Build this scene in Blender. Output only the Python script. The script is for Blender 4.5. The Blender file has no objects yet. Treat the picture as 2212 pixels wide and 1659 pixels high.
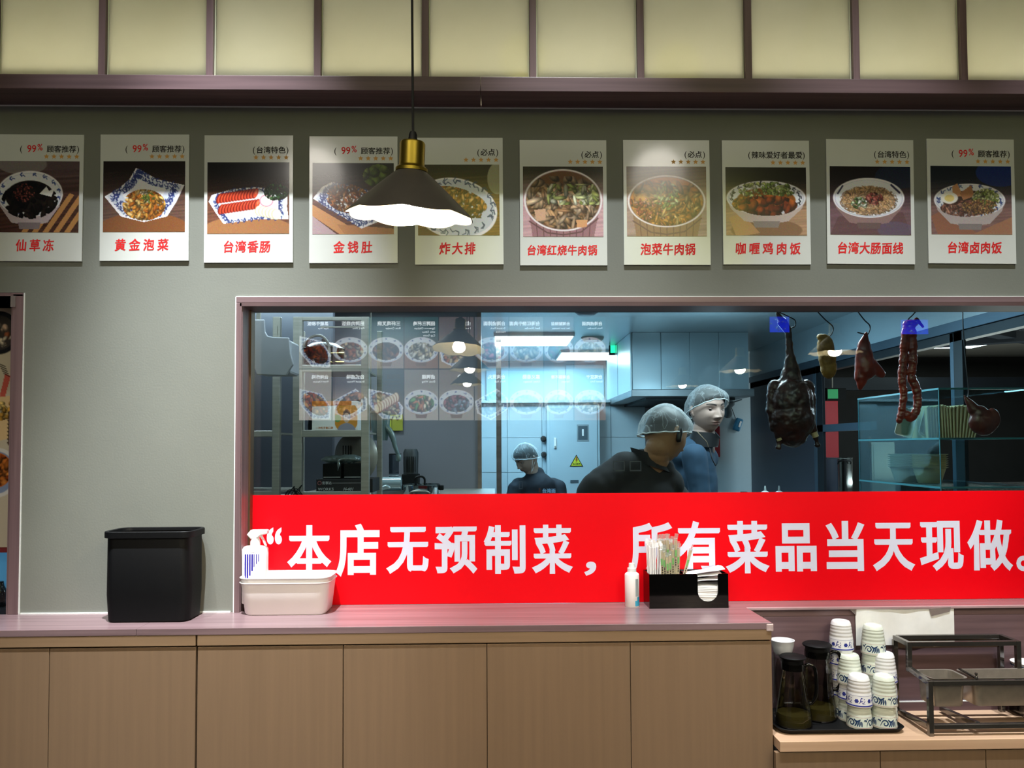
import bpy, bmesh, math, random
import numpy as np
from mathutils import Vector, Matrix, Euler, noise

# ------------------------------------------------------------------ camera, world, lights, exposure
SC = bpy.context.scene
COL = SC.collection
W, H, F = 2212.0, 1659.0, 1661.0
SHIFT = 77.5                       # the photo's principal point lies this many pixels below its middle
YAW, PITCH, ROLL = math.radians(1.28), math.radians(2.0), math.radians(0.27)
EYE = 1.58
CAM = Vector((0.0, -2.56, EYE))
RM = (Matrix.Rotation(-YAW, 3, 'Z') @ Matrix.Rotation(math.pi/2+PITCH, 3, 'X') @ Matrix.Rotation(-ROLL, 3, 'Z'))
cd = bpy.data.cameras.new('camera')
cam = bpy.data.objects.new('camera', cd); COL.objects.link(cam)
cam.location = CAM; cam.rotation_euler = RM.to_euler()
cd.sensor_width = 36; cd.lens = 36*F/W; cd.shift_y = SHIFT/W; cd.clip_start = 0.05; cd.clip_end = 60
SC.camera = cam
wd = bpy.data.worlds.new('world'); SC.world = wd; wd.use_nodes = True
wd.node_tree.nodes['Background'].inputs[0].default_value = (0.9, 0.95, 1.0, 1)
wd.node_tree.nodes['Background'].inputs[1].default_value = 0.03
SC.view_settings.view_transform = 'Standard'; SC.view_settings.look = 'None'
SC.view_settings.exposure = 0.0; SC.view_settings.gamma = 1.0
SC.view_settings.use_curve_mapping = False
SC.cycles.use_denoising = True
SC.cycles.max_bounces = 8; SC.cycles.transparent_max_bounces = 16
SC.cycles.caustics_reflective = False; SC.cycles.caustics_refractive = False
SC.cycles.sample_clamp_indirect = 6

def _light(name, kind, loc, energy, color, **kw):
    l = bpy.data.lights.new(name, kind); l.energy = energy; l.color = color
    for k, v in kw.items(): setattr(l, k, v)
    o = bpy.data.objects.new(name, l); COL.objects.link(o); o.location = loc
    return o
def aim(o, target):
    d = Vector(target)-o.location
    o.rotation_euler = d.to_track_quat('-Z', 'Y').to_euler()

TRACK_Y, TRACK_Z = -1.0, EYE+3.45
SPOTS = [(-1.35, -1.05, 520), (-0.72, -0.90, 2000), (0.25, 0.30, 950), (1.25, 1.2, 700), (1.95, 1.95, 640)]
for i, (x, tx, e) in enumerate(SPOTS):      # ceiling track spots that wash the lower wall and the counters
    o = _light('track_spot', 'SPOT', (x, TRACK_Y, TRACK_Z), e, (0.93, 0.97, 1.0), spot_size=math.radians(25), spot_blend=1.0, shadow_soft_size=0.028)
    aim(o, (tx, -0.06, EYE-0.60))
o = _light('hall_panel_light', 'AREA', (0.2, -3.6, EYE+3.2), 16, (1.0, 0.95, 0.84), shape='RECTANGLE', size=4.5, size_y=1.6)
aim(o, (0.2, -0.2, EYE+0.2))
for i, (x, tx) in enumerate(((-1.5, -0.7), (1.4, 0.8))):      # wide unseen spots added to fill the counter fronts
    o = _light('counter_fill', 'SPOT', (x, -3.9, EYE+2.3), 150, (1.0, 0.93, 0.84), spot_size=math.radians(50), spot_blend=1.0, shadow_soft_size=0.22)
    aim(o, (tx, -0.2, EYE-0.95))
for (x, y, e) in ((0.05, 3.25, 40), (0.4, 4.6, 30), (1.2, 1.9, 9)):  # last one is added fill, with no ceiling lamp of its own
    o = _light('kitchen_panel_light', 'AREA', (x, y, EYE+0.80), e, (0.42, 0.74, 1.0), shape='RECTANGLE', size=0.95, size_y=0.35)
for (x, y, e) in ((1.05, 0.80, 34), (-1.0, 1.45, 22), (-0.95, 0.50, 9)):             # neutral fill added just inside the window, for face and rack fronts
    o = _light('kitchen_front_fill', 'AREA', (x, y, EYE+0.80), e, (0.80, 0.93, 1.0), shape='RECTANGLE', size=1.0, size_y=0.25)
_light('kitchen_fill_point', 'POINT', (1.35, 2.1, EYE+.40), 9, (0.55, 0.82, 1.0), shadow_soft_size=.10); _light('kitchen_fill_point', 'POINT', (0.2, 1.2, EYE+.62), 3, (0.55, 0.82, 1.0), shadow_soft_size=.10)  # point fills added to lift the ceiling and the hood gleam
o = _light('side_room_fill', 'AREA', (4.2, 3.6, EYE-0.35), 60, (0.95, 0.93, 0.88), shape='RECTANGLE', size=1.4, size_y=1.8); o.rotation_euler = (math.pi, 0, 0)  # unseen area light added to brighten the side room ceiling
o = _light('side_room_light', 'AREA', (4.0, 2.6, EYE+0.9), 110, (0.80, 0.90, 1.0), shape='RECTANGLE', size=0.8, size_y=1.6)

# ------------------------------------------------------------------ pixel -> world helpers
def ray(px, py):
    return RM @ Vector(((px-W/2)/F, -(py-(H/2+SHIFT))/F, -1.0))
def P(px, py, Y):                  # point of the vertical plane y=Y seen at this pixel
    d = ray(px, py); t = (Y-CAM.y)/d.y
    return CAM+d*t
def PZ(px, py, z):
    d = ray(px, py); t = (z-CAM.z)/d.z
    return CAM+d*t
def PX(px, py, x):
    d = ray(px, py); t = (x-CAM.x)/d.x
    return CAM+d*t

# ------------------------------------------------------------------ materials
def lin(c):
    if isinstance(c, str):
        c = [int(c[i:i+2], 16)/255 for i in (0, 2, 4)]
    return tuple(((v/12.92) if v <= 0.04045 else ((v+0.055)/1.055)**2.4) for v in c)
MATS = {}
def mat(name, col='808080', rough=0.5, metal=0.0, spec=0.5, var=0.0, scale=(6, 6, 6), bump=0.0, emis=None, es=0.0, coat=0.0, trans=0.0, alpha=1.0, detail=4.0, attr=None, col2=None, ior=1.45, object_space=True, subsurf=0.0, bscale=None):
    if name in MATS: return MATS[name]
    m = bpy.data.materials.new(name); m.use_nodes = True; MATS[name] = m
    nt = m.node_tree; b = nt.nodes['Principled BSDF']
    c = lin(col) if isinstance(col, str) else col
    b.inputs['Base Color'].default_value = (*c, 1)
    b.inputs['Roughness'].default_value = rough; b.inputs['Metallic'].default_value = metal
    b.inputs['Specular IOR Level'].default_value = spec; b.inputs['IOR'].default_value = ior
    b.inputs['Coat Weight'].default_value = coat; b.inputs['Coat Roughness'].default_value = 0.08
    b.inputs['Transmission Weight'].default_value = trans; b.inputs['Alpha'].default_value = alpha
    b.inputs['Subsurface Weight'].default_value = subsurf; b.inputs['Subsurface Radius'].default_value = (0.01, 0.004, 0.002)
    if emis: 
        b.inputs['Emission Color'].default_value = (*(lin(emis) if isinstance(emis, str) else emis), 1); b.inputs['Emission Strength'].default_value = es
    if attr:
        a = nt.nodes.new('ShaderNodeAttribute'); a.attribute_name = attr
        nt.links.new(a.outputs['Color'], b.inputs['Base Color'])
        if es: nt.links.new(a.outputs['Color'], b.inputs['Emission Color']); b.inputs['Emission Strength'].default_value = es
    if var or bump or col2:
        tc = nt.nodes.new('ShaderNodeTexCoord'); mp = nt.nodes.new('ShaderNodeMapping')
        nt.links.new(tc.outputs['Object'], mp.inputs['Vector']); mp.inputs['Scale'].default_value = scale
        n = nt.nodes.new('ShaderNodeTexNoise'); n.inputs['Scale'].default_value = 1.0; n.inputs['Detail'].default_value = detail
        nt.links.new(mp.outputs['Vector'], n.inputs['Vector'])
        if (var or col2) and not attr:
            r = nt.nodes.new('ShaderNodeValToRGB'); nt.links.new(n.outputs['Fac'], r.inputs['Fac'])
            c2 = lin(col2) if col2 else tuple(v*(1-var) for v in c)
            r.color_ramp.elements[0].position = 0.32; r.color_ramp.elements[1].position = 0.68
            r.color_ramp.elements[0].color = (*c2, 1)
            r.color_ramp.elements[1].color = (*(c if col2 else tuple(min(1, v*(1+var)) for v in c)), 1)
            nt.links.new(r.outputs['Color'], b.inputs['Base Color'])
        if bump:
            bp = nt.nodes.new('ShaderNodeBump'); bp.inputs['Strength'].default_value = bump; bp.inputs['Distance'].default_value = 0.004
            src = n
            if bscale:
                mp2 = nt.nodes.new('ShaderNodeMapping'); mp2.inputs['Scale'].default_value = bscale
                nt.links.new(tc.outputs['Object'], mp2.inputs['Vector'])
                src = nt.nodes.new('ShaderNodeTexNoise'); src.inputs['Scale'].default_value = 1.0; nt.links.new(mp2.outputs['Vector'], src.inputs['Vector'])
            nt.links.new(src.outputs['Fac'], bp.inputs['Height']); nt.links.new(bp.outputs['Normal'], b.inputs['Normal'])
    return m
def glassy(name, tint='e8f4f4', refl=0.06, rough=0.0, gtint='ffffff', opac=None, fr=0.6):
    """clear pane or film: tinted transparency with a mirror-like share that grows at grazing angles"""
    m = bpy.data.materials.new(name); m.use_nodes = True; MATS[name] = m
    nt = m.node_tree; nt.nodes.remove(nt.nodes['Principled BSDF']); out = nt.nodes['Material Output']
    t = nt.nodes.new('ShaderNodeBsdfTransparent'); t.inputs[0].default_value = (*lin(tint), 1)
    g = nt.nodes.new('ShaderNodeBsdfGlossy'); g.inputs['Roughness'].default_value = rough; g.inputs[0].default_value = (*lin(gtint), 1)
    lw = nt.nodes.new('ShaderNodeLayerWeight'); lw.inputs[0].default_value = 0.25
    ma = nt.nodes.new('ShaderNodeMath'); ma.operation = 'MULTIPLY_ADD'; nt.links.new(lw.outputs['Fresnel'], ma.inputs[0]); ma.inputs[1].default_value = fr; ma.inputs[2].default_value = refl; ma.use_clamp = True
    mx = nt.nodes.new('ShaderNodeMixShader'); nt.links.new(ma.outputs[0], mx.inputs[0]); nt.links.new(t.outputs[0], mx.inputs[1]); nt.links.new(g.outputs[0], mx.inputs[2])
    last = mx
    if opac:
        d = nt.nodes.new('ShaderNodeBsdfDiffuse'); d.inputs[0].default_value = (*lin(opac[0]), 1)
        m2 = nt.nodes.new('ShaderNodeMixShader'); m2.inputs[0].default_value = opac[1]
        nt.links.new(mx.outputs[0], m2.inputs[1]); nt.links.new(d.outputs[0], m2.inputs[2]); last = m2
    nt.links.new(last.outputs[0], out.inputs[0])
    return m
def wood(name, c1, c2, axis, rough=0.45, k=1.0, bump=0.05, spec=0.5):
    s = [55*k, 55*k, 55*k]; s['xyz'.index(axis)] = 1.6*k
    return mat(name, c1, rough=rough, col2=c2, scale=tuple(s), bump=bump, detail=6, spec=spec)

M = dict(
    plaster=mat('grey_plaster', '7a7d75', rough=0.75, var=0.05, scale=(3, 3, 3), bump=0.06, bscale=(160, 160, 160)),
    laminate_x=wood('plum_laminate_along', '836d70', '6e5a5d', 'x', rough=0.25, bump=0.02),
    laminate_z=wood('plum_laminate_upright', '7d6668', '685356', 'z', rough=0.4, bump=0.02),
    laminate_dark=wood('plum_laminate_board', '6d575b', '5a474b', 'x', rough=0.42, bump=0.02),
    oak_z=wood('oak_door', '826a53', '7c654f', 'z', rough=0.5, bump=0.02),
    oak_x=wood('oak_rail', '8e745a', '82694f', 'x', rough=0.5, bump=0.02),
    oak_top=wood('oak_worktop', 'd3b294', 'c3a084', 'x', rough=0.33, bump=0.02),
    caulk=mat('white_caulk', 'e6ebe8', rough=0.6, bump=0.2, scale=(60, 60, 60)),
    steel=mat('brushed_steel', 'aaa49b', rough=0.34, metal=0.35, var=0.12, scale=(3, 3, 90), bump=0.02),
    steel_h=mat('steel_sheet', 'b0bfc4', rough=0.28, metal=0.4, var=0.06, scale=(2, 2, 2), bump=0.9, bscale=(2.5, 2.5, 3.5)),
    chrome=mat('chrome', '7d7a76', rough=0.13, metal=0.9, var=0.1, scale=(9, 9, 9)),
    pan_steel=mat('pan_steel', 'bdb6ac', rough=0.3, metal=0.75, var=0.08, scale=(40, 40, 40)),
    black=mat('black_plastic', '08090b', rough=0.55, spec=0.22, var=0.1, bump=0.05, scale=(90, 90, 90)),
    black_gloss=mat('black_acrylic', '060606', rough=0.08, spec=0.5, var=0.1),
    white=mat('white_plastic', 'ece8e6', rough=0.35, var=0.02),
    paper=mat('white_paper', 'f0f0ef', rough=0.85, var=0.03, bump=0.1, scale=(30, 30, 30)),
    board=mat('card_board', 'd6dad6', rough=0.16, var=0.015, spec=0.5, coat=0.5, bump=0.15, bscale=(18, 18, 18)),
    red_film=mat('red_vinyl', (0.83, 0.0, 0.006), rough=0.42, var=0.02, scale=(4, 4, 4), spec=0.25),
    letter_white=mat('letter_vinyl', 'dcdff4', rough=0.5, var=0.02),
    ink=mat('black_ink', '14100f', rough=0.6, var=0.1), ink_red=mat('red_ink', 'e0161c', rough=0.6, var=0.1),
    star=mat('gold_ink', 'cf9a4a', rough=0.5, var=0.15, scale=(120, 120, 120)),
    print=mat('photo_print', rough=0.18, attr='ink', spec=0.35, coat=0.4),
    lit_print=mat('backlit_print', rough=0.5, attr='ink', es=3.6),
    rubber=mat('black_rubber', '0c0c0c', rough=0.6, var=0.1),
    blue_wall=mat('kitchen_tile', 'b9c6cc', rough=0.25, var=0.03, scale=(2, 2, 2)),
    kit_ceiling=mat('kitchen_ceiling', 'b4c6ce', rough=0.3, var=0.03),
    kit_grey=mat('kitchen_grey_panel', '75737a', rough=0.35, var=0.06, scale=(2, 2, 2)),
)

# ------------------------------------------------------------------ mesh helpers
class MB:
    def __init__(s): s.v = []; s.f = []; s.m = []; s.cur = 0
    def add(s, vs, fs):
        o = len(s.v); s.v += [tuple(v) for v in vs]; s.f += [tuple(i+o for i in f) for f in fs]; s.m += [s.cur]*len(fs); return s
    def box(s, x0, x1, y0, y1, z0, z1):
        x0, x1 = sorted((x0, x1)); y0, y1 = sorted((y0, y1)); z0, z1 = sorted((z0, z1))
        return s.add([(x0,y0,z0),(x1,y0,z0),(x1,y1,z0),(x0,y1,z0),(x0,y0,z1),(x1,y0,z1),(x1,y1,z1),(x0,y1,z1)],
            [(0,3,2,1),(4,5,6,7),(0,1,5,4),(1,2,6,5),(2,3,7,6),(3,0,4,7)])
    def lathe(s, prof, c=(0, 0, 0), n=32, ang=None, lobes=None):
        """prof: (r, z) list; closed on itself only if the ends have r=0"""
        vs = []; fs = []
        for (r, z) in prof:
            for k in range(n):
                a = 2*math.pi*k/n; rr = r
                vs.append((c[0]+rr*math.cos(a), c[1]+rr*math.sin(a), c[2]+z))
        for i in range(len(prof)-1):
            for k in range(n):
                k2 = (k+1) % n
                fs.append((i*n+k, i*n+k2, (i+1)*n+k2, (i+1)*n+k))
        if prof[0][0] > 0 and ang == 'cap': fs.append(tuple(range(n-1, -1, -1)))
        if prof[-1][0] > 0 and ang == 'cap': fs.append(tuple((len(prof)-1)*n+k for k in range(n)))
        return s.add(vs, fs)
    def tube(s, pts, r, n=8, closed=False):
        pts = [Vector(p) for p in pts]; N = len(pts); rs = r if isinstance(r, (list, tuple)) else [r]*N
        vs = []; fs = []; up = None
        for i, p in enumerate(pts):
            if closed: t = (pts[(i+1) % N]-pts[i-1])
            else: t = pts[min(i+1, N-1)]-pts[max(i-1, 0)]
            t.normalize()
            if up is None:
                up = t.orthogonal().normalized()
            up = (up-t*up.dot(t)); up.normalize(); b = t.cross(up)
            for k in range(n):
                a = 2*math.pi*k/n
                vs.append(p+(up*math.cos(a)+b*math.sin(a))*rs[i])
        for i in range(N if closed else N-1):
            j = (i+1) % N
            for k in range(n):
                k2 = (k+1) % n; fs.append((i*n+k, i*n+k2, j*n+k2, j*n+k))
        if not closed:
            fs.append(tuple(range(n-1, -1, -1))); fs.append(tuple((N-1)*n+k for k in range(n)))
        return s.add(vs, fs)
    def bar(s, a, b, w, h=None, up=(0, 0, 1)):
        """square bar from a to b"""
        h = h or w; a = Vector(a); b = Vector(b); t = (b-a).normalized(); u = Vector(up)
        if abs(t.dot(u)) > 0.95: u = Vector((0, 1, 0))
        sd = t.cross(u).normalized(); u = sd.cross(t)
        vs = []
        for p in (a, b):
            for (i, j) in ((-1,-1),(1,-1),(1,1),(-1,1)): vs.append(p+sd*(w/2*i)+u*(h/2*j))
        return s.add(vs, [(0,3,2,1),(4,5,6,7),(0,1,5,4),(1,2,6,5),(2,3,7,6),(3,0,4,7)])
    def prism(s, poly, y0, y1):
        """poly of (x,z) extruded along y (front face y0)"""
        n = len(poly); vs = [(x, y0, z) for x, z in poly]+[(x, y1, z) for x, z in poly]
        return s.add(vs, [tuple(range(n)), tuple(range(2*n-1, n-1, -1))]+[(i, i+n, (i+1) % n+n, (i+1) % n) for i in range(n)])
    def prismz(s, poly, z0, z1):
        n = len(poly); vs = [(x, y, z0) for x, y in poly]+[(x, y, z1) for x, y in poly]
        return s.add(vs, [tuple(range(n-1, -1, -1)), tuple(range(n, 2*n))]+[(i, (i+1) % n, (i+1) % n+n, i+n) for i in range(n)])
    def build(s, name, m, parent=None, smooth=False, bevel=0, loc=None, seg=2, fix=False):
        me = bpy.data.meshes.new(name); me.from_pydata(s.v, [], s.f)
        for q in (m if isinstance(m, (list, tuple)) else [m]): me.materials.append(q)
        if max(s.m, default=0) > 0: me.polygons.foreach_set('material_index', s.m)
        if fix:
            bm = bmesh.new(); bm.from_mesh(me); bmesh.ops.recalc_face_normals(bm, faces=bm.faces); bm.to_mesh(me); bm.free()
        o = bpy.data.objects.new(name, me); COL.objects.link(o)
        if parent: o.parent = parent
        if loc: o.location = loc
        if smooth:
            me.polygons.foreach_set('use_smooth', [True]*len(me.polygons))
            if smooth != 2: me.set_sharp_from_angle(angle=math.radians(40))
        if bevel:
            b = o.modifiers.new('edge', 'BEVEL'); b.width = bevel; b.segments = seg; b.limit_method = 'ANGLE'; b.angle_limit = math.radians(35)
        return o
def tag(o, label=None, cat=None, group=None, kind=None):
    if label: o['label'] = label
    if cat: o['category'] = cat
    if group: o['group'] = group
    if kind: o['kind'] = kind
    return o
def thing(name, loc, label, cat, group=None, rz=0):
    o = bpy.data.objects.new(name, None); COL.objects.link(o); o.location = loc; o.rotation_euler = (0, 0, rz); o.empty_display_size = 0.05
    return tag(o, label, cat, group)
def struct(name, mb, m, parent=None, **kw):
    o = mb.build(name, m, parent, **kw)
    if not parent: o['kind'] = 'structure'
    return o
def rrect(cx, cy, w, d, r, n=6):
    pts = []
    for (sx, sy, a0) in ((1, 1, 0), (-1, 1, 90), (-1, -1, 180), (1, -1, 270)):
        for k in range(n+1):
            a = math.radians(a0+90*k/n)
            pts.append((cx+sx*(w/2-r)+r*math.cos(a), cy+sy*(d/2-r)+r*math.sin(a)))
    return pts
def loft(mb, rings):
    """rings: lists of 3D points with the same count, joined in order, no caps"""
    n = len(rings[0]); vs = [p for r in rings for p in r]; fs = []
    for i in range(len(rings)-1):
        for k in range(n):
            k2 = (k+1) % n; fs.append((i*n+k, i*n+k2, (i+1)*n+k2, (i+1)*n+k))
    return mb.add(vs, fs)
def tub(mb, levels, cap0=True, cap1=True):
    """levels: (w, d, r, z) stack of rounded rectangles centred on the origin; walks outside then inside"""
    rings = [[(x, y, z) for x, y in rrect(0, 0, w, d, r)] for (w, d, r, z) in levels]
    loft(mb, rings); n = len(rings[0]); o = len(mb.v)-n*len(rings)
    if cap0: mb.f.append(tuple(o+k for k in range(n-1, -1, -1))); mb.m.append(mb.cur)
    if cap1: mb.f.append(tuple(o+n*(len(rings)-1)+k for k in range(n))); mb.m.append(mb.cur)
    return mb
def smoothpath(pts, n=8):
    pts = [Vector(p) for p in pts]; out = []
    for i in range(len(pts)-1):
        p0 = pts[max(i-1, 0)]; p1 = pts[i]; p2 = pts[i+1]; p3 = pts[min(i+2, len(pts)-1)]
        for k in range(n):
            t = k/n
            out.append(0.5*((2*p1)+(p2-p0)*t+(2*p0-5*p1+4*p2-p3)*t*t+(3*p1-p0-3*p2+p3)*t**3))
    out.append(pts[-1]); return out

# lettering with Blender's own built-in font
_G = {}
def glyph(ch, off=0.0, res=3):
    k = (ch, off, res)
    if k not in _G:
        c = bpy.data.curves.new('g', 'FONT'); c.body = ch; c.offset = off; c.resolution_u = res
        o = bpy.data.objects.new('g', c); COL.objects.link(o)
        dg = bpy.context.evaluated_depsgraph_get(); me = bpy.data.meshes.new_from_object(o.evaluated_get(dg))
        vs = [(v.co.x, v.co.y) for v in me.vertices]; fs = [tuple(p.vertices) for p in me.polygons]
        bpy.data.objects.remove(o); bpy.data.curves.remove(c); bpy.data.meshes.remove(me)
        _G[k] = (vs, fs)
    return _G[k]
_FG = {}
def fat_glyph(ch, off, res=3):
    """the glyph with its strokes widened: a mitred strip is added all along its outline"""
    k = (ch, off, res)
    if k in _FG: return _FG[k]
    vs, fs = glyph(ch, 0.0, res)
    if off:
        cnt = {}
        for f in fs:
            for p, q in zip(f, f[1:]+f[:1]): cnt.setdefault((min(p, q), max(p, q)), []).append((p, q, f))
        nrm = {}; edges = []
        for lst in cnt.values():
            if len(lst) != 1: continue
            p, q, f = lst[0]; dx = vs[q][0]-vs[p][0]; dy = vs[q][1]-vs[p][1]; L = math.hypot(dx, dy)
            if L < 1e-7: continue
            ar = sum(vs[u][0]*vs[w][1]-vs[w][0]*vs[u][1] for u, w in zip(f, f[1:]+f[:1])); s = 1 if ar > 0 else -1
            n = (dy/L*s, -dx/L*s); edges.append((p, q, n, s))
            nrm.setdefault(p, []).append(n); nrm.setdefault(q, []).append(n)
        o2 = {}
        for v, ns in nrm.items():
            sx_ = sum(n[0] for n in ns); sy_ = sum(n[1] for n in ns); L = math.hypot(sx_, sy_)
            if L < 1e-6: o2[v] = vs[v]; continue
            sx_ /= L; sy_ /= L; c = max(.5, min(1, sx_*ns[0][0]+sy_*ns[0][1])); o2[v] = (vs[v][0]+sx_*off/c, vs[v][1]+sy_*off/c)
        out = [(x, y, 0.0) for x, y in vs]; f2 = list(fs)
        for e_, (p, q, n, s) in enumerate(edges):        # every strip lies a hair behind, so that overlaps never share a plane
            pts = []
            for u in (vs[p], o2[p], o2[q], vs[q]):
                if not pts or math.dist(u, pts[-1]) > 1e-7: pts.append(u)
            if len(pts) < 3: continue
            d_ = 1.2e-5*(1+e_ % 11)
            for tri in ([pts[0], pts[1], pts[2]], [pts[0], pts[2], pts[3]] if len(pts) > 3 else None):
                if not tri: continue
                ar = sum(u[0]*w[1]-w[0]*u[1] for u, w in zip(tri, tri[1:]+tri[:1]))
                if abs(ar) < 1e-7: continue
                if ar*s < 0: tri = tri[::-1]
                b_ = len(out); out += [(x, y, d_) for x, y in tri]; f2.append((b_, b_+1, b_+2)); d_ += 6e-6
        _FG[k] = (out, f2)
    else: _FG[k] = ([(x, y, 0.0) for x, y in vs], fs)
    return _FG[k]
def text_mesh(mb, s, org, right, up, size, off=0.0, gap=0.0, align='l', sx=1.0, slant=0.0):
    """flat lettering; org: 3D start of the baseline"""
    adv = []
    for ch in s:
        cjk = ord(ch) > 0x2e80
        if ch == ' ': adv.append(0.3)
        elif cjk: adv.append(1.0)
        else:
            vs, _ = glyph(ch); adv.append((max(v[0] for v in vs)+0.05) if vs else 0.3)
    tot = sum(adv)*size*sx+gap*(len(s)-1); x = {'l': 0, 'r': -tot, 'c': -tot/2}[align]
    R = Vector(right); U = Vector(up); O = Vector(org)
    for ch, a in zip(s, adv):
        if ch != ' ':
            vs, fs = fat_glyph(ch, off)
            N = R.cross(U)
            mb.add([O-N*vd+R*(x+(vx+slant*vy)*size*sx)+U*(vy*size) for vx, vy, vd in vs], fs)
        x += a*size*sx+gap
    return mb
def fit_glyph(mb, ch, x0, x1, z0, z1, y, off=0.0):
    vs, fs = fat_glyph(ch, off, 4)
    a0 = min(v[0] for v in vs); a1 = max(v[0] for v in vs); b0 = min(v[1] for v in vs); b1 = max(v[1] for v in vs)
    mb.add([(x0+(v[0]-a0)/(a1-a0)*(x1-x0), y+v[2], z0+(v[1]-b0)/(b1-b0)*(z1-z0)) for v in vs], fs)

# painted prints (menu photographs are flat prints): a pixel canvas carried as a colour attribute
class Pic:
    def __init__(s, w, h, seed=0):
        s.w, s.h = w, h; s.r = np.random.RandomState(seed)
        s.u, s.v = np.meshgrid((np.arange(w)+.5)/w, (np.arange(h)+.5)/h); s.a = h/w
        s.img = np.zeros((h, w, 3))
    def c(s, c): return np.array([int(c[i:i+2], 16)/255 for i in (0, 2, 4)]) if isinstance(c, str) else np.array(c)
    def put(s, m, c, al=1.0):
        m = (np.clip(m, 0, 1)*al)[..., None]; s.img = s.img*(1-m)+s.c(c)*m; return s
    def ell(s, cx, cy, rx, ry, rot=0.0):
        x = s.u-cx; y = s.v-cy; c, q = math.cos(rot), math.sin(rot); X = x*c+y*q; Y = -x*q+y*c
        d = np.sqrt((X/rx)**2+(Y/ry)**2)+1e-9; return np.clip((1-d)*min(rx*s.w, ry*s.h)+.5, 0, 1)
    def poly(s, pts):
        ins = np.zeros(s.u.shape, bool); n = len(pts)
        for i in range(n):
            x0, y0 = pts[i]; x1, y1 = pts[(i+1) % n]
            if y0 == y1: continue
            c = ((y0 > s.v) != (y1 > s.v)) & (s.u < (x1-x0)*(s.v-y0)/(y1-y0)+x0); ins ^= c
        return ins.astype(float)
    def grad(s, c0, c1, v0=0.0, v1=1.0):
        t = np.clip((s.v-v0)/(v1-v0), 0, 1)[..., None]; s.img = s.c(c0)*(1-t)+s.c(c1)*t; return s
    def streak(s, amp=0.12, n=26, v0=0.0, slope=0.1):
        t = np.zeros(s.u.shape)
        for k in range(n): t += np.sin((s.v+slope*s.u)*s.r.uniform(20, 170)+s.r.uniform(0, 6)+np.sin(s.u*s.r.uniform(1, 6))*1.5)
        s.img = np.clip(s.img*(1+amp*(t/n**.5)*(s.v > v0))[..., None] if False else s.img*(1+(amp*(t/n**.5)*(s.v > v0)))[..., None], 0, 1); return s
    def blobs(s, region, pal, n, a, b, rot=(0, 3.14), hi=0.35):
        ys, xs = np.nonzero(region > .5)
        if len(xs) == 0: return s
        for _ in range(n):
            k = s.r.randint(len(xs)); cx, cy = (xs[k]+.5)/s.w, (ys[k]+.5)/s.h
            rx = s.r.uniform(*a); ry = s.r.uniform(*b)*1.0; ro = s.r.uniform(*rot); R = max(rx, ry)
            i0 = max(0, int((cx-R)*s.w)-1); i1 = min(s.w, int((cx+R)*s.w)+2); j0 = max(0, int((cy-R/s.a)*s.h)-1); j1 = min(s.h, int((cy+R/s.a)*s.h)+2)
            x = s.u[j0:j1, i0:i1]-cx; y = (s.v[j0:j1, i0:i1]-cy)*s.a; c, q = math.cos(ro), math.sin(ro); X = x*c+y*q; Y = -x*q+y*c
            d = np.sqrt((X/rx)**2+(Y/ry)**2); m = np.clip((1-d)*ry*s.w+.4, 0, 1)*(region[j0:j1, i0:i1] > .3)
            base = s.c(pal[s.r.randint(len(pal))])*s.r.uniform(.8, 1.15); sh = np.clip(1-.55*d+hi*np.clip(-(x+y)/R, -1, 1), .35, 1.35)[..., None]
            mm = m[..., None]; s.img[j0:j1, i0:i1] = s.img[j0:j1, i0:i1]*(1-mm)+np.clip(base*sh, 0, 1)*mm
        return s
    def stroke(s, pts, wid, c, al=1.0):
        d = np.full(s.u.shape, 9.0)
        for (x0, y0), (x1, y1) in zip(pts[:-1], pts[1:]):
            dx, dy = x1-x0, (y1-y0)*s.a; L = dx*dx+dy*dy+1e-9
            t = np.clip(((s.u-x0)*dx+(s.v-y0)*s.a*dy)/L, 0, 1); d = np.minimum(d, np.hypot(s.u-x0-t*dx, (s.v-y0)*s.a-t*dy))
        return s.put(np.clip((wid-d)*s.w+.5, 0, 1), c, al)
    def motif(s, cx, cy, rx, ry, n, c='2b3c78', k0=0.0, k1=6.28, sz=.035):
        for i in range(n):
            t = k0+(k1-k0)*(i+.5)/n; x = cx+rx*math.cos(t); y = cy+ry*math.sin(t)
            for q in range(3):
                a = t+s.r.uniform(-1.3, 1.3); s.stroke([(x, y), (x+sz*.6*math.cos(a), y+sz*.6*math.sin(a)/s.a), (x+sz*math.cos(a+.7), y+sz*math.sin(a+.7)/s.a)], .005, c, .9)
        return s
    def noise(s, amp=.03):
        s.img = np.clip(s.img+s.r.normal(0, amp, s.img.shape), 0, 1); return s
    def mesh(s, name, m, o, right, up, w, h, parent=None):
        """vertex grid w x h metres from its top-left corner o"""
        O = np.array(o); Rv = np.array(right); Uv = np.array(up)
        uu = np.linspace(0, 1, s.w); vv = np.linspace(0, 1, s.h); U, V = np.meshgrid(uu, vv)
        co = O+U[..., None]*w*Rv-V[..., None]*h*Uv; idx = np.arange(s.w*s.h).reshape(s.h, s.w)
        q = np.stack([idx[:-1, :-1], idx[1:, :-1], idx[1:, 1:], idx[:-1, 1:]], -1).reshape(-1, 4)
        me = bpy.data.meshes.new(name); me.vertices.add(s.w*s.h); me.vertices.foreach_set('co', co.reshape(-1))
        me.loops.add(q.size); me.loops.foreach_set('vertex_index', q.reshape(-1)); me.polygons.add(len(q))
        me.polygons.foreach_set('loop_start', np.arange(0, q.size, 4)); me.update(calc_edges=True)
        at = me.color_attributes.new('ink', 'FLOAT_COLOR', 'POINT')
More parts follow.
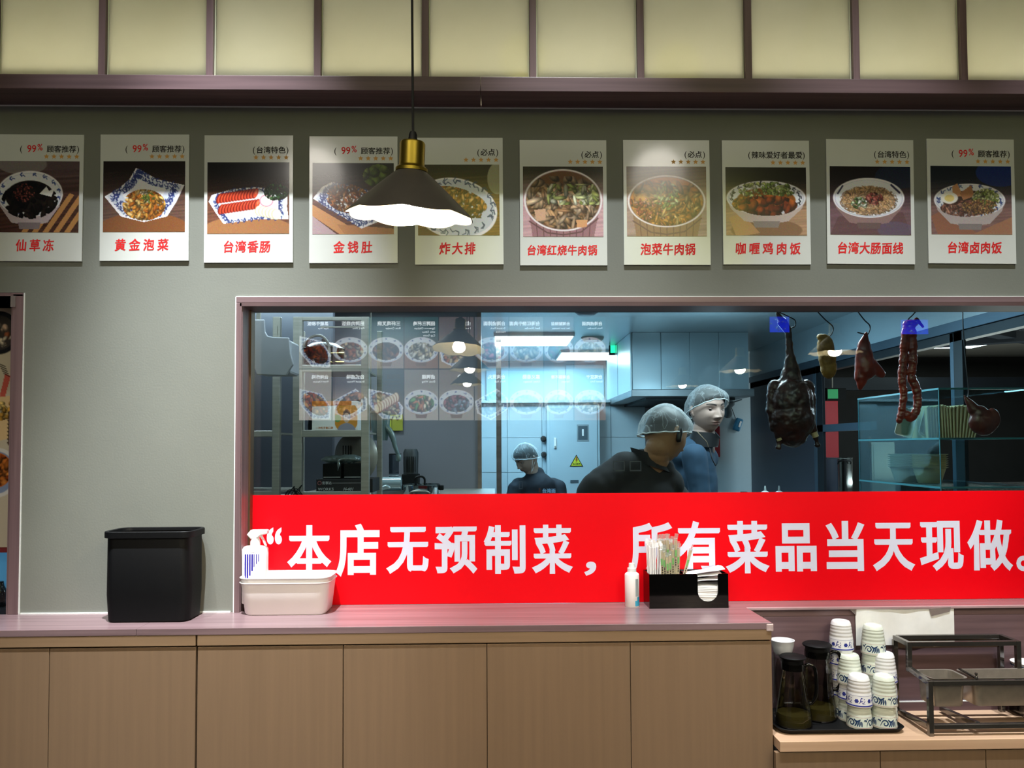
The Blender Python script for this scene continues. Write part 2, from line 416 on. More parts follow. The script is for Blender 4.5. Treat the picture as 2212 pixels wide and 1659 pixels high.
        c = np.clip(s.img, 0, 1); c = np.where(c <= .04045, c/12.92, ((c+.055)/1.055)**2.4)
        at.data.foreach_set('color', np.concatenate([c, np.ones((s.h, s.w, 1))], -1).reshape(-1)); me.materials.append(m)
        ob = bpy.data.objects.new(name, me); COL.objects.link(ob)
        if parent: ob.parent = parent
        return ob

# rounded organic shapes: overlapping balls fused by a voxel remesh
def organic(name, prims, voxel, m, parent=None, smooth=4, disp=None, sub=3, colour=None):
    mb = MB()
    base = bmesh.new(); bmesh.ops.create_icosphere(base, subdivisions=sub, radius=1); base.verts.ensure_lookup_table()
    bv = [v.co.copy() for v in base.verts]; bf = [tuple(v.index for v in f.verts) for f in base.faces]; base.free()
    for p in prims:
        if p[0] == 'e':
            _, c, r = p[:3]; R = Euler([math.radians(a) for a in (p[3] if len(p) > 3 else (0, 0, 0))]).to_matrix()
            mb.add([R @ Vector((v.x*r[0], v.y*r[1], v.z*r[2]))+Vector(c) for v in bv], bf)
        elif p[0] == 'c':
            _, a, ra, b, rb = p[:5]; a = Vector(a); b = Vector(b); sq = p[5] if len(p) > 5 else (1, 1, 1)
            n = max(3, int((b-a).length/(min(ra, rb)*.45)))
            for i in range(n+1):
                t = i/n; r = ra+(rb-ra)*t; c = a.lerp(b, t); mb.add([Vector((v.x*r*sq[0], v.y*r*sq[1], v.z*r*sq[2]))+c for v in bv], bf)
        elif p[0] == 'm': mb.add(p[1], p[2])
    o = mb.build(name, m, parent)
    r = o.modifiers.new('r', 'REMESH'); r.mode = 'VOXEL'; r.voxel_size = voxel; r.use_smooth_shade = True
    if smooth:
        q = o.modifiers.new('s', 'SMOOTH'); q.iterations = smooth; q.factor = .6
    dg = bpy.context.evaluated_depsgraph_get(); dg.update()
    me = bpy.data.meshes.new_from_object(o.evaluated_get(dg)); old = o.data; o.modifiers.clear(); o.data = me; bpy.data.meshes.remove(old)
    me.name = name
    if not me.materials: me.materials.append(m)
    if disp:
        for v, nn in zip(me.vertices, [v.normal.copy() for v in me.vertices]): v.co += nn*disp(v.co)
    if colour:
        at = me.color_attributes.new('ink', 'FLOAT_COLOR', 'POINT')
        at.data.foreach_set('color', [x for v in me.vertices for x in (*colour(v.co), 1.0)])
    me.polygons.foreach_set('use_smooth', [True]*len(me.polygons))
    return o
# ------------------------------------------------------------------ the wall with its two windows
def X_(px, py=1000, Y=0.0): return P(px, py, Y).x
def Z_(py, px=1069, Y=0.0): return P(px, py, Y).z
XL, XR = -2.6, 2.9
CZ = Z_(1317)                       # main worktop height
LZ = EYE-0.88                      # drinks worktop height
WX0, WX1 = X_(517), X_(2440)        # inner faces of the plum frame of the big window
WZ1 = Z_(654)
W2X1 = X_(24)
W2Z1 = Z_(645, 100)
TOPZ = EYE+2.1
wb = MB()
wb.box(XL, XR, 0, 0.12, WZ1, EYE+1.15)
wb.box(W2X1+0.034, WX0, 0, 0.12, 0, WZ1)
wb.box(WX1, XR, 0, 0.12, 0, WZ1)
wb.box(XL, W2X1+0.034, 0, 0.12, W2Z1+.02, WZ1)
wb.box(XL, W2X1+0.034, 0, 0.12, 0, CZ-.03)
RX = PZ(1613, 1313, CZ).x
SY = 0.0                            # the splashboard under the window is set back to the glass line
wb.box(WX0, RX+.05, 0, 0.12, 0, CZ-.03)
wb.box(RX+.05, XR, SY, 0.12, 0, CZ-.03)
struct('wall_front', wb, M['plaster'])
# hall and kitchen shell
struct('floor', MB().box(-4.5, 7.2, -6.1, 7.0, -0.05, 0), mat('dark_floor_tile', '5a554f', rough=0.4, var=0.1))
struct('ceiling', MB().box(-4.5, 7.2, -6.1, 0.0, EYE+3.7, EYE+3.75), mat('hall_ceiling', '3a3836', rough=0.8, var=0.1))
struct('wall_back', MB().box(-4.5, 7.2, -6.1, -6.0, 0, EYE+3.7), mat('hall_wall', '2c2a28', rough=0.8, var=0.1))
ub = MB(); ub.box(XL, XR, 0.14, 0.2, EYE+1.15, EYE+3.7)
struct('wall_upper', ub, M['plaster'])

w1 = thing('window_1', (0, 0, 0), None, None); w1['kind'] = 'structure'
GY = 0.10
WX0i = WX0+0.004
def part(name, mb, m, parent, **kw): return mb.build(name, m, parent, **kw)
fo = 0.006
part('top_trim', MB().box(X_(508)+.001, WX1+.05, -fo, 0.0, WZ1, Z_(642)), M['laminate_x'], w1, bevel=.001)
part('side_trim', MB().box(X_(509, 980), WX0+.006, -fo, 0.0, CZ, WZ1-.0005), M['laminate_z'], w1, bevel=.001)
part('head_lining', MB().box(WX0, WX1, -fo, GY+.02, WZ1-.012, WZ1), mat('frame_lining_x', '5b4647', rough=.5, var=.1), w1)
part('side_lining', MB().box(WX0, WX0+.008, 0.0, GY+.02, CZ, WZ1-.012), M['laminate_z'], w1)
part('inner_channel', MB().box(WX0+.008, WX0+.014, GY-.03, GY+.01, CZ, WZ1-.012), mat('bronze_channel', '6a533c', rough=.35, metal=.6, var=.1), w1)
part('sill', MB().box(WX0, WX1, 0.0, GY+.02, CZ-.03, CZ), M['laminate_x'], w1)
part('side_trim', MB().box(WX1-.006, WX1+.02, -fo, GY, CZ, WZ1), M['laminate_z'], w1)
part('caulk_line', MB().box(X_(508)-.0015, WX1+.05, -.003, 0, Z_(642), Z_(642)+.003).box(X_(509, 980)-.004, X_(509, 980), -.003, 0, CZ, Z_(642)), M['caulk'], w1)
part('glass_pane', MB().box(WX0+.01, WX1, GY, GY+.006, CZ, WZ1-.01), glassy('window_glass', 'e9f3f3', .052), w1)

w2 = thing('window_2', (0, 0, 0), None, None); w2['kind'] = 'structure'
part('side_trim', MB().box(W2X1, W2X1+.033, -fo, 0.0, CZ, Z_(636, 30)), M['laminate_z'], w2, bevel=.001)
part('top_trim', MB().box(XL, W2X1+.033, -fo, 0.0, Z_(640, 30), Z_(636, 30)+.004), M['laminate_x'], w2)
part('side_lining', MB().box(W2X1-.008, W2X1, 0, GY, CZ, Z_(640, 30)), M['laminate_z'], w2)
part('glass_pane', MB().box(XL, W2X1-.008, GY, GY+.006, CZ, Z_(640, 30)), glassy('window_glass2', 'e9f3f3', .05), w2)
part('caulk_line', MB().box(W2X1+.033, W2X1+.037, -.003, 0, CZ, Z_(633, 30)), M['caulk'], w2)
struct('trim_1', MB().box(W2X1+.04, X_(501, 1300)-.004, -.004, 0, CZ, CZ+.004), M['caulk'])

# plum splashboard below the window, right of the main counter
struct('wall_splashboard', MB().box(RX+.056, XR, SY-.006, SY, LZ-.02, CZ-.03), M['laminate_dark'])
struct('trim_2', MB().box(RX, XR, -.012, 0.0, CZ-.008, CZ), mat('plum_edge', 'a98d90', rough=.35, var=.1), bevel=.001)
struct('trim_3', MB().box(RX+.12, XR, -.012, -.006, LZ, LZ+.028), M['laminate_dark'])
struct('trim_4', MB().box(RX+.12, XR, -.012, -.006, LZ+.028, LZ+.031), M['caulk'])

# ------------------------------------------------------------------ beam and backlit panels above
BY = -0.121
bz0 = EYE+1.145; bz1 = EYE+1.192
JX = X_(1038, 170, BY)
struct('trim_5', MB().box(XL, JX-.0006, BY, 0.0, bz0, bz1), M['laminate_dark'], bevel=.0012)
struct('trim_6', MB().box(JX+.0006, XR, BY, 0.0, bz0, bz1), M['laminate_dark'], bevel=.0012)
struct('trim_7', MB().box(XL, XR, -.003, 0, bz0-.004, bz0), M['caulk'])
PY = -0.085
mx = [X_(222+232.2*k, 80, PY-.01) for k in range(-3, 11)]
for k, x in enumerate(mx):
    struct('trim_%d' % (8+k), MB().box(x-.011, x+.011, PY-.016, PY+.02, bz1, TOPZ), M['laminate_z'], bevel=.001)
struct('trim_30', MB().box(XL, XR, PY-.03, PY+.03, TOPZ, TOPZ+.08), M['laminate_x'])
# light cavity behind the panels
cav = mat('cavity_white', 'a8a69a', rough=.8, var=.02)
cb = MB(); cb.box(XL, XR, 0.13, 0.14, bz1-.04, TOPZ+.1); cb.box(XL, XR, PY+.03, 0.14, TOPZ+.02, TOPZ+.1); cb.box(XL, XR, 0.0, 0.14, bz1-.05, bz1-.04)
struct('wall_cavity', cb, cav)
def panel_mat():
    m = bpy.data.materials.new('frosted_panel'); m.use_nodes = True; nt = m.node_tree
    nt.nodes.remove(nt.nodes['Principled BSDF']); out = nt.nodes['Material Output']
    tl = nt.nodes.new('ShaderNodeBsdfTranslucent'); df = nt.nodes.new('ShaderNodeBsdfDiffuse'); gl = nt.nodes.new('ShaderNodeBsdfGlossy')
    gl.inputs['Roughness'].default_value = .06
    tc = nt.nodes.new('ShaderNodeTexCoord'); n = nt.nodes.new('ShaderNodeTexNoise'); n.inputs['Scale'].default_value = 3; n.inputs['Detail'].default_value = 3
    nt.links.new(tc.outputs['Object'], n.inputs['Vector']); r = nt.nodes.new('ShaderNodeValToRGB'); nt.links.new(n.outputs['Fac'], r.inputs[0])
    r.color_ramp.elements[0].color = (.66, .68, .60, 1); r.color_ramp.elements[1].color = (.74, .76, .69, 1); r.color_ramp.elements[0].position = .3; r.color_ramp.elements[1].position = .7
    nt.links.new(r.outputs[0], tl.inputs[0]); df.inputs[0].default_value = (.42, .43, .36, 1)
    a = nt.nodes.new('ShaderNodeMixShader'); a.inputs[0].default_value = .22; nt.links.new(tl.outputs[0], a.inputs[1]); nt.links.new(df.outputs[0], a.inputs[2])
    b = nt.nodes.new('ShaderNodeMixShader'); b.inputs[0].default_value = .05; nt.links.new(a.outputs[0], b.inputs[1]); nt.links.new(gl.outputs[0], b.inputs[2])
    nt.links.new(b.outputs[0], out.inputs[0]); return m
pm = panel_mat()
ORD = ['first', 'second', 'third', 'fourth', 'fifth', 'sixth', 'seventh', 'eighth', 'ninth', 'tenth', 'eleventh', 'twelfth', 'thirteenth', 'fourteenth', 'fifteenth', 'sixteenth', 'seventeenth']
gm = mat('panel_edge', 'd7dcc0', rough=.3, var=.03)
for k in range(1, 13):
    x0, x1 = mx[k]+.011, mx[k+1]-.011 if k+1 < len(mx) else XR
    if k < 2 or k > 11: 
        lab = 'frosted backlit panel above the beam, beyond the frame'
    else:
        lab = {2: 'frosted backlit panel cut by the left edge, above the beam', 3: 'frosted backlit panel above the gap of the first two dish cards'}.get(k, '%s frosted backlit panel from the left, above the plum beam' % ORD[k-2])
    if k == 11: lab = 'frosted backlit panel cut by the right edge, above the beam'
    if k < 2 or k > 11:
        struct('trim_%d' % (40+k), MB().box(x0, x1, PY, PY+.006, bz1, TOPZ), pm); continue
    t = thing('light_panel', ((x0+x1)/2, PY, bz1), lab, 'panel', 'frosted backlit panels over the beam')
    w = (x1-x0)/2-.0005
    MB().box(-w+.003, w-.003, 0, .006, .004, TOPZ-bz1).build('diffuser', pm, t)
    e = MB(); e.box(-w, -w+.003, -.002, .006, 0, TOPZ-bz1).build('edge_strip', gm, t)
    MB().box(w-.003, w, -.002, .006, 0, TOPZ-bz1).build('edge_strip', gm, t)
strip = mat('led_strip', 'ffe2a0', emis=(1.0, .88, .66), es=26)
ls = MB().box(XL, XR, .07, .10, bz1-.038, bz1-.030).build('led_strip', strip); tag(ls, 'warm LED strip lying behind the backlit panels on the beam', 'light')
ls2 = MB().box(XL, XR, .05, .07, TOPZ-.03, TOPZ-.024).build('led_strip', mat('led_strip_cool', 'ffffff', emis=(.85, 1.0, .85), es=.5)); tag(ls2, 'pale LED strip at the top of the panel cavity', 'light')

# ------------------------------------------------------------------ cabinets and worktops
FY = -0.225                         # front plane of the main worktop
def XF(px, py=1500): return P(px, py, FY+.008).x
wt = MB(); jx = XF(297, 1365)
wt.box(XL, jx-.0005, FY, 0, CZ-.020, CZ)
w_l = wt.build('worktop', M['laminate_x'], bevel=.0012); tag(w_l, 'left length of plum wood-grain worktop, running out of frame', 'worktop', 'lengths of plum worktop')
cx1 = XF(1666, 1350)
pts = [(jx+.0005, FY), (cx1, FY), (cx1, FY+.02), (RX, 0), (jx+.0005, 0)]
pts = [(jx+.0005, FY), (cx1, FY), (RX+.001, -.012), (RX+.001, 0), (jx+.0005, 0)]
tt = thing('worktop', (0, 0, 0), 'long plum wood-grain worktop under the red banner, chipped right corner', 'worktop', 'lengths of plum worktop')
MB().prismz(pts, CZ-.020, CZ).build('slab', M['laminate_x'], tt, bevel=.0012)
MB().box(cx1-.018, cx1+.004, FY-.002, FY+.012, CZ-.026, CZ-.003).build('edge_repair', mat('clear_glue', 'b9a6a6', rough=.25, var=.2, scale=(60, 60, 60), bump=.4), tt, bevel=.003)
fz0, fz1 = CZ-.020, P(1069, 1388, FY+.005).z
def cabinet(label, x0, x1, cuts, zt, zr, rail_m, yf, zb, depth):
    t = thing('counter_cabinet', ((x0+x1)/2, yf, 0), label, 'cabinet', 'oak counter cabinets')
    ox = (x0+x1)/2
    MB().box(x0-ox, x1-ox, .018, depth, zb, zt-.001).build('carcass', mat('dark_gap', '120d0b', rough=.8, var=.1), t)
    MB().box(x0-ox+.001, x1-ox-.001, -.003, .02, zr, zt-.0005).build('top_rail', rail_m, t, bevel=.0015)
    for a, b, g in cuts:
        MB().box(a-ox+g, b-ox-g, 0, .017, zb, zr-.004).build('door', M['oak_z'], t, bevel=.001)
    MB().box(x0-ox+.01, x1-ox-.01, .03, depth-.02, 0, zb).build('plinth', M['black'], t)
    return t
c_ = [XF(p) for p in (-200, 107, 425, 742, 1052, 1362, 1668)]
cabinet('left oak counter cabinet behind and below the black bin', c_[0], c_[2]-.0015, [(c_[0], c_[1], .0012), (c_[1], c_[2]-.0015, .0012)], fz0, fz1, M['oak_x'], FY+.004, .1, .22)
cabinet('long four-door oak counter cabinet under the red banner', c_[2]+.0015, c_[6], [(c_[2]+.0015, c_[3], .0016), (c_[3], c_[4], .0008), (c_[4], c_[5], .0010), (c_[5], c_[6], .0010)], fz0, fz1, M['oak_x'], FY+.004, .1, .22)
LY = -0.262
lx0 = max(P(1674, 1610, LY).x, XF(1668)+.002)
tag(MB().box(lx0+.003, XR, LY, SY-.006, LZ-.03, LZ).build('worktop', M['oak_top'], bevel=.0012), 'low pale oak worktop holding the cups and the rack', 'worktop')
d_ = [P(p, 1645, LY+.006).x for p in (1675, 1902, 2130, 2358, 2586)]
zr = P(1900, 1627, LY+.006).z
t = thing('counter_cabinet', (lx0, LY+.006, 0), 'low oak cabinet below the cups and pitchers', 'cabinet', 'oak counter cabinets')
MB().box(.002, d_[4]-lx0, .018, .25, .1, LZ-.031).build('carcass', MATS['dark_gap'], t)
for a, b in zip(d_[:-1], d_[1:]): MB().box(a-lx0+.0012, b-lx0-.0012, 0, .017, .1, LZ-.034).build('door', M['oak_z'], t, bevel=.001)
MB().box(.01, d_[4]-lx0, .04, .22, 0, .1).build('plinth', M['black'], t)

# ------------------------------------------------------------------ banner with lettering on the glass
BYy = GY-.0015
bn = thing('banner', (0, 0, 0), 'wide red vinyl banner with white lettering stuck across the window bottom', 'banner')
bx0 = P(531, 1200, BYy).x
btop = P(1500, 1064, BYy).z
MB().box(bx0, WX1, BYy, BYy+.001, CZ+.001, btop).build('red_sheet', M['red_film'], bn)
bl = MB()
CH = [('“', 576, 609, 1139, 1176), ('本', 620, 716, 1134, 1242), ('店', 725, 820, 1131, 1246), ('无', 834, 926, 1138, 1240), ('预', 939, 1031, 1137, 1240), ('制', 1045, 1135, 1134, 1240), ('菜', 1149, 1237, 1133, 1240), ('，', 1262, 1288, 1213, 1244),
      ('所', 1361, 1452, 1128, 1238), ('有', 1462, 1555, 1125, 1238), ('菜', 1568, 1661, 1125, 1239), ('品', 1676, 1763, 1130, 1235), ('当', 1785, 1867, 1125, 1234), ('天', 1886, 1975, 1129, 1234), ('现', 1988, 2080, 1125, 1234), ('做', 2091, 2186, 1122, 1234), ('。', 2196, 2226, 1200, 1234)]
for ch, a, b, c, d in CH:
    p = P(a, d, BYy-.0003); q = P(b, c, BYy-.0003)
    fit_glyph(bl, ch, p.x, q.x, p.z, q.z, BYy-.0003, .030)
bl.build('lettering', M['letter_white'], bn)

# ------------------------------------------------------------------ dish cards
def bg_wood(p, top, bot, hz=.3, amp=.10):
    p.grad(top, bot, hz-.12, hz+.35); p.streak(amp, 22, hz*.6)
def bowl(p, cx, cy, rx, ry, dep, body, inner, rim='e9e6ea', foot=True, mot=16, mc='2b3c78'):
    ty = cy+dep
    p.put(p.poly([(cx-rx, cy), (cx-rx*.9, cy+dep*.42), (cx-rx*.55, ty-.02), (cx-rx*.32, ty), (cx+rx*.32, ty), (cx+rx*.55, ty-.02), (cx+rx*.9, cy+dep*.42), (cx+rx, cy)]), body)
    if foot: p.put(p.poly([(cx-rx*.34, ty-.02), (cx-rx*.30, ty+.07), (cx+rx*.30, ty+.07), (cx+rx*.34, ty-.02)]), [c*.72 for c in p.c(body)])
    p.put(p.ell(cx, cy, rx, ry), rim); p.put(p.ell(cx, cy+.008, rx*.955, ry*.93), 'b9bccb'); p.put(p.ell(cx, cy+.004, rx*.93, ry*.90), 'dfe1e6')
    if mot: p.motif(cx, cy, rx*.84, ry*.80, mot, mc, sz=.04)
    m = p.ell(cx, cy+ry*.12, rx*.74, ry*.70); p.put(m, inner); return m
def squareplate(p, pts, inn, mot=True):
    p.put(p.poly(pts), 'efedf2'); cx = sum(a for a, b in pts)/len(pts); cy = sum(b for a, b in pts)/len(pts)
    q = [(cx+(a-cx)*.93, cy+(b-cy)*.92) for a, b in pts]; p.put(p.poly(q), 'cdd3e2')
    if mot:
        for (a, b), (c, d) in zip(q, q[1:]+q[:1]):
            for k in range(4):
                t = (k+.5)/4; x = a+(c-a)*t; y = b+(d-b)*t; x = cx+(x-cx)*.85; y = cy+(y-cy)*.85
                p.motif(x, y, .012, .012, 2, '28356f', sz=.045)
    q2 = [(cx+(a-cx)*inn, cy+(b-cy)*inn) for a, b in pts]; p.put(p.poly(q2), 'e6e6ea'); return p.poly(q2)
def card_pic(k):
    p = Pic(156, 128, 10+k)
    if k == 0:
        bg_wood(p, '5b4a4c', '4a2f26', .2); p.put(p.ell(.30, .05, .3, .14), '8f8a86', .7)
        for i in range(5): p.put(p.poly([(.30+.13*i, 1), (.62+.13*i, .45), (.68+.13*i, .47), (.37+.13*i, 1)]), 'b98550')
        m = bowl(p, .40, .46, .40, .32, .42, 'b9a9ae', '1d1712', mot=15)
        p.blobs(p.ell(.40, .55, .34, .26), ['16110d', '241b14', '0c0a08'], 60, (.03, .08), (.02, .05)); p.put(p.poly([(.52, .46), (.60, .36), (.63, .42), (.70, .38), (.66, .50)]), 'e8e8e4')
        p.blobs(p.ell(.33, .45, .13, .13), ['7c3f36', '8f4d40', '5c2a22'], 70, (.012, .022), (.009, .014))
    elif k == 1:
        bg_wood(p, '1f1815', '5c4238', .25); p.put(p.ell(.5, .95, .55, .22), '7a4a28')
        squareplate(p, [(.40, .10), (.44, .12), (.66, .26), (.99, .34), (.90, .56), (.78, .78), (.50, .86), (.22, .78), (.02, .50), (.20, .38), (.32, .26)], .55)
        p.blobs(p.ell(.50, .62, .26, .22), ['e09b3a', 'eeb24e', 'd6862c', 'f2c878', 'c96f1f'], 240, (.03, .07), (.012, .026)); p.blobs(p.ell(.55, .52, .08, .08), ['7c8b3a', '566b22'], 14, (.02, .04), (.008, .014)); p.blobs(p.ell(.5, .45, .05, .03), ['f0dcb0'], 8, (.02, .03), (.01, .02))
    elif k == 2:
        bg_wood(p, '0b0c0a', '6a4233', .25); p.put(p.ell(.5, .95, .55, .2), '9a6a44')
        m = squareplate(p, [(.06, .46), (.30, .38), (.60, .35), (.98, .42), (.97, .62), (.99, .80), (.60, .80), (.20, .86), (.10, .70), (.02, .55)], .78)
        for j, (y0, x0) in enumerate(((.50, .15), (.66, .17))):
            for i in range(13):
                x = x0+i*.036; y = y0-(i*.006)+(.0 if j else .01); p.put(p.ell(x, y, .034, .075, .3), '7e1d10'); p.put(p.ell(x+.010, y-.004, .026, .066, .3), 'c9452a'); p.put(p.ell(x+.014, y-.02, .012, .03, .3), 'ea8560', .8)
        p.put(p.ell(.72, .54, .085, .085), 'c58a9c'); p.put(p.ell(.72, .54, .07, .07), 'eadfe2')
        p.blobs(p.ell(.84, .42, .15, .12), ['183618', '234a20', '0f2810', '35602a'], 110, (.014, .03), (.010, .018))
        for i in range(6): p.put(p.ell(.64+i*.04, .68+.01*i, .06, .075), 'bfb89a'); p.put(p.ell(.645+i*.04, .678+.01*i, .052, .068), 'f0ead0')
    elif k == 3:
        bg_wood(p, '171414', '5f3b34', .22); p.blobs(p.ell(.80, .18, .18, .16), ['55691f', '6c8230', '3d5018'], 26, (.05, .065), (.05, .065))
        p.put(p.poly([(0, .58), (.62, 1), (.34, 1), (0, .74)]), 'c18a5c'); p.put(p.poly([(.0, .74), (.0, 1), (.30, 1)]), 'b39aa0'); p.put(p.poly([(.3, .86), (1, .92), (1, 1), (.4, 1)]), 'b07a50')
        m = squareplate(p, [(.01, .50), (.12, .34), (.24, .27), (.50, .33), (.70, .40), (.97, .55), (.90, .78), (.60, .92), (.44, .80), (.20, .64)], .62)
        p.blobs(p.ell(.44, .50, .27, .20, .25), ['8a3f12', 'a9551d', 'c47634', '6b2e0c', 'd89450'], 260, (.02, .055), (.007, .014))
    elif k == 4:
        bg_wood(p, '2c2619', '7b5a2c', .2); p.put(p.ell(.97, .2, .12, .22), '9c9a7c')
        p.put(p.ell(.46, .62, .52, .42, .35), 'f0eef2'); p.put(p.ell(.46, .61, .49, .39, .35), 'ccd2df'); p.motif(.46, .60, .43, .33, 22, '2b3b66', sz=.07); p.put(p.ell(.45, .60, .30, .22, .35), 'e2e4ea')
        p.blobs(p.ell(.50, .50, .36, .16, .35), ['c78330', 'e0a04a', 'b06c20', 'f0c070', '9a5a18'], 200, (.03, .06), (.014, .028)); p.blobs(p.ell(.62, .68, .20, .07, .2), ['6b4018', '8a5420'], 40, (.02, .05), (.01, .02))
    elif k in (5, 6):
        p.grad('2c2a1a' if k == 5 else '5f4a22', 'c9a2a8' if k == 5 else 'a88c86', .05, .5); p.streak(.06, 12)
        cy = .48 if k == 5 else .50
        p.put(p.poly([(.05, cy), (.12, 1), (.88, 1), (.97, cy)]), '9c7378' if k == 5 else '94705c')
        for i in range(9): p.stroke([(.16+.085*i, .70), (.18+.08*i, 1)], .004, '5a3a3c')
        p.stroke([(.08, .78), (.30, .94), (.5, .97), (.72, .93), (.93, .74)], .008, '6a4a4c')
        ry = .44 if k == 5 else .37
        p.put(p.ell(.50, cy, .485, ry), 'f0e8ea'); p.put(p.ell(.50, cy, .462, ry*.95), '8d6b62'); m = p.ell(.50, cy, .452, ry*.93)
        p.put(m, '6e4a2c' if k == 5 else 'c07a34')
        if k == 5:
            p.blobs(m*(p.v > .14), ['8a6a48', 'a58762', '6f5a40', 'c9a67e'], 90, (.05, .10), (.03, .05)); p.blobs(m*(p.v > .3), ['d6b28c', 'e8cca8', 'b0865e', 'dcb890', 'c99e70'], 120, (.05, .13), (.018, .035)); p.blobs(m*(p.v < .55)*(p.v > .25)*(p.u > .3), ['b8c070', 'd6dca0', '9caa58', 'e6e8c8'], 50, (.04, .09), (.015, .03))
            p.put(p.poly([(.14, .62), (.28, .60), (.28, .76), (.17, .78)]), 'd3a98a'); p.put(p.poly([(.66, .76), (.80, .76), (.79, .86), (.67, .87)]), 'd8a070')
        else:
            p.blobs(m*(p.v > .2), ['d08a44', 'dc9a54', 'c07a3a', 'e2a860'], 110, (.05, .11), (.03, .06)); p.blobs(m*(p.v > .45)*(p.u < .55), ['c46a50', 'd98468', 'e6a890', 'b0543a'], 110, (.016, .04), (.009, .02)); p.blobs(m*(p.u > .3)*(p.v > .4), ['e0a050', 'f0c880', 'c07a30', 'a86828'], 90, (.03, .08), (.012, .022)); p.blobs(p.ell(.50, .42, .16, .2), ['a8b860', 'd0d8a0', '8a9a40'], 40, (.02, .05), (.008, .02))
            p.put(p.ell(.34, .36, .16, .10), 'c8ae90', .4)
    elif k == 7:
        bg_wood(p, '14120c', 'b08c6c', .3, .06); p.put(p.ell(.5, .92, .44, .16), '8a684a'); p.put(p.poly([(.04, .74), (.20, .68), (.42, .96), (.24, 1), (.12, 1)]), 'bf9464')
        m = bowl(p, .50, .45, .49, .25, .36, 'c4b4ac', '8a5218', mot=24, mc='20222e'); p.blobs(p.ell(.42, .34, .26, .12), ['e8e8d0', 'd0d890', 'a8c058'], 80, (.02, .05), (.008, .02)); p.blobs(p.ell(.62, .34, .24, .12), ['9ab858', 'c0d080', '7c9838'], 80, (.02, .05), (.008, .016))
        p.blobs(p.ell(.20, .54, .12, .10), ['a86a18', 'c08428'], 40, (.03, .05), (.02, .03)); p.blobs(p.ell(.52, .56, .36, .15), ['7a3010', '963e14', '5a2008', 'b05a22'], 90, (.04, .09), (.03, .05), hi=.5)
    elif k == 8:
        bg_wood(p, '120d10', '6c5058', .3, .06); p.put(p.ell(.86, .14, .3, .18), '16253f', .8); p.put(p.poly([(.1, .74), (.9, .66), (1, 1), (0, 1)]), '57383a', .6); p.put(p.ell(.80, .92, .22, .12), '5a5678', .5)
        m = bowl(p, .48, .46, .44, .29, .38, '8a6e6c', 'c8a070', mot=0); p.stroke([(.10, .40), (.16, .29)], .01, '2c2c48'); p.stroke([(.76, .27), (.86, .38)], .012, '2c2c48')
        p.blobs(p.ell(.48, .50, .36, .22), ['cba274', 'd9b288', 'bd9062', 'e0c09a'], 260, (.03, .08), (.004, .008)); p.blobs(p.ell(.37, .54, .11, .09), ['5c7c3a', 'c8d8b0', '44602a', 'eef0e0'], 36, (.018, .035), (.012, .02)); p.blobs(p.ell(.55, .47, .11, .09), ['7a2e22', '94463a', '5a1c14', 'b06a5c'], 36, (.022, .04), (.014, .022))
    else:
        bg_wood(p, '0e1a22', '7c5a56', .3, .08); p.put(p.ell(.86, .10, .3, .2), '14307a', .8); p.put(p.poly([(0, .74), (.12, .66), (.60, 1), (.08, 1)]), '8e5c46'); p.put(p.poly([(.5, 1), (1, .74), (1, 1)]), '9c6c50')  # blue ellipse paints the hall sign's reflection into the print
        m = bowl(p, .48, .50, .44, .24, .36, 'b4a8a8', '3a2a22', mot=18)
        p.put(p.poly([(.27, .30), (.33, .26), (.40, .44), (.27, .46)]), 'c08c60'); p.put(p.poly([(.36, .40), (.50, .28), (.54, .44), (.40, .50)]), 'a8744c'); p.blobs(p.ell(.68, .48, .17, .15), ['a4b458', 'c8d088', '88983c', 'dce0a8'], 110, (.02, .05), (.01, .02))
        p.blobs(p.ell(.42, .62, .30, .12), ['a8705c', '8a5240', 'c48c74', '6a3828'], 150, (.02, .06), (.008, .014)); p.blobs(p.ell(.60, .60, .22, .12), ['b08048', '946434', 'c89a60'], 120, (.014, .03), (.008, .014)); p.put(p.ell(.23, .47, .105, .085), 'efece2'); p.put(p.ell(.23, .475, .06, .05), 'e6cf80')
    return p.noise(.02)
CARDS = [ # x0,x1 at top/bottom, top, bottom, red?, caption, title, tx0, tx1, label
 (-13, 179, 290, 564, 1, '顾客推荐', '仙草冻', 36, 118, 'card at the left edge showing black grass jelly in a bowl'),
 (216, 408, 290, 563, 1, '顾客推荐', '黄金泡菜', 249, 364, 'card showing golden pickled cabbage on a square dish'),
 (441, 633, 292, 567, 0, '台湾特色', '台湾香肠', 482, 584, 'card showing sliced red sausages with garlic'),
 (668, 859, 294, 568, 1, '顾客推荐', '金钱肚', 720, 804, 'card showing shredded tripe, left of the pendant lamp shade'),
 (896, 1087, 297, 571, 0, '必点', '炸大排', 948, 1026, 'card showing fried pork chop, right behind the pendant lamp shade'),
 (1123, 1311, 302, 573, 0, '必点', '台湾红烧牛肉锅', 1136, 1290, 'card showing a braised beef hotpot in a steel pot'),
 (1347, 1534, 302, 572, 0, '必点', '泡菜牛肉锅', 1381, 1502, 'card showing an orange kimchi beef hotpot'),
 (1561, 1750, 303, 571, 0, '辣味爱好者最爱', '咖喱鸡肉饭', 1586, 1728, 'card showing curry chicken rice in a patterned bowl'),
 (1786, 1975, 301, 570, 0, '台湾特色', '台湾大肠面线', 1806, 1950, 'card showing thin noodle soup in a wide bowl'),
 (2004, 2193, 300, 569, 1, '顾客推荐', '台湾卤肉饭', 2043, 2162, 'card showing braised pork rice with a half egg'),
]
st_pts = [(math.cos(math.pi/2+i*math.pi/5)*(1 if i % 2 == 0 else .45), math.sin(math.pi/2+i*math.pi/5)*(1 if i % 2 == 0 else .45)) for i in range(10)]
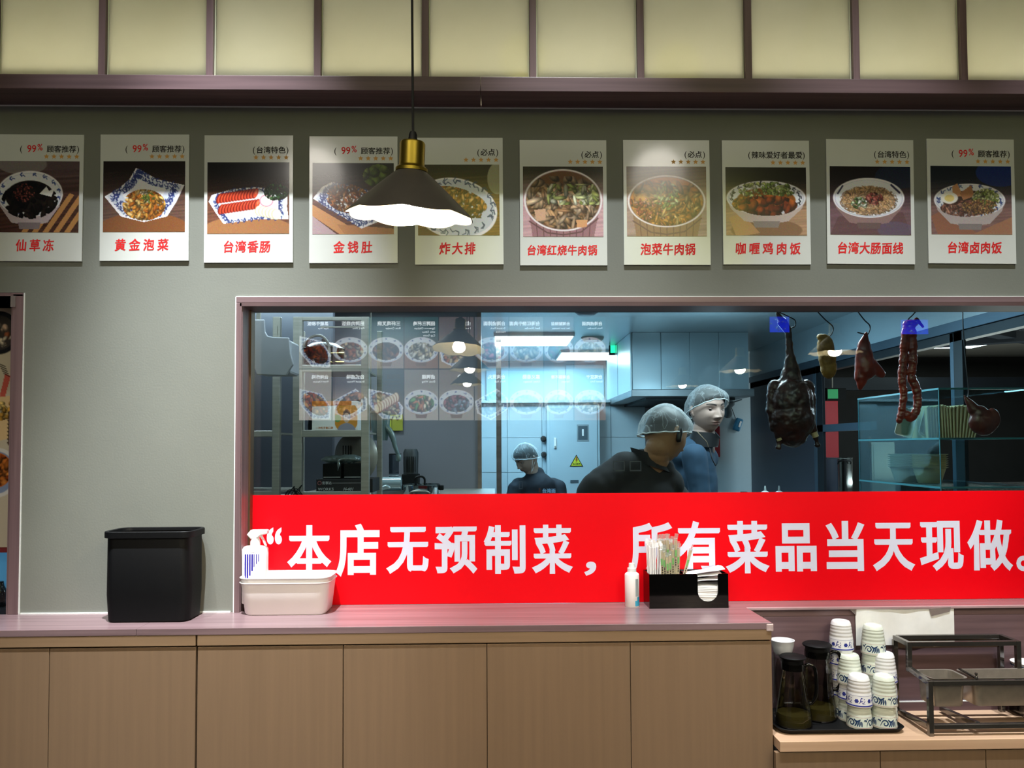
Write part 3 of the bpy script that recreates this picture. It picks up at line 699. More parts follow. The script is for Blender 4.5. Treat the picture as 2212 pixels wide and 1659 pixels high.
sm = bpy.data.meshes.new('star'); sm.from_pydata([(x*.0093, 0, z*.0093) for x, z in st_pts]+[(0, 0, 0)], [], [(i, (i+1) % 10, 10) for i in range(10)]); sm.materials.append(M['star'])
for k, (x0, x1, y0, y1, red, cap, title, tx0, tx1, lab) in enumerate(CARDS):
    cy = (y0+y1)/2; cxp = (x0+x1)/2; c = P(cxp, cy, -.006); w = P(x1, cy, -.006).x-P(x0, cy, -.006).x; h = P(cxp, y0, -.006).z-P(cxp, y1, -.006).z
    t = thing('menu_card', (c.x, -.006, c.z), lab+', on the grey wall', 'menu card', 'row of printed dish cards above the window')
    t.rotation_euler = (0, math.radians([.2, -.25, -.2, -.1, -.2, 0, .05, .05, .45, .35][k]), 0)
    MB().box(-w/2, w/2, 0, .0055, -h/2, h/2).build('board', M['board'], t, bevel=.0006)
    s = w/190.0                     # metres per photo pixel on this card
    pt = h/2-59*s; pb = -h/2+63*s
    card_pic(k).mesh('dish_photo', M['print'], (-w/2+7*s, -.0007, pt), (1, 0, 0), (0, 0, 1), w-15*s, pt-pb, t)
    cm = MB(); yy = -.0005; rgt = w/2-7*s; zc = h/2-38*s
    text_mesh(cm, ')', (rgt-2*s, yy, zc), (1, 0, 0), (0, 0, 1), 19*s, .0, align='r')
    n = len(cap); cw = 15.6*s; xs = rgt-10*s-cw*n
    text_mesh(cm, cap, (xs, yy, zc), (1, 0, 0), (0, 0, 1), cw/.98, .018)
    if red:
        rm = MB(); text_mesh(rm, '99', (xs-42*s, yy, zc-1*s), (1, 0, 0), (0, 0, 1), 22*s, .014, sx=.9); text_mesh(rm, '%', (xs-20*s, yy, zc+3*s), (1, 0, 0), (0, 0, 1), 20*s, .014, sx=.85); rm.build('percentage', M['ink_red'], t, )
        xs -= 50*s
    text_mesh(cm, '(', (xs-8*s, yy, zc), (1, 0, 0), (0, 0, 1), 19*s, .0)
    cm.build('caption', M['ink'], t)
    for i in range(5):
        o = bpy.data.objects.new('star', sm); COL.objects.link(o); o.parent = t; o.location = (rgt-(7+16.2*(4-i))*s-.001, -.0005, h/2-48.5*s)
    tm = MB(); n = len(title); gw = 24*s; a = (tx0-cxp)*s; b = (tx1-cxp)*s; zb = -h/2+24*s; gw = min(gw, (b-a-gw)/(n-1)*.98)
    for i, ch in enumerate(title):
        xx = a+(b-a-gw)*(i/(n-1)); vs, fs = fat_glyph(ch, .026)
        tm.add([(xx+(vx+.06*vy)*gw, yy+vd, zb+vy*gw*1.12+(.05*vx*gw)) for vx, vy, vd in vs], fs)
    tm.build('title', M['ink_red'], t)
# ------------------------------------------------------------------ pendant lamps
black_shade = mat('black_enamel', '4a4641', rough=.42, var=.08, spec=.4, scale=(30, 30, 30))
cream_shade = mat('cream_enamel', 'f6efd8', rough=.6, var=.03)
brass = mat('brushed_brass', 'b39a3c', rough=.34, metal=1.0, var=.15, scale=(60, 60, 5))
bulb_m = mat('lit_bulb', 'fff4d8', emis=(1.0, .84, .60), es=240)
def shade_mesh(R=.131, r0=.031, h=.090, th=.002, inner=False):
    mb = MB(); n = 96; L = 12; vs = []; fs = []
    for i in range(L+1):
        t = i/L
        for k in range(n):
            a = 2*math.pi*k/n; lob = abs(math.sin(a*4)); c = 1-lob**.8
            r = r0+(R-r0)*t; r = r*(1+(.02-.055*c)*t**2); z = -h*t**1.05-(.006*(lob)-.003)*t**3
            if inner: r -= th; z -= th*.2
            vs.append((r*math.cos(a), r*math.sin(a), z))
    for i in range(L):
        for k in range(n):
            k2 = (k+1) % n; q = (i*n+k, i*n+k2, (i+1)*n+k2, (i+1)*n+k); fs.append(q if inner else q[::-1])
    mb.add(vs, fs); return mb
def pendant(loc, label, tilt=(0, 0), cord=2.4, top_dx=0.0, energy=20):
    t = thing('pendant_lamp', loc, label, 'lamp', 'black scalloped pendant lamps'); t.rotation_euler = (tilt[0], tilt[1], 0)
    # origin at the top centre of the cone
    shade_mesh().build('shade', black_shade, t, smooth=2)
    shade_mesh(inner=True).build('shade_lining', cream_shade, t, smooth=2)
    MB().lathe([(.0, .0), (.033, 0), (.033, .006), (.0285, .010), (.0262, .013), (.0262, .056), (.0235, .060), (0, .060)], n=40).build('brass_cap', brass, t, smooth=True)
    MB().lathe([(0, .060), (.0105, .060), (.0085, .070), (.0085, .074), (.006, .080), (0, .080)], n=24).build('cord_grip', M['rubber'], t, smooth=True)
    MB().lathe([(0, -.108), (.008, -.1075), (.020, -.103), (.029, -.093), (.032, -.082), (.028, -.069), (.018, -.048), (.013, -.012), (.013, -.002), (0, -.002)][::-1], n=32).build('bulb', bulb_m, t, smooth=2)
    mb = MB(); a = Euler(t.rotation_euler).to_matrix().inverted(); base = Vector((0, 0, .079)); top = a @ Vector((top_dx, 0, cord))
    mb.tube([base, top], .0026, 8); mb.build('cord', M['rubber'], t)
    return t
lp = P(889, 371, -.99)
pendant(lp, 'black scalloped pendant lamp with brass cap in front of the cards', (math.radians(7.5), math.radians(3.0)), top_dx=-.012)
zz = lp.z
ex = 'pendant lamp behind the camera, seen mirrored in the window, '
for (x, y, w) in ((-.155, .55, 'nearest of the left row'), (-.21, -.55, 'farthest of the left row'), (1.76, 1.40, 'right of the hanging duck'), (1.57, .45, 'left of the hanging duck'), (1.50, -.78, 'over the staff heads')):
    pendant(Vector((x, -2.56+y, zz)), 'black '+ex+w, energy=9)

# yellow paper lanterns and menu boards of the hall, seen only as reflections
lan = mat('lantern_paper', 'efe98a', rough=.8, emis=(.85, .80, .25), es=1.5)
def lantern(x, y, z, w):
    t = thing('paper_lantern', (x, y, z), 'yellow ribbed paper lantern of the hall, mirrored in the frosted panels, '+w, 'lantern', 'yellow paper lanterns')
    mb = MB(); n = 48; prof = []
    vs = []; fs = []; L = 14
    for i in range(L+1):
        u = -1.25+2.5*i/L; r = .17*math.cos(u)**.5; zz_ = .14*math.sin(u)/math.sin(1.25)
        for k in range(n):
            a = 2*math.pi*k/n; q = r*(1-.06*abs(math.cos(a*6))**6); vs.append((q*math.cos(a), q*math.sin(a), zz_))
    for i in range(L):
        for k in range(n): fs.append((i*n+k, i*n+(k+1) % n, (i+1)*n+(k+1) % n, (i+1)*n+k))
    mb.add(vs, fs).build('paper_shade', lan, t, smooth=2)
    MB().lathe([(0, .14), (.06, .14), (.06, .15), (0, .15)], n=24).build('top_ring', M['black'], t); MB().tube([(0, 0, .15), (0, 0, 3.7+EYE-z)], .003).build('cord', M['rubber'], t)
for (px, py, w) in ((1130, 128, 'left one'), (1463, 148, 'right one')):
    v = P(px, py, 3.0); lantern(v.x, 2*PY-3.0, v.z, w)
def poster(name, px0, px1, py0, py1, pic, title, sub, lab, tcol, dist=5.94, grp='backlit menu posters of the hall'):
    a = P(px0, py0, dist); b = P(px1, py1, dist); y = 2*GY-dist
    w = abs(b.x-a.x); h = a.z-b.z; xl = max(a.x, b.x)    # seen from the window the poster's left edge has the larger x
    t = thing(name, ((a.x+b.x)/2, y, (a.z+b.z)/2), lab, 'poster', grp)
    MB().box(-w/2+.002, w/2-.002, -.03, -.001, -h/2+.002, h/2-.002).build('lightbox', M['black'], t)
    pic.mesh('print', M['lit_print'], (w/2-.002, 0, h/2-.002), (-1, 0, 0), (0, 0, 1), w-.004, h-.004, t)
    if title:
        tm = MB(); n = len(title); s = w*.13
        text_mesh(tm, title, (w/2-.035, .001, h/2-.10), (-1, 0, 0), (0, 0, 1), s, .03)
        for i, l in enumerate(sub.split('/')): text_mesh(tm, l, (w/2-.035, .001, h/2-.145-.04*i), (-1, 0, 0), (0, 0, 1), s*.62, .01)
        tm.build('lettering', tcol, t)
    return t
wl = mat('lit_letter', 'f4f6f8', emis=(1, 1, 1), es=5); bl_ = mat('brown_letter', '7a6a2c', rough=.6, var=.1)
def dish_poster(k):
    p = Pic(60, 84, 50+k); top = ['3c3a3e', '48464c', '1d4a4c', '1f4c4e', '6c5c5c', '6c6a72', '7c7a70', '4a3a3a', 'b6aaa0', '57494e', '2c3a3c', '8a8078', '86766c', '7a7478', '5a5a60', '6a6a70'][k % 16]
    p.grad(top, ['8a7a76', '6a5a58', 'a08a80', '90644c', 'b0906c', 'a0887c', '9a8a80', '6a5a5a', 'c9bdb4', 'c6b4a8', '6a5a4c', 'b8aca0', 'a89c90', '9a9490', '8a8a8a', '8a8a8a'][k % 16], .3, .7)
    if k % 16 in (0, 8, 10): squareplate(p, [(.02, .74), (.30, .48), (.98, .38), (.98, .68), (.60, .96), (.06, .98)], .72, True); m = p.ell(.50, .68, .40, .19, -.35)
    elif k % 16 in (4, 9, 13): squareplate(p, [(.01, .58), (.34, .38), (.99, .62), (.92, .86), (.52, .99), (.03, .78)], .74, True); m = p.ell(.48, .67, .40, .19, .35)
    else: m = bowl(p, .5, .64, .50, .24, .24, 'a8765c', '9a6a44', mot=10)
    pal = [['8a3a1c', 'b0552c', '6c2412'], ['9a4a30', 'b86a44', 'd8c0a0'], ['5a2c20', '7c4430', 'a0684a', '3c1c16'], ['e0dcd0', 'c8b898'], ['d8b080', 'e8d0a8', 'b06a50'], ['c0505a', 'd88088', 'e8c0b0'], ['d8c8b0', 'c0a888'], ['8a2a1c', '5a7a3a', 'a04030'], ['b0502c', 'c86a3a', 'e0a060'], ['c08058', 'a86844', 'd8a078'], ['ecdcb8', 'd8c098', 'a05a44'], ['d88a60', 'f0d8c0', '6a9a60'], ['a0606a', '8a98a8'], ['c0c8d0', 'a8b8c8'], ['a0a0a0'], ['a0a0a0']][k % 16]
    p.blobs(m, pal, 110, (.07, .15), (.035, .07), hi=.5)
    if k % 16 == 10:
        for i in range(9): x = .20+.068*i; y = .55+.028*i; p.put(p.ell(x, y, .075, .10, .3), '8a4a34'); p.put(p.ell(x+.012, y-.006, .066, .09, .3), 'f0e0c4')
    return p.noise(.02)
PT = [(646, 716, '黑椒牛柳饭', 'Beef Rice'), (718, 794, '招牌肉燥饭', 'Pork Rice'), (795, 872, '三杯鸡叉烧', 'Rice Combo'), (873, 947, '招牌三杯鸡', 'Signature Chicken/with Three/Cup Sauce'), (948, 1024, '卤肉饭', 'Rice'), (1025, 1099, '台湾卤排面', 'Braised Pork/Noodles'), (1100, 1174, '台湾红烧牛肉面', 'Beef Noodles'), (1175, 1239, '台湾酸辣面', 'Hot Sour Noodles'), (1240, 1309, '台湾卤肉面', 'Pork Noodles')]
PB = [(646, 716, '台湾炸鸡', 'Fried Chicken'), (718, 794, '台式卤味', 'Braised Platter'), (795, 872, '菜脯蛋', 'Pan-fried Egg with/Preserved Vegetables'), (873, 947, '卤鸭翅', 'Duck Wing'), (948, 1024, '炸鱿鱼', 'Squid'), (1025, 1099, '台湾贡丸', 'Pork Ball'), (1100, 1174, '嘉义香肠', 'Chiayi Sausage'), (1175, 1239, '台湾甜不辣', 'Tempura'), (1240, 1309, '台湾豆干', 'Dried Tofu')]
for r, row, y0, y1 in ((0, PT, 683, 796), (1, PB, 798, 908)):
    for i, (x0, x1, tt_, sb) in enumerate(row):
        poster('menu_poster', x0, x1, y0, y1, dish_poster(i+(8 if r else 0) if i < 8 else 3), tt_, sb, 'backlit hall poster mirrored in the window glass, %s row, %s from the left' % ('upper' if r == 0 else 'lower', ORD[i]), bl_ if (r, i) == (1, 2) else wl)
struct('trim_50', MB().box(-4.4, 6.5, -5.99, -5.95, EYE+1.55, EYE+2.75), mat('glow_band_face', 'e8e0c0', rough=.6, emis=(1.0, .90, .74), es=.75))  # glowing band added across the hall to brighten the card gloss
for i, (a_, b_) in enumerate(((858, 905), (945, 1092), (1340, 1606))):  # yellow glow boxes added so lantern gleams show on the cards
    p = P(a_, 300, 6.0); q = P(b_, 460, 6.0); t = thing('yellow_glow_box', ((p.x+q.x)/2, -5.93, EYE+2.0), 'added yellow glow box standing in for hall lanterns, %s mirrored in the card gloss' % ORD[i], 'lightbox', 'added yellow glow boxes of the hall')
    MB().box(-(q.x-p.x)/2, (q.x-p.x)/2, -.02, .02, -.30, .85).build('lit_face', mat('yellow_lit', 'e0d860', rough=.6, emis=(.90, .92, .22), es=3.2), t); MB().box(-(q.x-p.x)/2-.02, (q.x-p.x)/2+.02, -.03, .0, -.33, .88).build('lightbox_case', M['black'], t)
pb_ = Pic(40, 40, 5); pb_.grad('0a1ec8', '1a38ff'); pb_.blobs(pb_.ell(.5, .5, .5, .5), ['8090ff', '2040e0', 'a0e0ff'], 20, (.02, .1), (.01, .03))
poster('blue_sign', 1662, 1706, 668, 718, pb_, '', '', 'bright blue lit sign of the hall, mirrored above the duck', wl, grp='blue signs')
poster('blue_sign', 1946, 2006, 690, 722, pb_, '', '', 'bright blue lit sign of the hall, mirrored over the sausage top', wl, grp='blue signs')

# ------------------------------------------------------------------ black bin
def bin_():
    c = PZ(330, 1337, CZ); y0 = c.y                       # front foot of the bin
    xl = PZ(243, 1335, CZ).x; xr = PZ(412, 1336, CZ).x
    w = xr-xl; d = .125; cx = (xl+xr)/2+.006; cy = -.006-.073
    Hh = P(330, 1153, y0-.01).z-CZ
    wt_ = P(425, 1152, y0-.012).x-P(226, 1155, y0-.012).x
    t = thing('waste_bin', (cx, cy, CZ), 'tapered black plastic bin standing open on the left worktop', 'bin')
    dt = .140; Hh += .012; wt_ *= .965
    r = .03; mb = MB()
    tub(mb, [(w-.012, d-.012, r-.006, 0), (w, d, r, .004), (w+.010, d+.003, r, Hh*.3), (wt_-.018, dt-.008, r, Hh-.022), (wt_-.016, dt-.010, r, Hh-.02), (wt_-.020, dt-.014, r, Hh-.004), (wt_-.024, dt-.014, r, Hh-.02), (w+.0, d-.010, r, .01)])
    mb.build('bin_body', M['black'], t, smooth=True, loc=(0.004, 0, 0))
    rm = MB(); tub(rm, [(wt_-.022, dt-.008, r+.004, Hh-.022), (wt_, dt+.006, r+.006, Hh-.020), (wt_, dt+.006, r+.006, Hh-.002), (wt_-.004, dt+.002, r+.004, Hh), (wt_-.020, dt-.014, r, Hh-.001), (wt_-.022, dt-.016, r, Hh-.01)], False, False)
    rm.build('rim', M['black'], t, smooth=True, loc=(.004, 0, 0))
    return t
bin_()

# ------------------------------------------------------------------ white tubs and spray bottle
def wtub(z, label):
    t = thing('storage_tub', (TX, TY, z), label, 'tub', 'stacked white plastic tubs'); w, d, h = TW, TD, .105
    mb = MB(); tub(mb, [(w-.04, d-.035, .03, 0), (w-.030, d-.026, .035, .006), (w-.012, d-.012, .035, h-.016), (w-.010, d-.010, .035, h-.004), (w, d, .04, h-.002), (w, d, .04, h), (w-.010, d-.010, .035, h), (w-.014, d-.014, .033, h-.006), (w-.034, d-.030, .03, .009)])
    mb.build('tub_body', M['white'], t, smooth=True); return t
f = PZ(612, 1330, CZ); TY0 = f.y; TW = P(712, 1252, TY0).x-P(512, 1252, TY0).x; TD = .165; TX = (P(712, 1252, TY0).x+P(512, 1252, TY0).x)/2; TY = TY0+TD/2-.01
wtub(CZ, 'lower white tub of the nested pair on the worktop')
wtub(CZ+.0155, 'upper white tub nested in another, holding a spray bottle')
def spray():
    c = P(551, 1250, TY+.01); z0 = CZ+.0155+.0105; s = (2.56+TY+.01)/F
    t = thing('spray_bottle', (c.x, TY+.01, z0), 'white trigger spray bottle with blue stripes standing in the tub', 'bottle')
    hb = P(551, 1178, TY+.01).z-z0
    w = 50*s; mb = MB(); tub(mb, [(w-.004, w*.62-.004, .008, 0), (w, w*.62, .010, .003), (w, w*.62, .010, hb-.012), (w-.010, w*.5, .010, hb-.003), (.030, .030, .0145, hb)])
    mb.build('bottle_body', M['white'], t, smooth=True)
    MB().lathe([(.014, hb-.002), (.016, hb), (.016, hb+.014), (.0145, hb+.018), (.012, hb+.028), (0, hb+.028)], n=28).build('collar', M['white'], t, smooth=True)
    h2 = hb+.022; tr = MB()
    tr.prism([(-.022, h2+.010), (-.012, h2-.001), (.000, h2+.0), (.010, h2+.003), (.020, h2+.012), (.042, h2+.016), (.042, h2+.030), (-.012, h2+.030), (-.026, h2+.014)], -.012, .012)
    tr.build('spray_head', M['white'], t, bevel=.003)
    MB().prism([(.012, h2+.013), (.021, h2+.013), (.034, h2-.012), (.038, h2-.024), (.031, h2-.021), (.024, h2-.004)], -.006, .006).build('trigger', M['white'], t, bevel=.0015)
    ink = mat('navy_ink', '241a94', rough=.5, var=.05)
    lens = [.92, .62, .44, .34, .26, .20, .15]
    for i, L in enumerate(lens):
        x = -w/2+.012+.0072*i*1.02; bw = .0048*(1 if i < 4 else .55)
        MB().box(x, x+bw, -w*.31-.0006, -w*.31+.0005, (hb-.026)-L*(hb-.03), hb-.026).build('stripe', ink, t)
    tm = MB(); text_mesh(tm, 'CLEANER', (-w/2+.022, -w*.31-.0004, hb-.022), (1, 0, 0), (0, 0, 1), .005, .01); tm.build('lettering', M['ink'], t)
spray()

# ------------------------------------------------------------------ small pump bottle and napkin box
def pump():
    c = PZ(1367, 1311, CZ); s = (2.56+c.y)/F
    t = thing('spray_bottle', (c.x, c.y+.012, CZ), 'small white mist bottle with turquoise label beside the black box', 'bottle')
    R = 15.5*s; h1 = 68*s
    MB().lathe([(0, 0), (R-.001, 0), (R, .002), (R, h1), (R*.93, h1+.004), (R*.6, h1+.009), (R*.6, h1+.011), (0, h1+.011)], n=36).build('bottle_body', M['white'], t, smooth=True)
    MB().lathe([(0, h1+.008), (R*.62, h1+.008), (R*.62, h1+.022), (R*.45, h1+.023), (R*.40, h1+.038), (0, h1+.038)], n=28).build('spray_cap', mat('milky_cap', 'e9ecec', rough=.25, var=.02), t, smooth=True)
    a0, a1 = -math.pi*.42, -math.pi*.05; lab = MB(); n = 14
    for (z0, z1, m0, m1) in ((.004, .022, a0, a1), (.022, .034, a0+.32, a1)):
        vs = []; 
        for k in range(n+1):
            a = m0+(m1-m0)*k/n
            vs += [((R+.0003)*math.cos(a), (R+.0003)*math.sin(a), z0), ((R+.0003)*math.cos(a), (R+.0003)*math.sin(a), z1)]
        lab.add(vs, [(2*k, 2*k+2, 2*k+3, 2*k+1) for k in range(n)])
    lab.build('turquoise_label', mat('turquoise_ink', '3c9fc0', rough=.4, var=.05), t)
    l2 = MB(); vs = []
    for k in range(n+1):
        a = -math.pi*.40+.5*k/n; vs += [((R+.0003)*math.cos(a), (R+.0003)*math.sin(a), .036), ((R+.0003)*math.cos(a), (R+.0003)*math.sin(a), h1-.012)]
    l2.add(vs, [(2*k, 2*k+2, 2*k+3, 2*k+1) for k in range(n)]).build('grey_label', mat('grey_ink', '9aa4a6', rough=.5, var=.1), t)
pump()
def nbox():
    a = PZ(1403, 1315, CZ); y0 = a.y; xl = a.x; xr = P(1574, 1315, y0).x; h = P(1490, 1240, y0).z-CZ; d = .10; w = xr-xl
    ox, oy = xl, y0
    t = thing('napkin_box', (ox, oy, CZ), 'black acrylic box with a U-shaped napkin slot on the worktop', 'box')
    s = (2.56+y0)/F; u0, u1, ub = (1508-1403)*s, (1552-1403)*s, (1315-1301)*s; rr = (u1-u0)/2; th = .003
    arc = [(u0+rr-rr*math.cos(k*math.pi/16), ub+rr-rr*math.sin(k*math.pi/16)) for k in range(17)]
    MB().prism([(0, 0), (w, 0), (w, h), (u1+.004, h), (u1, h-.004)]+arc[::-1]+[(u0, h-.004), (u0-.004, h), (0, h)], 0, th).build('front_panel', M['black_gloss'], t)
    MB().box(0, w, d-th, d, 0, h).build('back_panel', M['black_gloss'], t)
    MB().box(0, th, th, d-th, 0, h).build('side_panel', M['black_gloss'], t); MB().box(w-th, w, th, d-th, 0, h).build('side_panel', M['black_gloss'], t)
    MB().box(th, w-th, th, d-th, 0, th).build('base_panel', M['black_gloss'], t)
    dv = (1485-1403)*s
    MB().box(dv-.0015, dv+.0015, th, d-th, th, h-.003).build('divider', M['black_gloss'], t); MB().box((1440-1403)*s-.0015, (1440-1403)*s+.0015, th, d-th, th, h-.003).build('divider', M['black_gloss'], t)
    rnd = random.Random(3)
    # napkins: a pile in the right bay, the top ones loose
    n0 = dv+.006; n1 = w-.006
    for i in range(11):
        z = .004+i*.0062; mb = MB(); nx = 8; vs = []; j = rnd.uniform(-.001, .001)
        for k in range(nx+1):
            x = n0+(n1-n0)*k/nx; q = math.sin(k*1.1+i)*.0007
            vs += [(x, .006+j, z+q), (x, d-.006+j, z+q), (x, .006+j, z+.0050+q), (x, d-.006+j, z+.0050+q)]
        fs = []
        for k in range(nx): a_ = 4*k; fs += [(a_+2, a_+6, a_+7, a_+3), (a_, a_+1, a_+5, a_+4), (a_, a_+4, a_+6, a_+2), (a_+1, a_+3, a_+7, a_+5)]
        fs += [(0, 2, 3, 1), (4*nx, 4*nx+1, 4*nx+3, 4*nx+2)]
        o = mb.add(vs, fs).build('napkin', M['paper'], smooth=True, loc=(ox, oy, CZ)); tag(o, '%s paper napkin of the flat pile inside the black box' % ('lowest' if i == 0 else ORD[i]+' from below,'), 'napkin', 'paper napkins in the black box')
    def loose(lab, z0, z1, dx, fold):
        mb = MB(); vs = []; nx, ny = 10, 5
        for sft in (0, .0012):
            for iy in range(ny+1):
                for k in range(nx+1):
                    u = k/nx; v = iy/ny; x = n0-dx+(n1-n0)*1.02*u; y = .008+v*(d-.016)
                    vs.append((x, y, z0+(z1-z0)*u+fold*math.sin(u*5+v*2)+.004*math.sin(v*4)+sft))
        N = (nx+1)*(ny+1); fs = []
        for iy in range(ny):
            for k in range(nx):
                a_ = iy*(nx+1)+k; fs += [(a_+N, a_+N+1, a_+N+nx+2, a_+N+nx+1), (a_, a_+nx+1, a_+nx+2, a_+1)]
        for k in range(nx): fs.append((k, k+1, k+1+N, k+N))
        o = mb.add(vs, fs).build('napkin', M['paper'], smooth=True, loc=(ox, oy, CZ)); tag(o, lab, 'napkin', 'paper napkins in the black box')
    loose('crumpled napkin sagging in the slot of the black box', .078, .098, .002, .004)
    loose('folded napkin tilted over the rim of the black box', .092, .112, .014, .003)
    loose('topmost napkin sticking up out of the black box', .104, .128, .004, .002)
    # wrapped straws: white paper sticks
    strawm = mat('straw_paper', 'ecebea', rough=.7, var=.05, scale=(80, 80, 6), bump=.2)
    for i in range(22):
        bx = .012+rnd.uniform(0, 1)*.030; by = .02+rnd.uniform(0, 1)*.06; tx = bx+(bx-.027)*.42+rnd.uniform(-.002, .002); ty = by+rnd.uniform(-.006, .006)
        L = .205+rnd.uniform(-.006, .008); t2 = thing('wrapped_straw', (ox+bx, oy+by, CZ+.004), 'white paper-wrapped straw in the bundle at the box left', 'straw', 'paper-wrapped straws in the black box')
        top = Vector((tx-bx, ty-by, L)); MB().bar((0, 0, 0), top*.96, .0042, .0036).build('sleeve', strawm, t2, bevel=.0006)
        e = top*.96; e2 = top*1.03+Vector((rnd.uniform(-.004, .004), rnd.uniform(-.003, .003), 0)); MB().bar(e-Vector((0, 0, .002)), e2, .0075, .0012).build('crimped_end', strawm, t2)
    bam = mat('bamboo', 'dcc48c', rough=.55, var=.1, scale=(90, 90, 6)); film = glassy('clear_sleeve', 'f6f8f4', .10, .15, opac=('f2f4f0', .16)); grn = mat('green_print', '6fa860', rough=.5, var=.1)
    def chop(bx, by, tx, ty, L, lab, grp='wrapped chopsticks in the black box'):
        t2 = thing('wrapped_chopsticks', (ox+bx, oy+by, CZ+.004), lab, 'chopsticks', grp); d_ = Vector((tx-bx, ty-by, L)); u = d_.normalized()
        for q in (-1, 1): MB().tube([Vector((q*.0024, 0, 0)), d_*.97+Vector((q*.0024, 0, 0))], .0021, 8).build('chopstick', bam, t2, smooth=True)
        MB().bar((0, 0, .001), d_*1.0, .0105, .0052).build('clear_sleeve', film, t2, bevel=.001)
        MB().bar(d_*.99, d_*1.07+Vector((.003, 0, 0)), .012, .0012).build('sleeve_end', film, t2)
        c0 = u*(L*.78); MB().bar(c0-u*.011+Vector((0, -.0032, 0)), c0+u*.011+Vector((0, -.0032, 0)), .0062, .0004).build('green_mark', grn, t2)
        for k in range(3):
            c1 = u*(L*.68-.008*k); MB().bar(c1-u*.0022+Vector((0, -.0032, 0)), c1+u*.0022+Vector((0, -.0032, 0)), .0034, .0004).build('printed_mark', M['ink'], t2)
    for i in range(20):
        bx = .057+.0066*(i % 7)+rnd.uniform(-.001, .001); by = .014+.026*(i//7)+rnd.uniform(0, .01); L = .215+rnd.uniform(-.03, .01) if i > 3 else .175+rnd.uniform(-.02, .02)
        chop(bx, by, bx+(bx-.082)*.5, by+rnd.uniform(-.006, .006), L, 'bamboo chopsticks in a clear sleeve in the upright bundle')
    chop(.096, .03, .150, .035, .188, 'pair of wrapped chopsticks leaning right, apart from the bundle')
nbox()

# ------------------------------------------------------------------ drinks station on the low worktop
LS = lambda y: (2.56+y)/F
tray_x0, tray_x1 = PZ(1676, 1580, LZ).x, PZ(1962, 1585, LZ).x
tyf = PZ(1820, 1588, LZ).y; tw = tray_x1-tray_x0; td = -.018-tyf
tx0_ = max(tray_x0, lx0+.006); tw = tray_x1-tx0_
t = thing('serving_tray', ((tx0_+tray_x1)/2, tyf+td/2, LZ), 'black plastic tray under the pitchers and the stacked cups', 'tray')
mb = MB(); tub(mb, [(tw-.03, td-.03, .025, 0), (tw-.02, td-.02, .03, .002), (tw, td, .035, .016), (tw-.004, td-.004, .033, .017), (tw-.024, td-.024, .03, .004)])
mb.build('tray_body', M['black'], t, smooth=True)
TZ = LZ+.0045
# cups standing upside down in stacks
ceram = mat('white_porcelain', 'eeeef0', rough=.22, var=.02, coat=.3); celad = mat('celadon_porcelain', 'dde5d8', rough=.22, var=.02, coat=.3)
navy = mat('navy_glaze', '243f66', rough=.3, var=.15, scale=(60, 60, 60)); cobalt = mat('cobalt_glaze', '2b3590', rough=.3, var=.2, scale=(60, 60, 60)); pinkline = mat('pink_glaze', 'c89c9c', rough=.3, var=.05)
CR, CT, CHh = .0383, .0285, .092      # rim radius, foot radius, height (inverted: rim down)
def cup_prof():
    pr = [(CR, 0), (CR+.0006, .003), (CR-.0006, .010), (CR-.0015, .030)]
    r = CR-.0015
    for k, z in enumerate((.045, .056, .067, .077)):
        rr = CR-(CR-CT-.001)*((z)/CHh)**1.5
        pr += [(rr, z-.004), (rr-.0009, z), (rr-.0002, z+.0015)]
    pr += [(CT, CHh-.004), (CT-.003, CHh-.0005), (CT-.006, CHh), (CT-.007, CHh-.002), (0, CHh-.002)]
    return pr
def r_at(z): 
    pr = cup_prof()
    for (r0, z0), (r1, z1) in zip(pr, pr[1:]):
        if z0 <= z <= z1 and z1 > z0: return r0+(r1-r0)*(z-z0)/(z1-z0)
    return CT
def on_cup(mb, poly, off=.0004):
    """flat (angle-metres, z) polygon laid on the cup wall"""
    mb.add([((r_at(z)+off)*math.cos(s/CR), (r_at(z)+off)*math.sin(s/CR), z) for s, z in poly], [tuple(range(len(poly)))])
def brush(mb, pts, w):
    pts = [Vector((a, b, 0)) for a, b in pts]; pts = smoothpath(pts, 5); n = len(pts); L = []; R_ = []
    for i, p in enumerate(pts):
        t_ = (pts[min(i+1, n-1)]-pts[max(i-1, 0)]).normalized(); nn = Vector((-t_.y, t_.x, 0)); ww = 1.4*w*math.sin(math.pi*min(1, (i+.6)/n))**.6
        L.append(p+nn*ww/2); R_.append(p-nn*ww/2)
    for i in range(n-1): on_cup(mb, [(q.x, q.y) for q in (L[i], L[i+1], R_[i+1], R_[i])])
def disc(mb, s, z, r, n=10): on_cup(mb, [(s+r*math.cos(k*2*math.pi/n), z+r*math.sin(k*2*math.pi/n)) for k in range(n)])
def band(mb, z, h):
    n = 48
    for k in range(n): on_cup(mb, [(2*math.pi*CR*k/n, z), (2*math.pi*CR*(k+1)/n, z), (2*math.pi*CR*(k+1)/n, z+h), (2*math.pi*CR*k/n, z+h)], .00035)
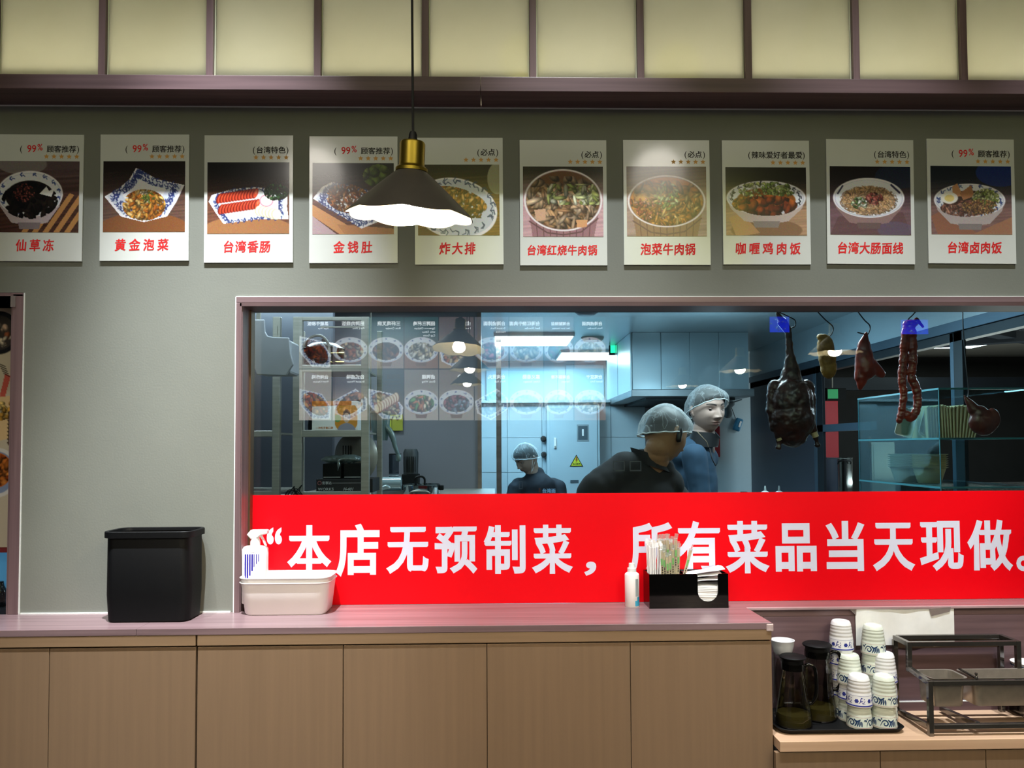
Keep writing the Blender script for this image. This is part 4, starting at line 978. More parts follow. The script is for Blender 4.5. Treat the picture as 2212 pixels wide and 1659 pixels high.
def scroll_pattern():
    mb = MB(); per = 2*math.pi*CR/4
    for q in range(4):
        o = q*per
        brush(mb, [(o+.002, .010), (o+.006, .020), (o+.012, .027), (o+.020, .026), (o+.024, .018), (o+.019, .012), (o+.013, .014), (o+.013, .019), (o+.017, .020)], .0028)
        brush(mb, [(o+.024, .030), (o+.030, .024), (o+.036, .024), (o+.044, .030)], .0040)
        for j in range(4): brush(mb, [(o+.032+j*.0048, .026-abs(j-1)*.001), (o+.031+j*.0054, .017), (o+.026+j*.0072, .008)], .0030)
        disc(mb, o+.0005, .026, .0028); disc(mb, o+.005, .031, .0022); brush(mb, [(o-.006, .024), (o-.003, .028), (o+.003, .023)], .002)
    return mb
def flower_pattern():
    mb = MB(); per = 2*math.pi*CR/6
    for q in range(6):
        o = q*per
        for a in range(6): disc(mb, o+.008+.0042*math.cos(a*1.047), .020+.0042*math.sin(a*1.047), .0024, 8)
        disc(mb, o+.008, .020, .0022, 8); brush(mb, [(o+.014, .012), (o+.019, .018), (o+.021, .027), (o+.027, .029)], .0016)
        brush(mb, [(o+.019, .024), (o+.022, .019), (o+.027, .022)], .0018); disc(mb, o+.023, .029, .0020, 7); disc(mb, o+.026, .014, .0018, 7); disc(mb, o+.031, .026, .0016, 7); disc(mb, o+.032, .012, .0014, 7); brush(mb, [(o+.027, .010), (o+.031, .018), (o+.034, .021)], .0013)
    return mb
protos = {}
def cup(kind, x, y, z, rz, lab, grp='patterned cups stacked upside down on the tray'):
    if kind not in protos:
        t = thing('patterned_cup', (0, 0, 0), 'x', 'cup', grp); pr = cup_prof()
        inner = [(0, CHh-.006), (CT-.006, CHh-.007), (CR-.005, .03), (CR-.0028, .001)]
        MB().lathe(inner+[(CR-.0016, -.0002)]+pr, n=48).build('cup_body', ceram if kind == 'flower' else celad, t, smooth=True)
        if kind == 'flower':
            flower_pattern().build('glaze_pattern', cobalt, t); b = MB(); band(b, .0035, .0035); b.build('rim_band', cobalt, t); b = MB(); band(b, .0345, .0006); b.build('fine_line', cobalt, t)
        else:
            scroll_pattern().build('glaze_pattern', navy, t); b = MB(); band(b, .0040, .0011); b.build('rim_line', pinkline, t); b = MB(); band(b, .0350, .0008); b.build('fine_line', pinkline, t)
        protos[kind] = t; r = t
    else:
        p = protos[kind]; r = p.copy(); COL.objects.link(r)
        for ch in p.children: c = ch.copy(); COL.objects.link(c); c.parent = r
    r.location = (x, y, z); r.rotation_euler = (0, 0, rz); r['label'] = lab; return r
NEST = {'c': .066, 'flower': .049}
def stack(px, pyb, kinds, where, seed, y=None):
    rnd = random.Random(seed)
    if y is None: p = PZ(px, pyb, TZ); x, y = p.x, p.y+CR
    else: x = P(px, pyb, y).x
    n = len(kinds); zc_ = TZ
    for i, k in enumerate(kinds):
        pos = {0: 'lowest', n-1: 'topmost'}.get(i, ORD[i]+' from below') if n > 2 else ('lower' if i == 0 else 'upper')
        cup(k, x+rnd.uniform(-.001, .001), y+rnd.uniform(-.001, .001), zc_, rnd.uniform(0, 6.28), '%s %s cup of the %s' % (pos, 'cobalt-flowered white' if k == 'flower' else 'navy-scrolled celadon', where)); zc_ += NEST[k]
    return x, y
y1 = PZ(1870, 1577, TZ).y+CR
stack(1870, 1577, ['c', 'flower'], 'front stack beside the middle pitcher', 1)
stack(1924, 1577, ['c', 'c'], 'front stack nearest the chrome rack', 8)
stack(1838, 1560, ['c', 'flower', 'c'], 'middle-row stack right of the front pitcher', 3, y=y1+.060)
stack(1912, 1560, ['c', 'flower', 'flower'], 'middle-row stack right behind the front pair', 4, y=y1+.072)
stack(1820, 1550, ['c', 'flower', 'flower', 'flower', 'flower'], 'tall back stack at the left', 5, y=min(-.053, y1+.128))
stack(1889, 1550, ['c', 'c', 'c', 'c'], 'tall back stack before the paper', 6, y=min(-.052, y1+.135))
# smoked glass pitchers
smoke = glassy('smoked_glass', 'b9b4ae', .07); tea = glassy('tea', 'a8a26c', .03, opac=('a5a05c', .45))
def pitcher(px, pyb, y, lab, R=.055, hgt=.190, rzz=0, r1=.028):
    if y is None: p = PZ(px, pyb, TZ); x, y = p.x, p.y+R
    else: x = P(px, pyb, y).x
    t = thing('glass_pitcher', (x, y, TZ), lab, 'pitcher', 'smoked glass pitchers', rz=rzz); n = 72
    pr = [(0, .001), (R-.003, .001), (R, .005), (R-.001, .03), (R-.008, .07), (r1+.010, hgt-.06), (r1+.001, hgt-.012), (r1+.003, hgt)]
    vs = []; fs = []
    for (r, z) in pr:
        for k in range(n):
            rr = r*(1+.012*math.cos(k*2*math.pi/n*18)) if 0.01 < z < .11 else r
            vs.append((rr*math.cos(2*math.pi*k/n), rr*math.sin(2*math.pi*k/n), z))
    for i in range(len(pr)-1):
        for k in range(n): fs.append((i*n+k, i*n+(k+1) % n, (i+1)*n+(k+1) % n, (i+1)*n+k))
    MB().add(vs, fs).build('glass_body', smoke, t, smooth=2)
    MB().lathe([(0, .004), (R-.004, .004), (R-.004, .028), (R-.006, .038), (0, .038)], n=40).build('tea', tea, t, smooth=True)
    MB().lathe([(0, hgt-.004), (r1, hgt-.004), (r1+.004, hgt-.001), (r1+.004, hgt+.014), (r1+.0115, hgt+.017), (r1+.0125, hgt+.021), (r1+.008, hgt+.0245), (0, hgt+.0245)], n=40).build('lid', M['black'], t, smooth=True)
    MB().lathe([(r1+.0065, hgt-.018), (r1+.0065, hgt+.002), (r1+.003, hgt+.002)], n=40).build('collar', M['black_gloss'], t, smooth=True)
    MB().tube(smoothpath([(r1+.004, 0, hgt-.008), (r1+.020, 0, hgt+.000), (r1+.036, 0, hgt-.012), (r1+.040, 0, hgt-.055), (r1+.038, 0, hgt-.095), (r1+.026, 0, hgt-.118), (r1+.012, 0, hgt-.120)], 7), .0056, 10).build('handle', M['black_gloss'], t, smooth=True)
pitcher(1730, 1579, None, 'front smoked glass pitcher with pale tea, nearest the tray corner', rzz=-.3)
pitcher(1768, 1555, -.074, 'rear smoked glass pitcher standing behind the other one', rzz=-.2, R=.056, r1=.033, hgt=.212)
# clear beaker with a white bowl lid, behind the pitchers
bx_ = P(1689, 1400, -.052).x; t = thing('glass_jar', (bx_, -.060, TZ), 'tall clear jar with a white bowl-shaped top at the cabinet end', 'jar')
hz = P(1688, 1382, -.06).z-TZ
MB().lathe([(0, .001), (.032, .001), (.033, .004), (.033, hz-.045)], n=40).build('jar_body', glassy('clear_plastic', 'eef0f2', .05), t, smooth=True)
MB().lathe([(.020, hz-.050), (.028, hz-.040), (.034, hz-.018), (.036, hz-.002), (.0375, hz), (.034, hz), (.026, hz-.030), (0, hz-.034)], n=40).build('bowl_top', mat('milk_plastic', 'e9ebee', rough=.3, alpha=.85), t, smooth=True)
MB().lathe([(0, hz-.07), (.007, hz-.07), (.010, hz-.055), (.006, hz-.042), (0, hz-.042)], n=20).build('glass_stopper', glassy('glass_knob', 'dfe4e6', .2), t, smooth=True)
# taped paper on the splashboard
pa, pb2 = P(1847, 1312, SY-.008), P(2062, 1392, SY-.008)
t = thing('paper_sheet', ((pa.x+pb2.x)/2, SY-.0075, (pa.z+pb2.z)/2), 'blank white sheet taped to the plum splashboard behind the cups', 'paper'); w = pb2.x-pa.x; h = pa.z-pb2.z
vs = []; nx = 24
for iz in range(9):
    for k in range(nx+1): u = k/nx; v = iz/8; vs.append((-w/2+w*u, -.0012*(math.sin(u*9+v*3)+math.sin(u*23-v*5)*.5+1.4), h/2-h*v))
MB().add(vs, [(i*(nx+1)+k, (i+1)*(nx+1)+k, (i+1)*(nx+1)+k+1, i*(nx+1)+k+1) for i in range(8) for k in range(nx)]).build('sheet', M['paper'], t, smooth=2)
tape = glassy('clear_tape', 'd8ccca', .12, .25, opac=('cfc4c0', .25))
MB().prism([(w/2-.085, h/2-.006), (w/2-.012, h/2-.002), (w/2-.016, h/2-.016), (w/2-.078, h/2-.030)], -.0048, -.0045).build('tape', tape, t)
MB().prism([(-w/2-.024, h/2-.002), (-w/2+.004, h/2+.002), (-w/2+.002, h/2-.026)], -.0030, -.0027).build('tape', tape, t)

# ------------------------------------------------------------------ chrome rack with two food pans
def rack():
    # front foot seen at (2008,1590); low tier toward the viewer, high tier at the back
    ff = PZ(2008, 1591, LZ); yf = ff.y+.006; x0 = ff.x; x1 = XR-.35; s = LS(yf)
    zf = P(2008, 1470, yf).z                     # top of the low tier
    yb = -.030; ym = yf+.115
    q = P(1960, 1386, ym); zt = q.z; xm = P(1965, 1450, ym).x
    b = .0145; x0 += b/2
    xe = P(2201, 1400, ym).x-.004
    xw = x0+(xe-x0)
    t = thing('pan_rack', (0, 0, 0), 'two-tier chrome rack of square bars holding steel food pans', 'rack')
    ch = M['chrome']
    def br(n, a, c): MB().bar(a, c, b).build(n, ch, t, bevel=.0012)
    fx1 = PZ(2460, 1590, LZ).x
    br('post', (x0, yf, LZ+.001), (x0, yf, zf)); br('post', (fx1, yf, LZ+.001), (fx1, yf, zf))
    br('foot_rail', (x0+b/2, yf, LZ+.028), (fx1, yf, LZ+.028)); br('side_rail', (x0, yf+b/2, LZ+.028), (x0, yb, LZ+.010))
    br('front_rail', (x0+b/2, yf, zf-b/2), (fx1, yf, zf-b/2))
    br('side_rail', (x0, yf+b/2, zf-b/2), (x0, ym-b/2, zf+.004))
    br('post', (x0, ym, zf-.006), (x0, ym, zt)); br('post', (xe, ym, zf-.006), (xe, ym, zt))
    br('front_rail', (x0+b/2, ym, zt-b/2), (xe-b/2, ym, zt-b/2)); br('side_rail', (x0, ym+b/2, zt-b/2), (x0, yb, zt-b/2)); br('side_rail', (xe, ym+b/2, zt-b/2), (xe, yb, zt-b/2))
    br('back_rail', (x0+b/2, yb, zt-b/2), (xe-b/2, yb, zt-b/2))
    br('post', (x0, yb, LZ+.001), (x0, yb, zt-b)); br('post', (xe, yb, LZ+.001), (xe, yb, zt-b))
    br('cross_rail', (x0+.15, yf+b/2, LZ+.030), (x0+.15, yb, LZ+.012))
    MB().prism([(x0+b/2, zt-.044), (xe-b/2, zt-.044), (xe-b/2, zt-.014), (x0+b/2, zt-.014)], yb+.004, yb+.008).build('rail_shade_strip', mat('rail_shade', '4a3a30', rough=.4, var=.1), t)  # dark strip stands in for the shadow below the back rail
    return x0, yf, zf, ym, t
rx0, ryf, rzf, rym, rt = rack()
def gnpan(xa, xb, lab, dz=.088):
    cx = (xa+xb)/2; w = xb-xa; d = rym-ryf-.004; cy = (ryf+.008+rym)/2+.0
    t = thing('food_pan', (cx, cy, rzf+.0015), lab, 'pan', 'steel food pans in the chrome rack'); d -= .012
    mb = MB(); tub(mb, [(w-.030, d-.022, .014, -dz), (w-.022, d-.014, .02, -dz+.005), (w-.012, d-.008, .02, -.003), (w, d, .018, -.0008), (w, d, .018, 0.0004), (w-.013, d-.009, .02, -.0005), (w-.024, d-.016, .018, -dz+.005), (w-.032, d-.024, .014, -dz+.001)])
    mb.build('pan_body', M['pan_steel'], t, smooth=True)
pxa = P(1978, 1455, (ryf+rym)/2).x; 
gnpan(rx0+.010, P(2100, 1465, ryf).x, 'empty steel food pan at the left end of the chrome rack')
gnpan(P(2108, 1465, ryf).x, P(2300, 1465, ryf).x, 'steel food pan at the right, cut by the photo edge')
kb = P(2106, 1458, ryf+.01); MB().bar((kb.x, ryf-.002, rzf+.004), (kb.x, ryf+.09, rzf+.008), .006, .004).build('divider_bar', M['chrome'], rt)
MB().lathe([(0, 0), (.005, 0), (.0045, .006), (.0028, .009), (.0045, .014), (.003, .018), (0, .019)], c=(kb.x, ryf+.004, rzf+.003), n=16).build('knob', M['chrome'], rt, smooth=True)
# bowls at the right end
for i, (dz, lab) in enumerate(((0, 'lower white patterned bowl behind the rack at the right edge'), (.030, 'upper white patterned bowl behind the rack at the right edge'))):
    cb_ = P(2213, 1440, -.07); zb = LZ+.03+dz
    t = thing('patterned_bowl', (cb_.x+.008, -.068, P(2213, 1458, -.07).z-.032+dz), lab, 'bowl', 'stacked patterned bowls')
    MB().lathe([(0, .002), (.018, 0), (.022, .004), (.034, .018), (.044, .040), (.046, .044), (.044, .044), (.032, .020), (.018, .008), (0, .007)], n=40).build('bowl_body', ceram, t, smooth=True)
    mb = MB(); rnd = random.Random(i)
    for k in range(26): 
        a = k*2*math.pi/26; r = .0425; z = .034; mb.box(r*math.cos(a)-.002, r*math.cos(a)+.002, r*math.sin(a)-.002, r*math.sin(a)+.002, z-.002, z+.002)
    mb.build('blue_marks', navy, t)
bpz = P(2213, 1458, -.07).z-.032
MB().box(cb_.x-.02, cb_.x+.08, -.11, -.02, LZ, bpz-.0005).build('bowl_stand', M['chrome'], tag(thing('bowl_riser', (0, 0, 0), 'low riser under the patterned bowls at the right edge', 'stand')))
# ------------------------------------------------------------------ kitchen shell behind the window
CEZ = EYE+.85
YB = 5.05                           # far kitchen wall
PXX = 2.30                          # partition plane on the right
bt = mat('tile_joint', '8fa3ab', rough=.6, var=.05)
struct('ceiling_kitchen', MB().box(-2.6, PXX+.05, .30, YB+.1, CEZ, CEZ+.05), M['kit_ceiling'])
struct('ceiling_header', MB().box(-2.6, PXX+.05, .125, .30, CEZ-.0, CEZ+.05), M['kit_ceiling'])
struct('wall_kitchen_back', MB().box(-2.6, PXX+.05, YB, YB+.1, 0, CEZ), M['blue_wall'])
struct('wall_kitchen_left', MB().box(-2.65, -2.6, .12, YB, 0, CEZ), M['kit_grey'])
# grey partition at the left, with a steel door frame at its right end
GYp = 2.0
gx1 = P(1032, 900, GYp).x
gp = thing('partition_panel', (0, GYp, 0), None, None); gp['kind'] = 'structure'
MB().box(-2.6, gx1, 0, .05, 0, CEZ).build('panel', M['kit_grey'], gp)
MB().box(gx1, gx1+.022, -.02, .06, 0, CEZ).build('edge_frame', mat('bronze_frame', '7a6a62', rough=.35, metal=.7, var=.2, scale=(4, 4, 20)), gp)
# pale tiled wall and post between the opening and the electric panel
YT = 4.1
tx0, tx1 = P(1034, 900, YT).x, P(1315, 900, YT).x
lz = P(1200, 868, YT).z
tl = thing('wall_tiled', (0, YT, 0), None, None); tl['kind'] = 'structure'
MB().box(tx0-.6, tx1+.3, .012, .10, 0, lz-.01).build('grout', bt, tl)
tmz = bpy.data.meshes.new('tile'); tmb = MB().box(0, .296, 0, .012, 0, .296); tmz.from_pydata(tmb.v, [], tmb.f); tmz.materials.append(M['blue_wall'])
zt0 = lz-.01
for i in range(6):
    for j in range(4):
        o = bpy.data.objects.new('tile', tmz); COL.objects.link(o); o.parent = tl; o.location = (tx0-.35+i*.3, 0, zt0-.299*(j+1))
MB().box(tx0-.6, tx1+.3, -.06, .12, lz-.01, lz+.012).build('ledge', mat('pale_ledge', 'c6d2d6', rough=.4, var=.03), tl)
px_, pz_ = P(1078, 900, 3.3), 0
pp = MB().box(P(1072, 900, 3.3).x, P(1083, 900, 3.3).x, 3.3, 3.33, 0, CEZ); struct('trim_31', pp, MATS['bronze_frame'])
# far wall window panels above the ledge
for i, (a, b, c, d) in enumerate(((1050, 1205, 800, 866), (1222, 1305, 788, 866))):
    p = P(a, c, YB-.01); q = P(b, d, YB-.01)
    struct('trim_%d' % (32+i), MB().box(p.x, q.x, YB-.02, YB-.002, q.z, p.z), mat('pale_wall_panel', 'a6c0cc', rough=.3, var=.05, scale=(2, 2, 2)), bevel=.004)
# ceiling lamps
def ceil_lamp(a, b, y0, y1, lab, es=9):
    x0 = P(a, 0, (y0+y1)/2).x; t = thing('ceiling_lamp', (0, 0, CEZ), lab, 'lamp', 'flat kitchen ceiling lamps')
    mx_ = (P(a, 730, y0).x+P(a, 730, y1).x)/2
    x0 = P(a, 738, y0).x; x1 = P(b, 722, y0).x
    MB().box(x0-.012, x1+.012, y0-.012, y1+.012, -.022, -.001).build('lamp_frame', M['white'], t)
    MB().box(x0, x1, y0, y1, -.026, -.020).build('diffuser', mat('lit_diffuser', 'ffffff', emis=(.86, .98, 1.0), es=es), t)
y_at = lambda py: .85*F/(965-py)-2.56
ceil_lamp(1070, 1238, y_at(719), y_at(740), 'nearer bright ceiling lamp left of the range hood')
ceil_lamp(1214, 1354, y_at(756), y_at(772), 'farther bright ceiling lamp touching the range hood')
t = thing('smoke_detector', (P(1268, 690, 2.1).x, 2.12, CEZ), 'round grey detector on the kitchen ceiling near the window head', 'detector'); MB().lathe([(0, -.045), (.05, -.045), (.07, -.03), (.075, 0), (0, 0)], n=32).build('housing', M['kit_grey'], t, smooth=True)
t = thing('ceiling_vent', (P(1280, 740, 3.4).x, 3.4, CEZ), 'small round speaker grille on the kitchen ceiling between the two lamps', 'grille'); MB().lathe([(0, -.03), (.07, -.03), (.085, -.015), (.09, 0), (0, 0)], n=32).build('grille', M['kit_grey'], t, smooth=True)
# electric panel
t = thing('electric_panel', (0, YT-.001, 0), 'pale blue steel electric cabinet with warning triangle on the tiled wall', 'cabinet')
a, b = P(1181, 876, YT-.12), P(1297, 1075, YT-.12); ep = mat('panel_paint', 'b2c3cb', rough=.35, var=.02)
MB().box(a.x, b.x, -.12, 0, b.z-.3, a.z).build('cabinet_box', ep, t, bevel=.003)
MB().box(a.x+.022, b.x-.022, -.128, -.119, b.z-.25, a.z-.018).build('door', ep, t, bevel=.004)
h = P(1199, 957, YT-.13); hd = MB(); hd.box(h.x-.011, h.x+.011, -.140, -.126, h.z-.045, h.z+.045); hd.build('handle', M['white'], t, bevel=.005)
MB().lathe([(0, 0), (.007, 0), (.007, .004), (0, .004)], n=12).build('key_lock', M['steel'], t, loc=(h.x, -.141, h.z-.03)).rotation_euler = (math.pi/2, 0, 0)
l0, l1 = P(1246, 917, YT-.13), P(1272, 953, YT-.13)
MB().box(l0.x, l1.x, -.131, -.127, l1.z, l0.z).build('plate_frame', mat('grey_print', '8d989c', rough=.4, var=.1), t)
MB().box(l0.x+.01, l1.x-.01, -.1325, -.1305, l1.z+.012, l0.z-.012).build('plate', mat('dark_plate', '4c5a62', rough=.3, var=.1), t)
MB().box((l0.x+l1.x)/2-.008, (l0.x+l1.x)/2+.008, -.134, -.132, l1.z+.045, l0.z-.04).build('plate_mark', M['white'], t)
w0 = P(1245, 982, YT-.13); w1_ = P(1260, 1008, YT-.13); hw = abs(w1_.x-w0.x); hh = w0.z-w1_.z
t3 = lambda k, y, n, m: MB().prism([(w0.x-hw*k, w1_.z+hh*(1-k)*.38), (w0.x+hw*k, w1_.z+hh*(1-k)*.38), (w0.x, w1_.z+hh*(1-k)*.38+hh*k*1.0)], y-.0012, y).build(n, m, t)
t3(1.0, -.1285, 'warning_triangle', M['ink']); t3(.80, -.1300, 'yellow_face', mat('warning_yellow', 'd8d838', rough=.4, var=.03))
MB().prism([(w0.x-.004, w1_.z+hh*.80), (w0.x+.008, w1_.z+hh*.82), (w0.x+.003, w1_.z+hh*.62), (w0.x+.010, w1_.z+hh*.62), (w0.x-.004, w1_.z+hh*.32), (w0.x, w1_.z+hh*.52), (w0.x-.008, w1_.z+hh*.52)], -.1335, -.1320).build('lightning_bolt', mat('bolt_red', 'b05020', rough=.5, var=.05), t)
tm = MB(); text_mesh(tm, '当心触电', (w0.x, -.1325, w1_.z+hh*.17), (1, 0, 0), (0, 0, 1), .017, .02, align='c'); tm.build('lettering', M['ink'], t)
s_ = P(1232, 1040, YT-.13); MB().box(s_.x, s_.x+.07, -.132, -.127, s_.z-.012, s_.z+.012).build('name_plate', MATS['dark_plate'], t)
for px, py in ((1174, 948), (1175, 982)):
    q = P(px, py, YT); t = thing('wall_knob', (q.x, YT, q.z), '%s dark rounded knob beside the electric cabinet' % ('upper' if py < 960 else 'lower'), 'knob', 'dark wall knobs'); MB().lathe([(0, -.05), (.014, -.05), (.020, -.04), (.020, -.01), (.026, 0)], n=20).build('cap', mat('dark_brown_plastic', '2c2420', rough=.4, var=.1), t, smooth=True).rotation_euler = (-math.pi/2, 0, 0)
# blue-tiled right part of the back wall with hanging things
q = P(1596, 917, 4.4)
struct('wall_service', MB().box(P(1470, 900, 4.45).x, PXX+.05, 4.45, 4.5, 0, CEZ), M['blue_wall'])
t = thing('hanging_scanner', (q.x, 4.44, q.z), 'blue handheld device hanging on the pale wall right of the tall worker', 'device')
MB().box(-.035, .035, -.03, 0, -.06, .06).build('device_body', mat('device_blue', '2c6f92', rough=.4, var=.05), t, bevel=.014).rotation_euler = (0, .35, 0)
MB().box(.004, .020, -.034, -.029, -.02, .035).build('device_label', M['white'], t).rotation_euler = (0, .35, 0)
MB().tube(smoothpath([(-.02, -.01, .055), (-.05, -.01, .14), (-.07, -.01, .18)], 5), .003).build('cord', M['rubber'], t)
q = P(1577, 888, 4.3); t = thing('hanging_bag', (q.x, 4.40, q.z+.05), 'slack grey cloth bag hanging beside the hood', 'bag'); organic('bag_body', [('c', (0, 0, .03), .03, (.01, 0, -.07), .045, (1, .6, 1)), ('c', (-.03, 0, .03), .02, (.05, 0, .02), .03, (1, .6, 1))], .012, mat('bag_grey', '6c7880', rough=.8, var=.1), t)
MB().tube(smoothpath([(-.03, 0, .05), (.03, -.01, .03), (.14, 0, .06)], 5), .006).build('strap', mat('bag_grey2', '566068', rough=.8, var=.1), t)
a, b = P(1543, 920, 4.3), P(1562, 988, 4.3); t = thing('red_box', ((a.x+b.x)/2, 4.44, (a.z+b.z)/2), 'red box with a pale sticker on the wall behind the tall worker', 'box')
MB().box((a.x-b.x)/2-.04, (b.x-a.x)/2, -.06, 0, (b.z-a.z)/2, (a.z-b.z)/2).build('box_body', mat('dull_red', 'b02c34', rough=.45, var=.08), t, bevel=.008); MB().box(-.012, .014, -.064, -.059, -.05, -.02).build('sticker', M['paper'], t)
q = P(1607, 1066, 4.2); tag(MB().box(q.x-.25, q.x+.1, 4.05, 4.40, 0, q.z-.191).build('prep_bench', M['steel']), 'steel prep bench hidden behind the banner at the pale wall', 'bench')
t = thing('bottle_cap_jar', (q.x, 4.2, q.z-.19), 'dark-capped jar top just above the banner by the dark pillar', 'jar'); MB().lathe([(0, 0), (.035, 0), (.035, .16), (.02, .18), (.02, .19), (0, .19)], n=24).build('jar_body', M['white'], t, smooth=True); MB().lathe([(0, .191), (.03, .191), (.03, .205), (0, .205)], n=24).build('cap', M['black'], t, smooth=True)

# range hood
HY0 = 3.13; HY1 = 4.35
hx0, hx1 = P(1366, 780, HY0).x, P(1617, 780, HY0).x
hz0 = P(1400, 843, HY0).z
t = thing('range_hood', (hx0, HY0, hz0), 'big steel range hood with four front panels and sloping base', 'hood')
w = (hx1-hx0); H_ = CEZ-hz0-.002
MB().box(.004, w, .012, HY1-HY0, .0, H_).build('hood_box', M['steel_h'], t)
for k, (a, b) in enumerate(zip((1366, 1428, 1490, 1553), (1427, 1489, 1552, 1617))):
    xa = P(a, 780, HY0).x-hx0; xb = P(b, 780, HY0).x-hx0
    MB().box(xa+.002, xb-.001, 0, .011, 0, H_).build('front_panel', M['steel_h'], t, bevel=.001)
for k in range(2): MB().box(-.012, .003, .02+k*(HY1-HY0)/2, (k+1)*(HY1-HY0)/2, 0, H_).build('side_panel', M['steel_h'], t, bevel=.001)
MB().box(-.03, w+.0, -.12, HY1-HY0, -.055, -.002).build('rim', mat('hood_rim', '8c9092', rough=.4, metal=.8, var=.1), t, bevel=.004)
MB().box(.10, w-.1, .02, HY1-HY0-.1, -.075, -.05).build('filter', mat('hood_filter', '34383a', rough=.5, metal=.5, var=.2, scale=(60, 3, 3)), t)
# steel splash behind the stove under the hood
struct('wall_stove', MB().box(P(1313, 950, HY1).x, P(1478, 950, HY1).x, HY1, HY1+.05, 0, hz0-.05), mat('stove_steel', '8a8488', rough=.35, metal=.6, var=.15, scale=(2, 2, 2)))
q = P(1342, 970, HY1-.02); t = thing('switch_box', (q.x, HY1-.03, q.z), 'dark upright switch box on the steel wall under the hood', 'switch'); MB().box(-.03, .045, 0, .03, -.16, .15).build('switch_body', M['kit_grey'], t, bevel=.006); MB().box(-.01, .01, -.005, .0, -.02, .05).build('rocker', M['black'], t)
# green running-man sign
q = P(1323, 744, 3.9); t = thing('exit_sign', (q.x, 3.9, q.z), 'small lit green exit sign hanging beside the hood top', 'sign')
MB().box(-.03, .03, -.02, .02, -.09, .09).build('sign_case', M['black'], t, bevel=.004); MB().box(-.02, .02, -.023, -.02, -.075, .05).build('lit_face', mat('lit_green', '20c080', emis=(.02, .8, .35), es=2.5), t); MB().tube([(0, 0, .09), (0, 0, CEZ-q.z)], .006).build('hanger', M['steel'], t)

# ------------------------------------------------------------------ steel rack with kitchen gear, left
RY = 0.80; RD = .42
def rx(px, py=850): return P(px, py, RY).x
def rz(py, px=700): return P(px, py, RY).z
t = thing('storage_rack', (0, RY, 0), 'square-tube steel rack full of kitchen gear behind the glass', 'rack')
top = rz(684)
for a, b in ((588, 604), (632, 652), (780, 797)): MB().box(rx(a), rx(b), 0, .03, 0, top).build('post', M['steel'], t, bevel=.002)
for a in (592, 782): MB().box(rx(a), rx(a)+.025, RD, RD+.025, 0, top).build('post', M['steel'], t, bevel=.002)
XLk = rx(430)
for y0, y1 in ((788, 803), (929, 944), (1062, 1076)):
    MB().box(rx(650), rx(782), .002, .028, rz(y1), rz(y0)).build('shelf_rail', M['steel'], t, bevel=.002)
    MB().box(rx(650), rx(782)-.002, .029, RD, rz(y0)-.014, rz(y0)-.006).build('shelf_board', M['steel'], t)
for y0, y1 in ((930, 943), (1060, 1070)):
    MB().box(XLk, rx(592), .002, .028, rz(y1), rz(y0)).build('shelf_rail', M['steel'], t, bevel=.002)
    MB().box(XLk, rx(592)-.002, .029, RD, rz(y0)-.014, rz(y0)-.006).build('shelf_board', M['steel'], t)
MB().box(rx(650), rx(782), .002, .028, rz(692), rz(684)).build('shelf_rail', M['steel'], t, bevel=.002)
MB().box(rx(650), rx(782), .0, .01, CEZ-.10, CEZ-.003).build('top_board', M['kit_grey'], t)
# back sheet of the rack zone
struct('wall_rack', MB().box(-2.5, rx(640), RY+.75, RY+.8, 0, CEZ), mat('rack_wall', '3a3c44', rough=.4, var=.08, scale=(2, 2, 2)))
bs = 795
# top cell: a covered black rice pot with a wire handle
q = P(700, 790, RY+.20); s = (2.56+RY+.2)/F; zb = rz(790)-.005
t = thing('cooking_pot', (q.x, RY+.20, rz(790)-.006), 'dark lidded cooking pot on the top shelf of the steel rack', 'pot')
MB().lathe([(0, 0), (.085, 0), (.09, .006), (.092, .10), (.095, .104), (.090, .108), (.06, .128), (.012, .136), (.012, .150), (0, .152)], n=36).build('pot_body', mat('dark_pot', '2c2a2c', rough=.3, metal=.4, var=.15), t, smooth=True)
MB().tube(smoothpath([(-.09, -.02, .07), (-.06, -.06, .14), (.0, -.08, .155), (.035, -.08, .12), (.04, -.08, .06)], 6), .006).build('arched_handle', M['steel'], t, smooth=True)
for zz_ in (.035, .075): MB().tube([(.05, -.09, zz_), (.11, -.09, zz_)], .0035).build('side_handle', mat('lamp_brass', 'b8a070', rough=.3, metal=.9, var=.1), t)
MB().tube(smoothpath([(-.02, -.1, .0), (-.06, -.12, .02), (.0, -.1, .05), (.08, -.11, .03)], 6), .003).build('cable', M['rubber'], t)
t = thing('tool_bundle', (rx(690), RY+.10, rz(694)), 'long steel bar lying under the top of the rack', 'bar'); MB().box(-.02, .16, 0, .02, -.012, -.006).build('bar', M['steel'], t)
# middle cell: glove box, plates, bag
gb0, gb1 = P(674, 866, RY+.05), P(773, 929, RY+.05); w = gb1.x-gb0.x; h = gb0.z-rz(930)+.004
t = thing('glove_box', (gb0.x, RY+.05, rz(930)-.005), 'white and orange glove box with a printed portrait on the middle shelf', 'box')
MB().box(0, w, 0, .12, 0, h).build('carton', M['white'], t, bevel=.002); og = mat('orange_print', 'c8742c', rough=.5, var=.08)
MB().prism([(0, h-.022), (w*.86, h-.018), (w*.86, h), (0, h)], -.0012, -.0002).build('orange_band', og, t)
pp_ = Pic(70, 60, 9); pp_.grad('e8e0dc', 'e4dcdc'); pp_.put(pp_.ell(.5, .45, .55, .62), 'd08a30'); pp_.put(pp_.ell(.12, .5, .16, .14), '6a9a58'); pp_.put(pp_.ell(.52, .40, .17, .24), '4a4644'); pp_.put(pp_.ell(.52, .48, .13, .19), 'cfae9a'); pp_.put(pp_.ell(.52, .98, .40, .30), '8f8a98')
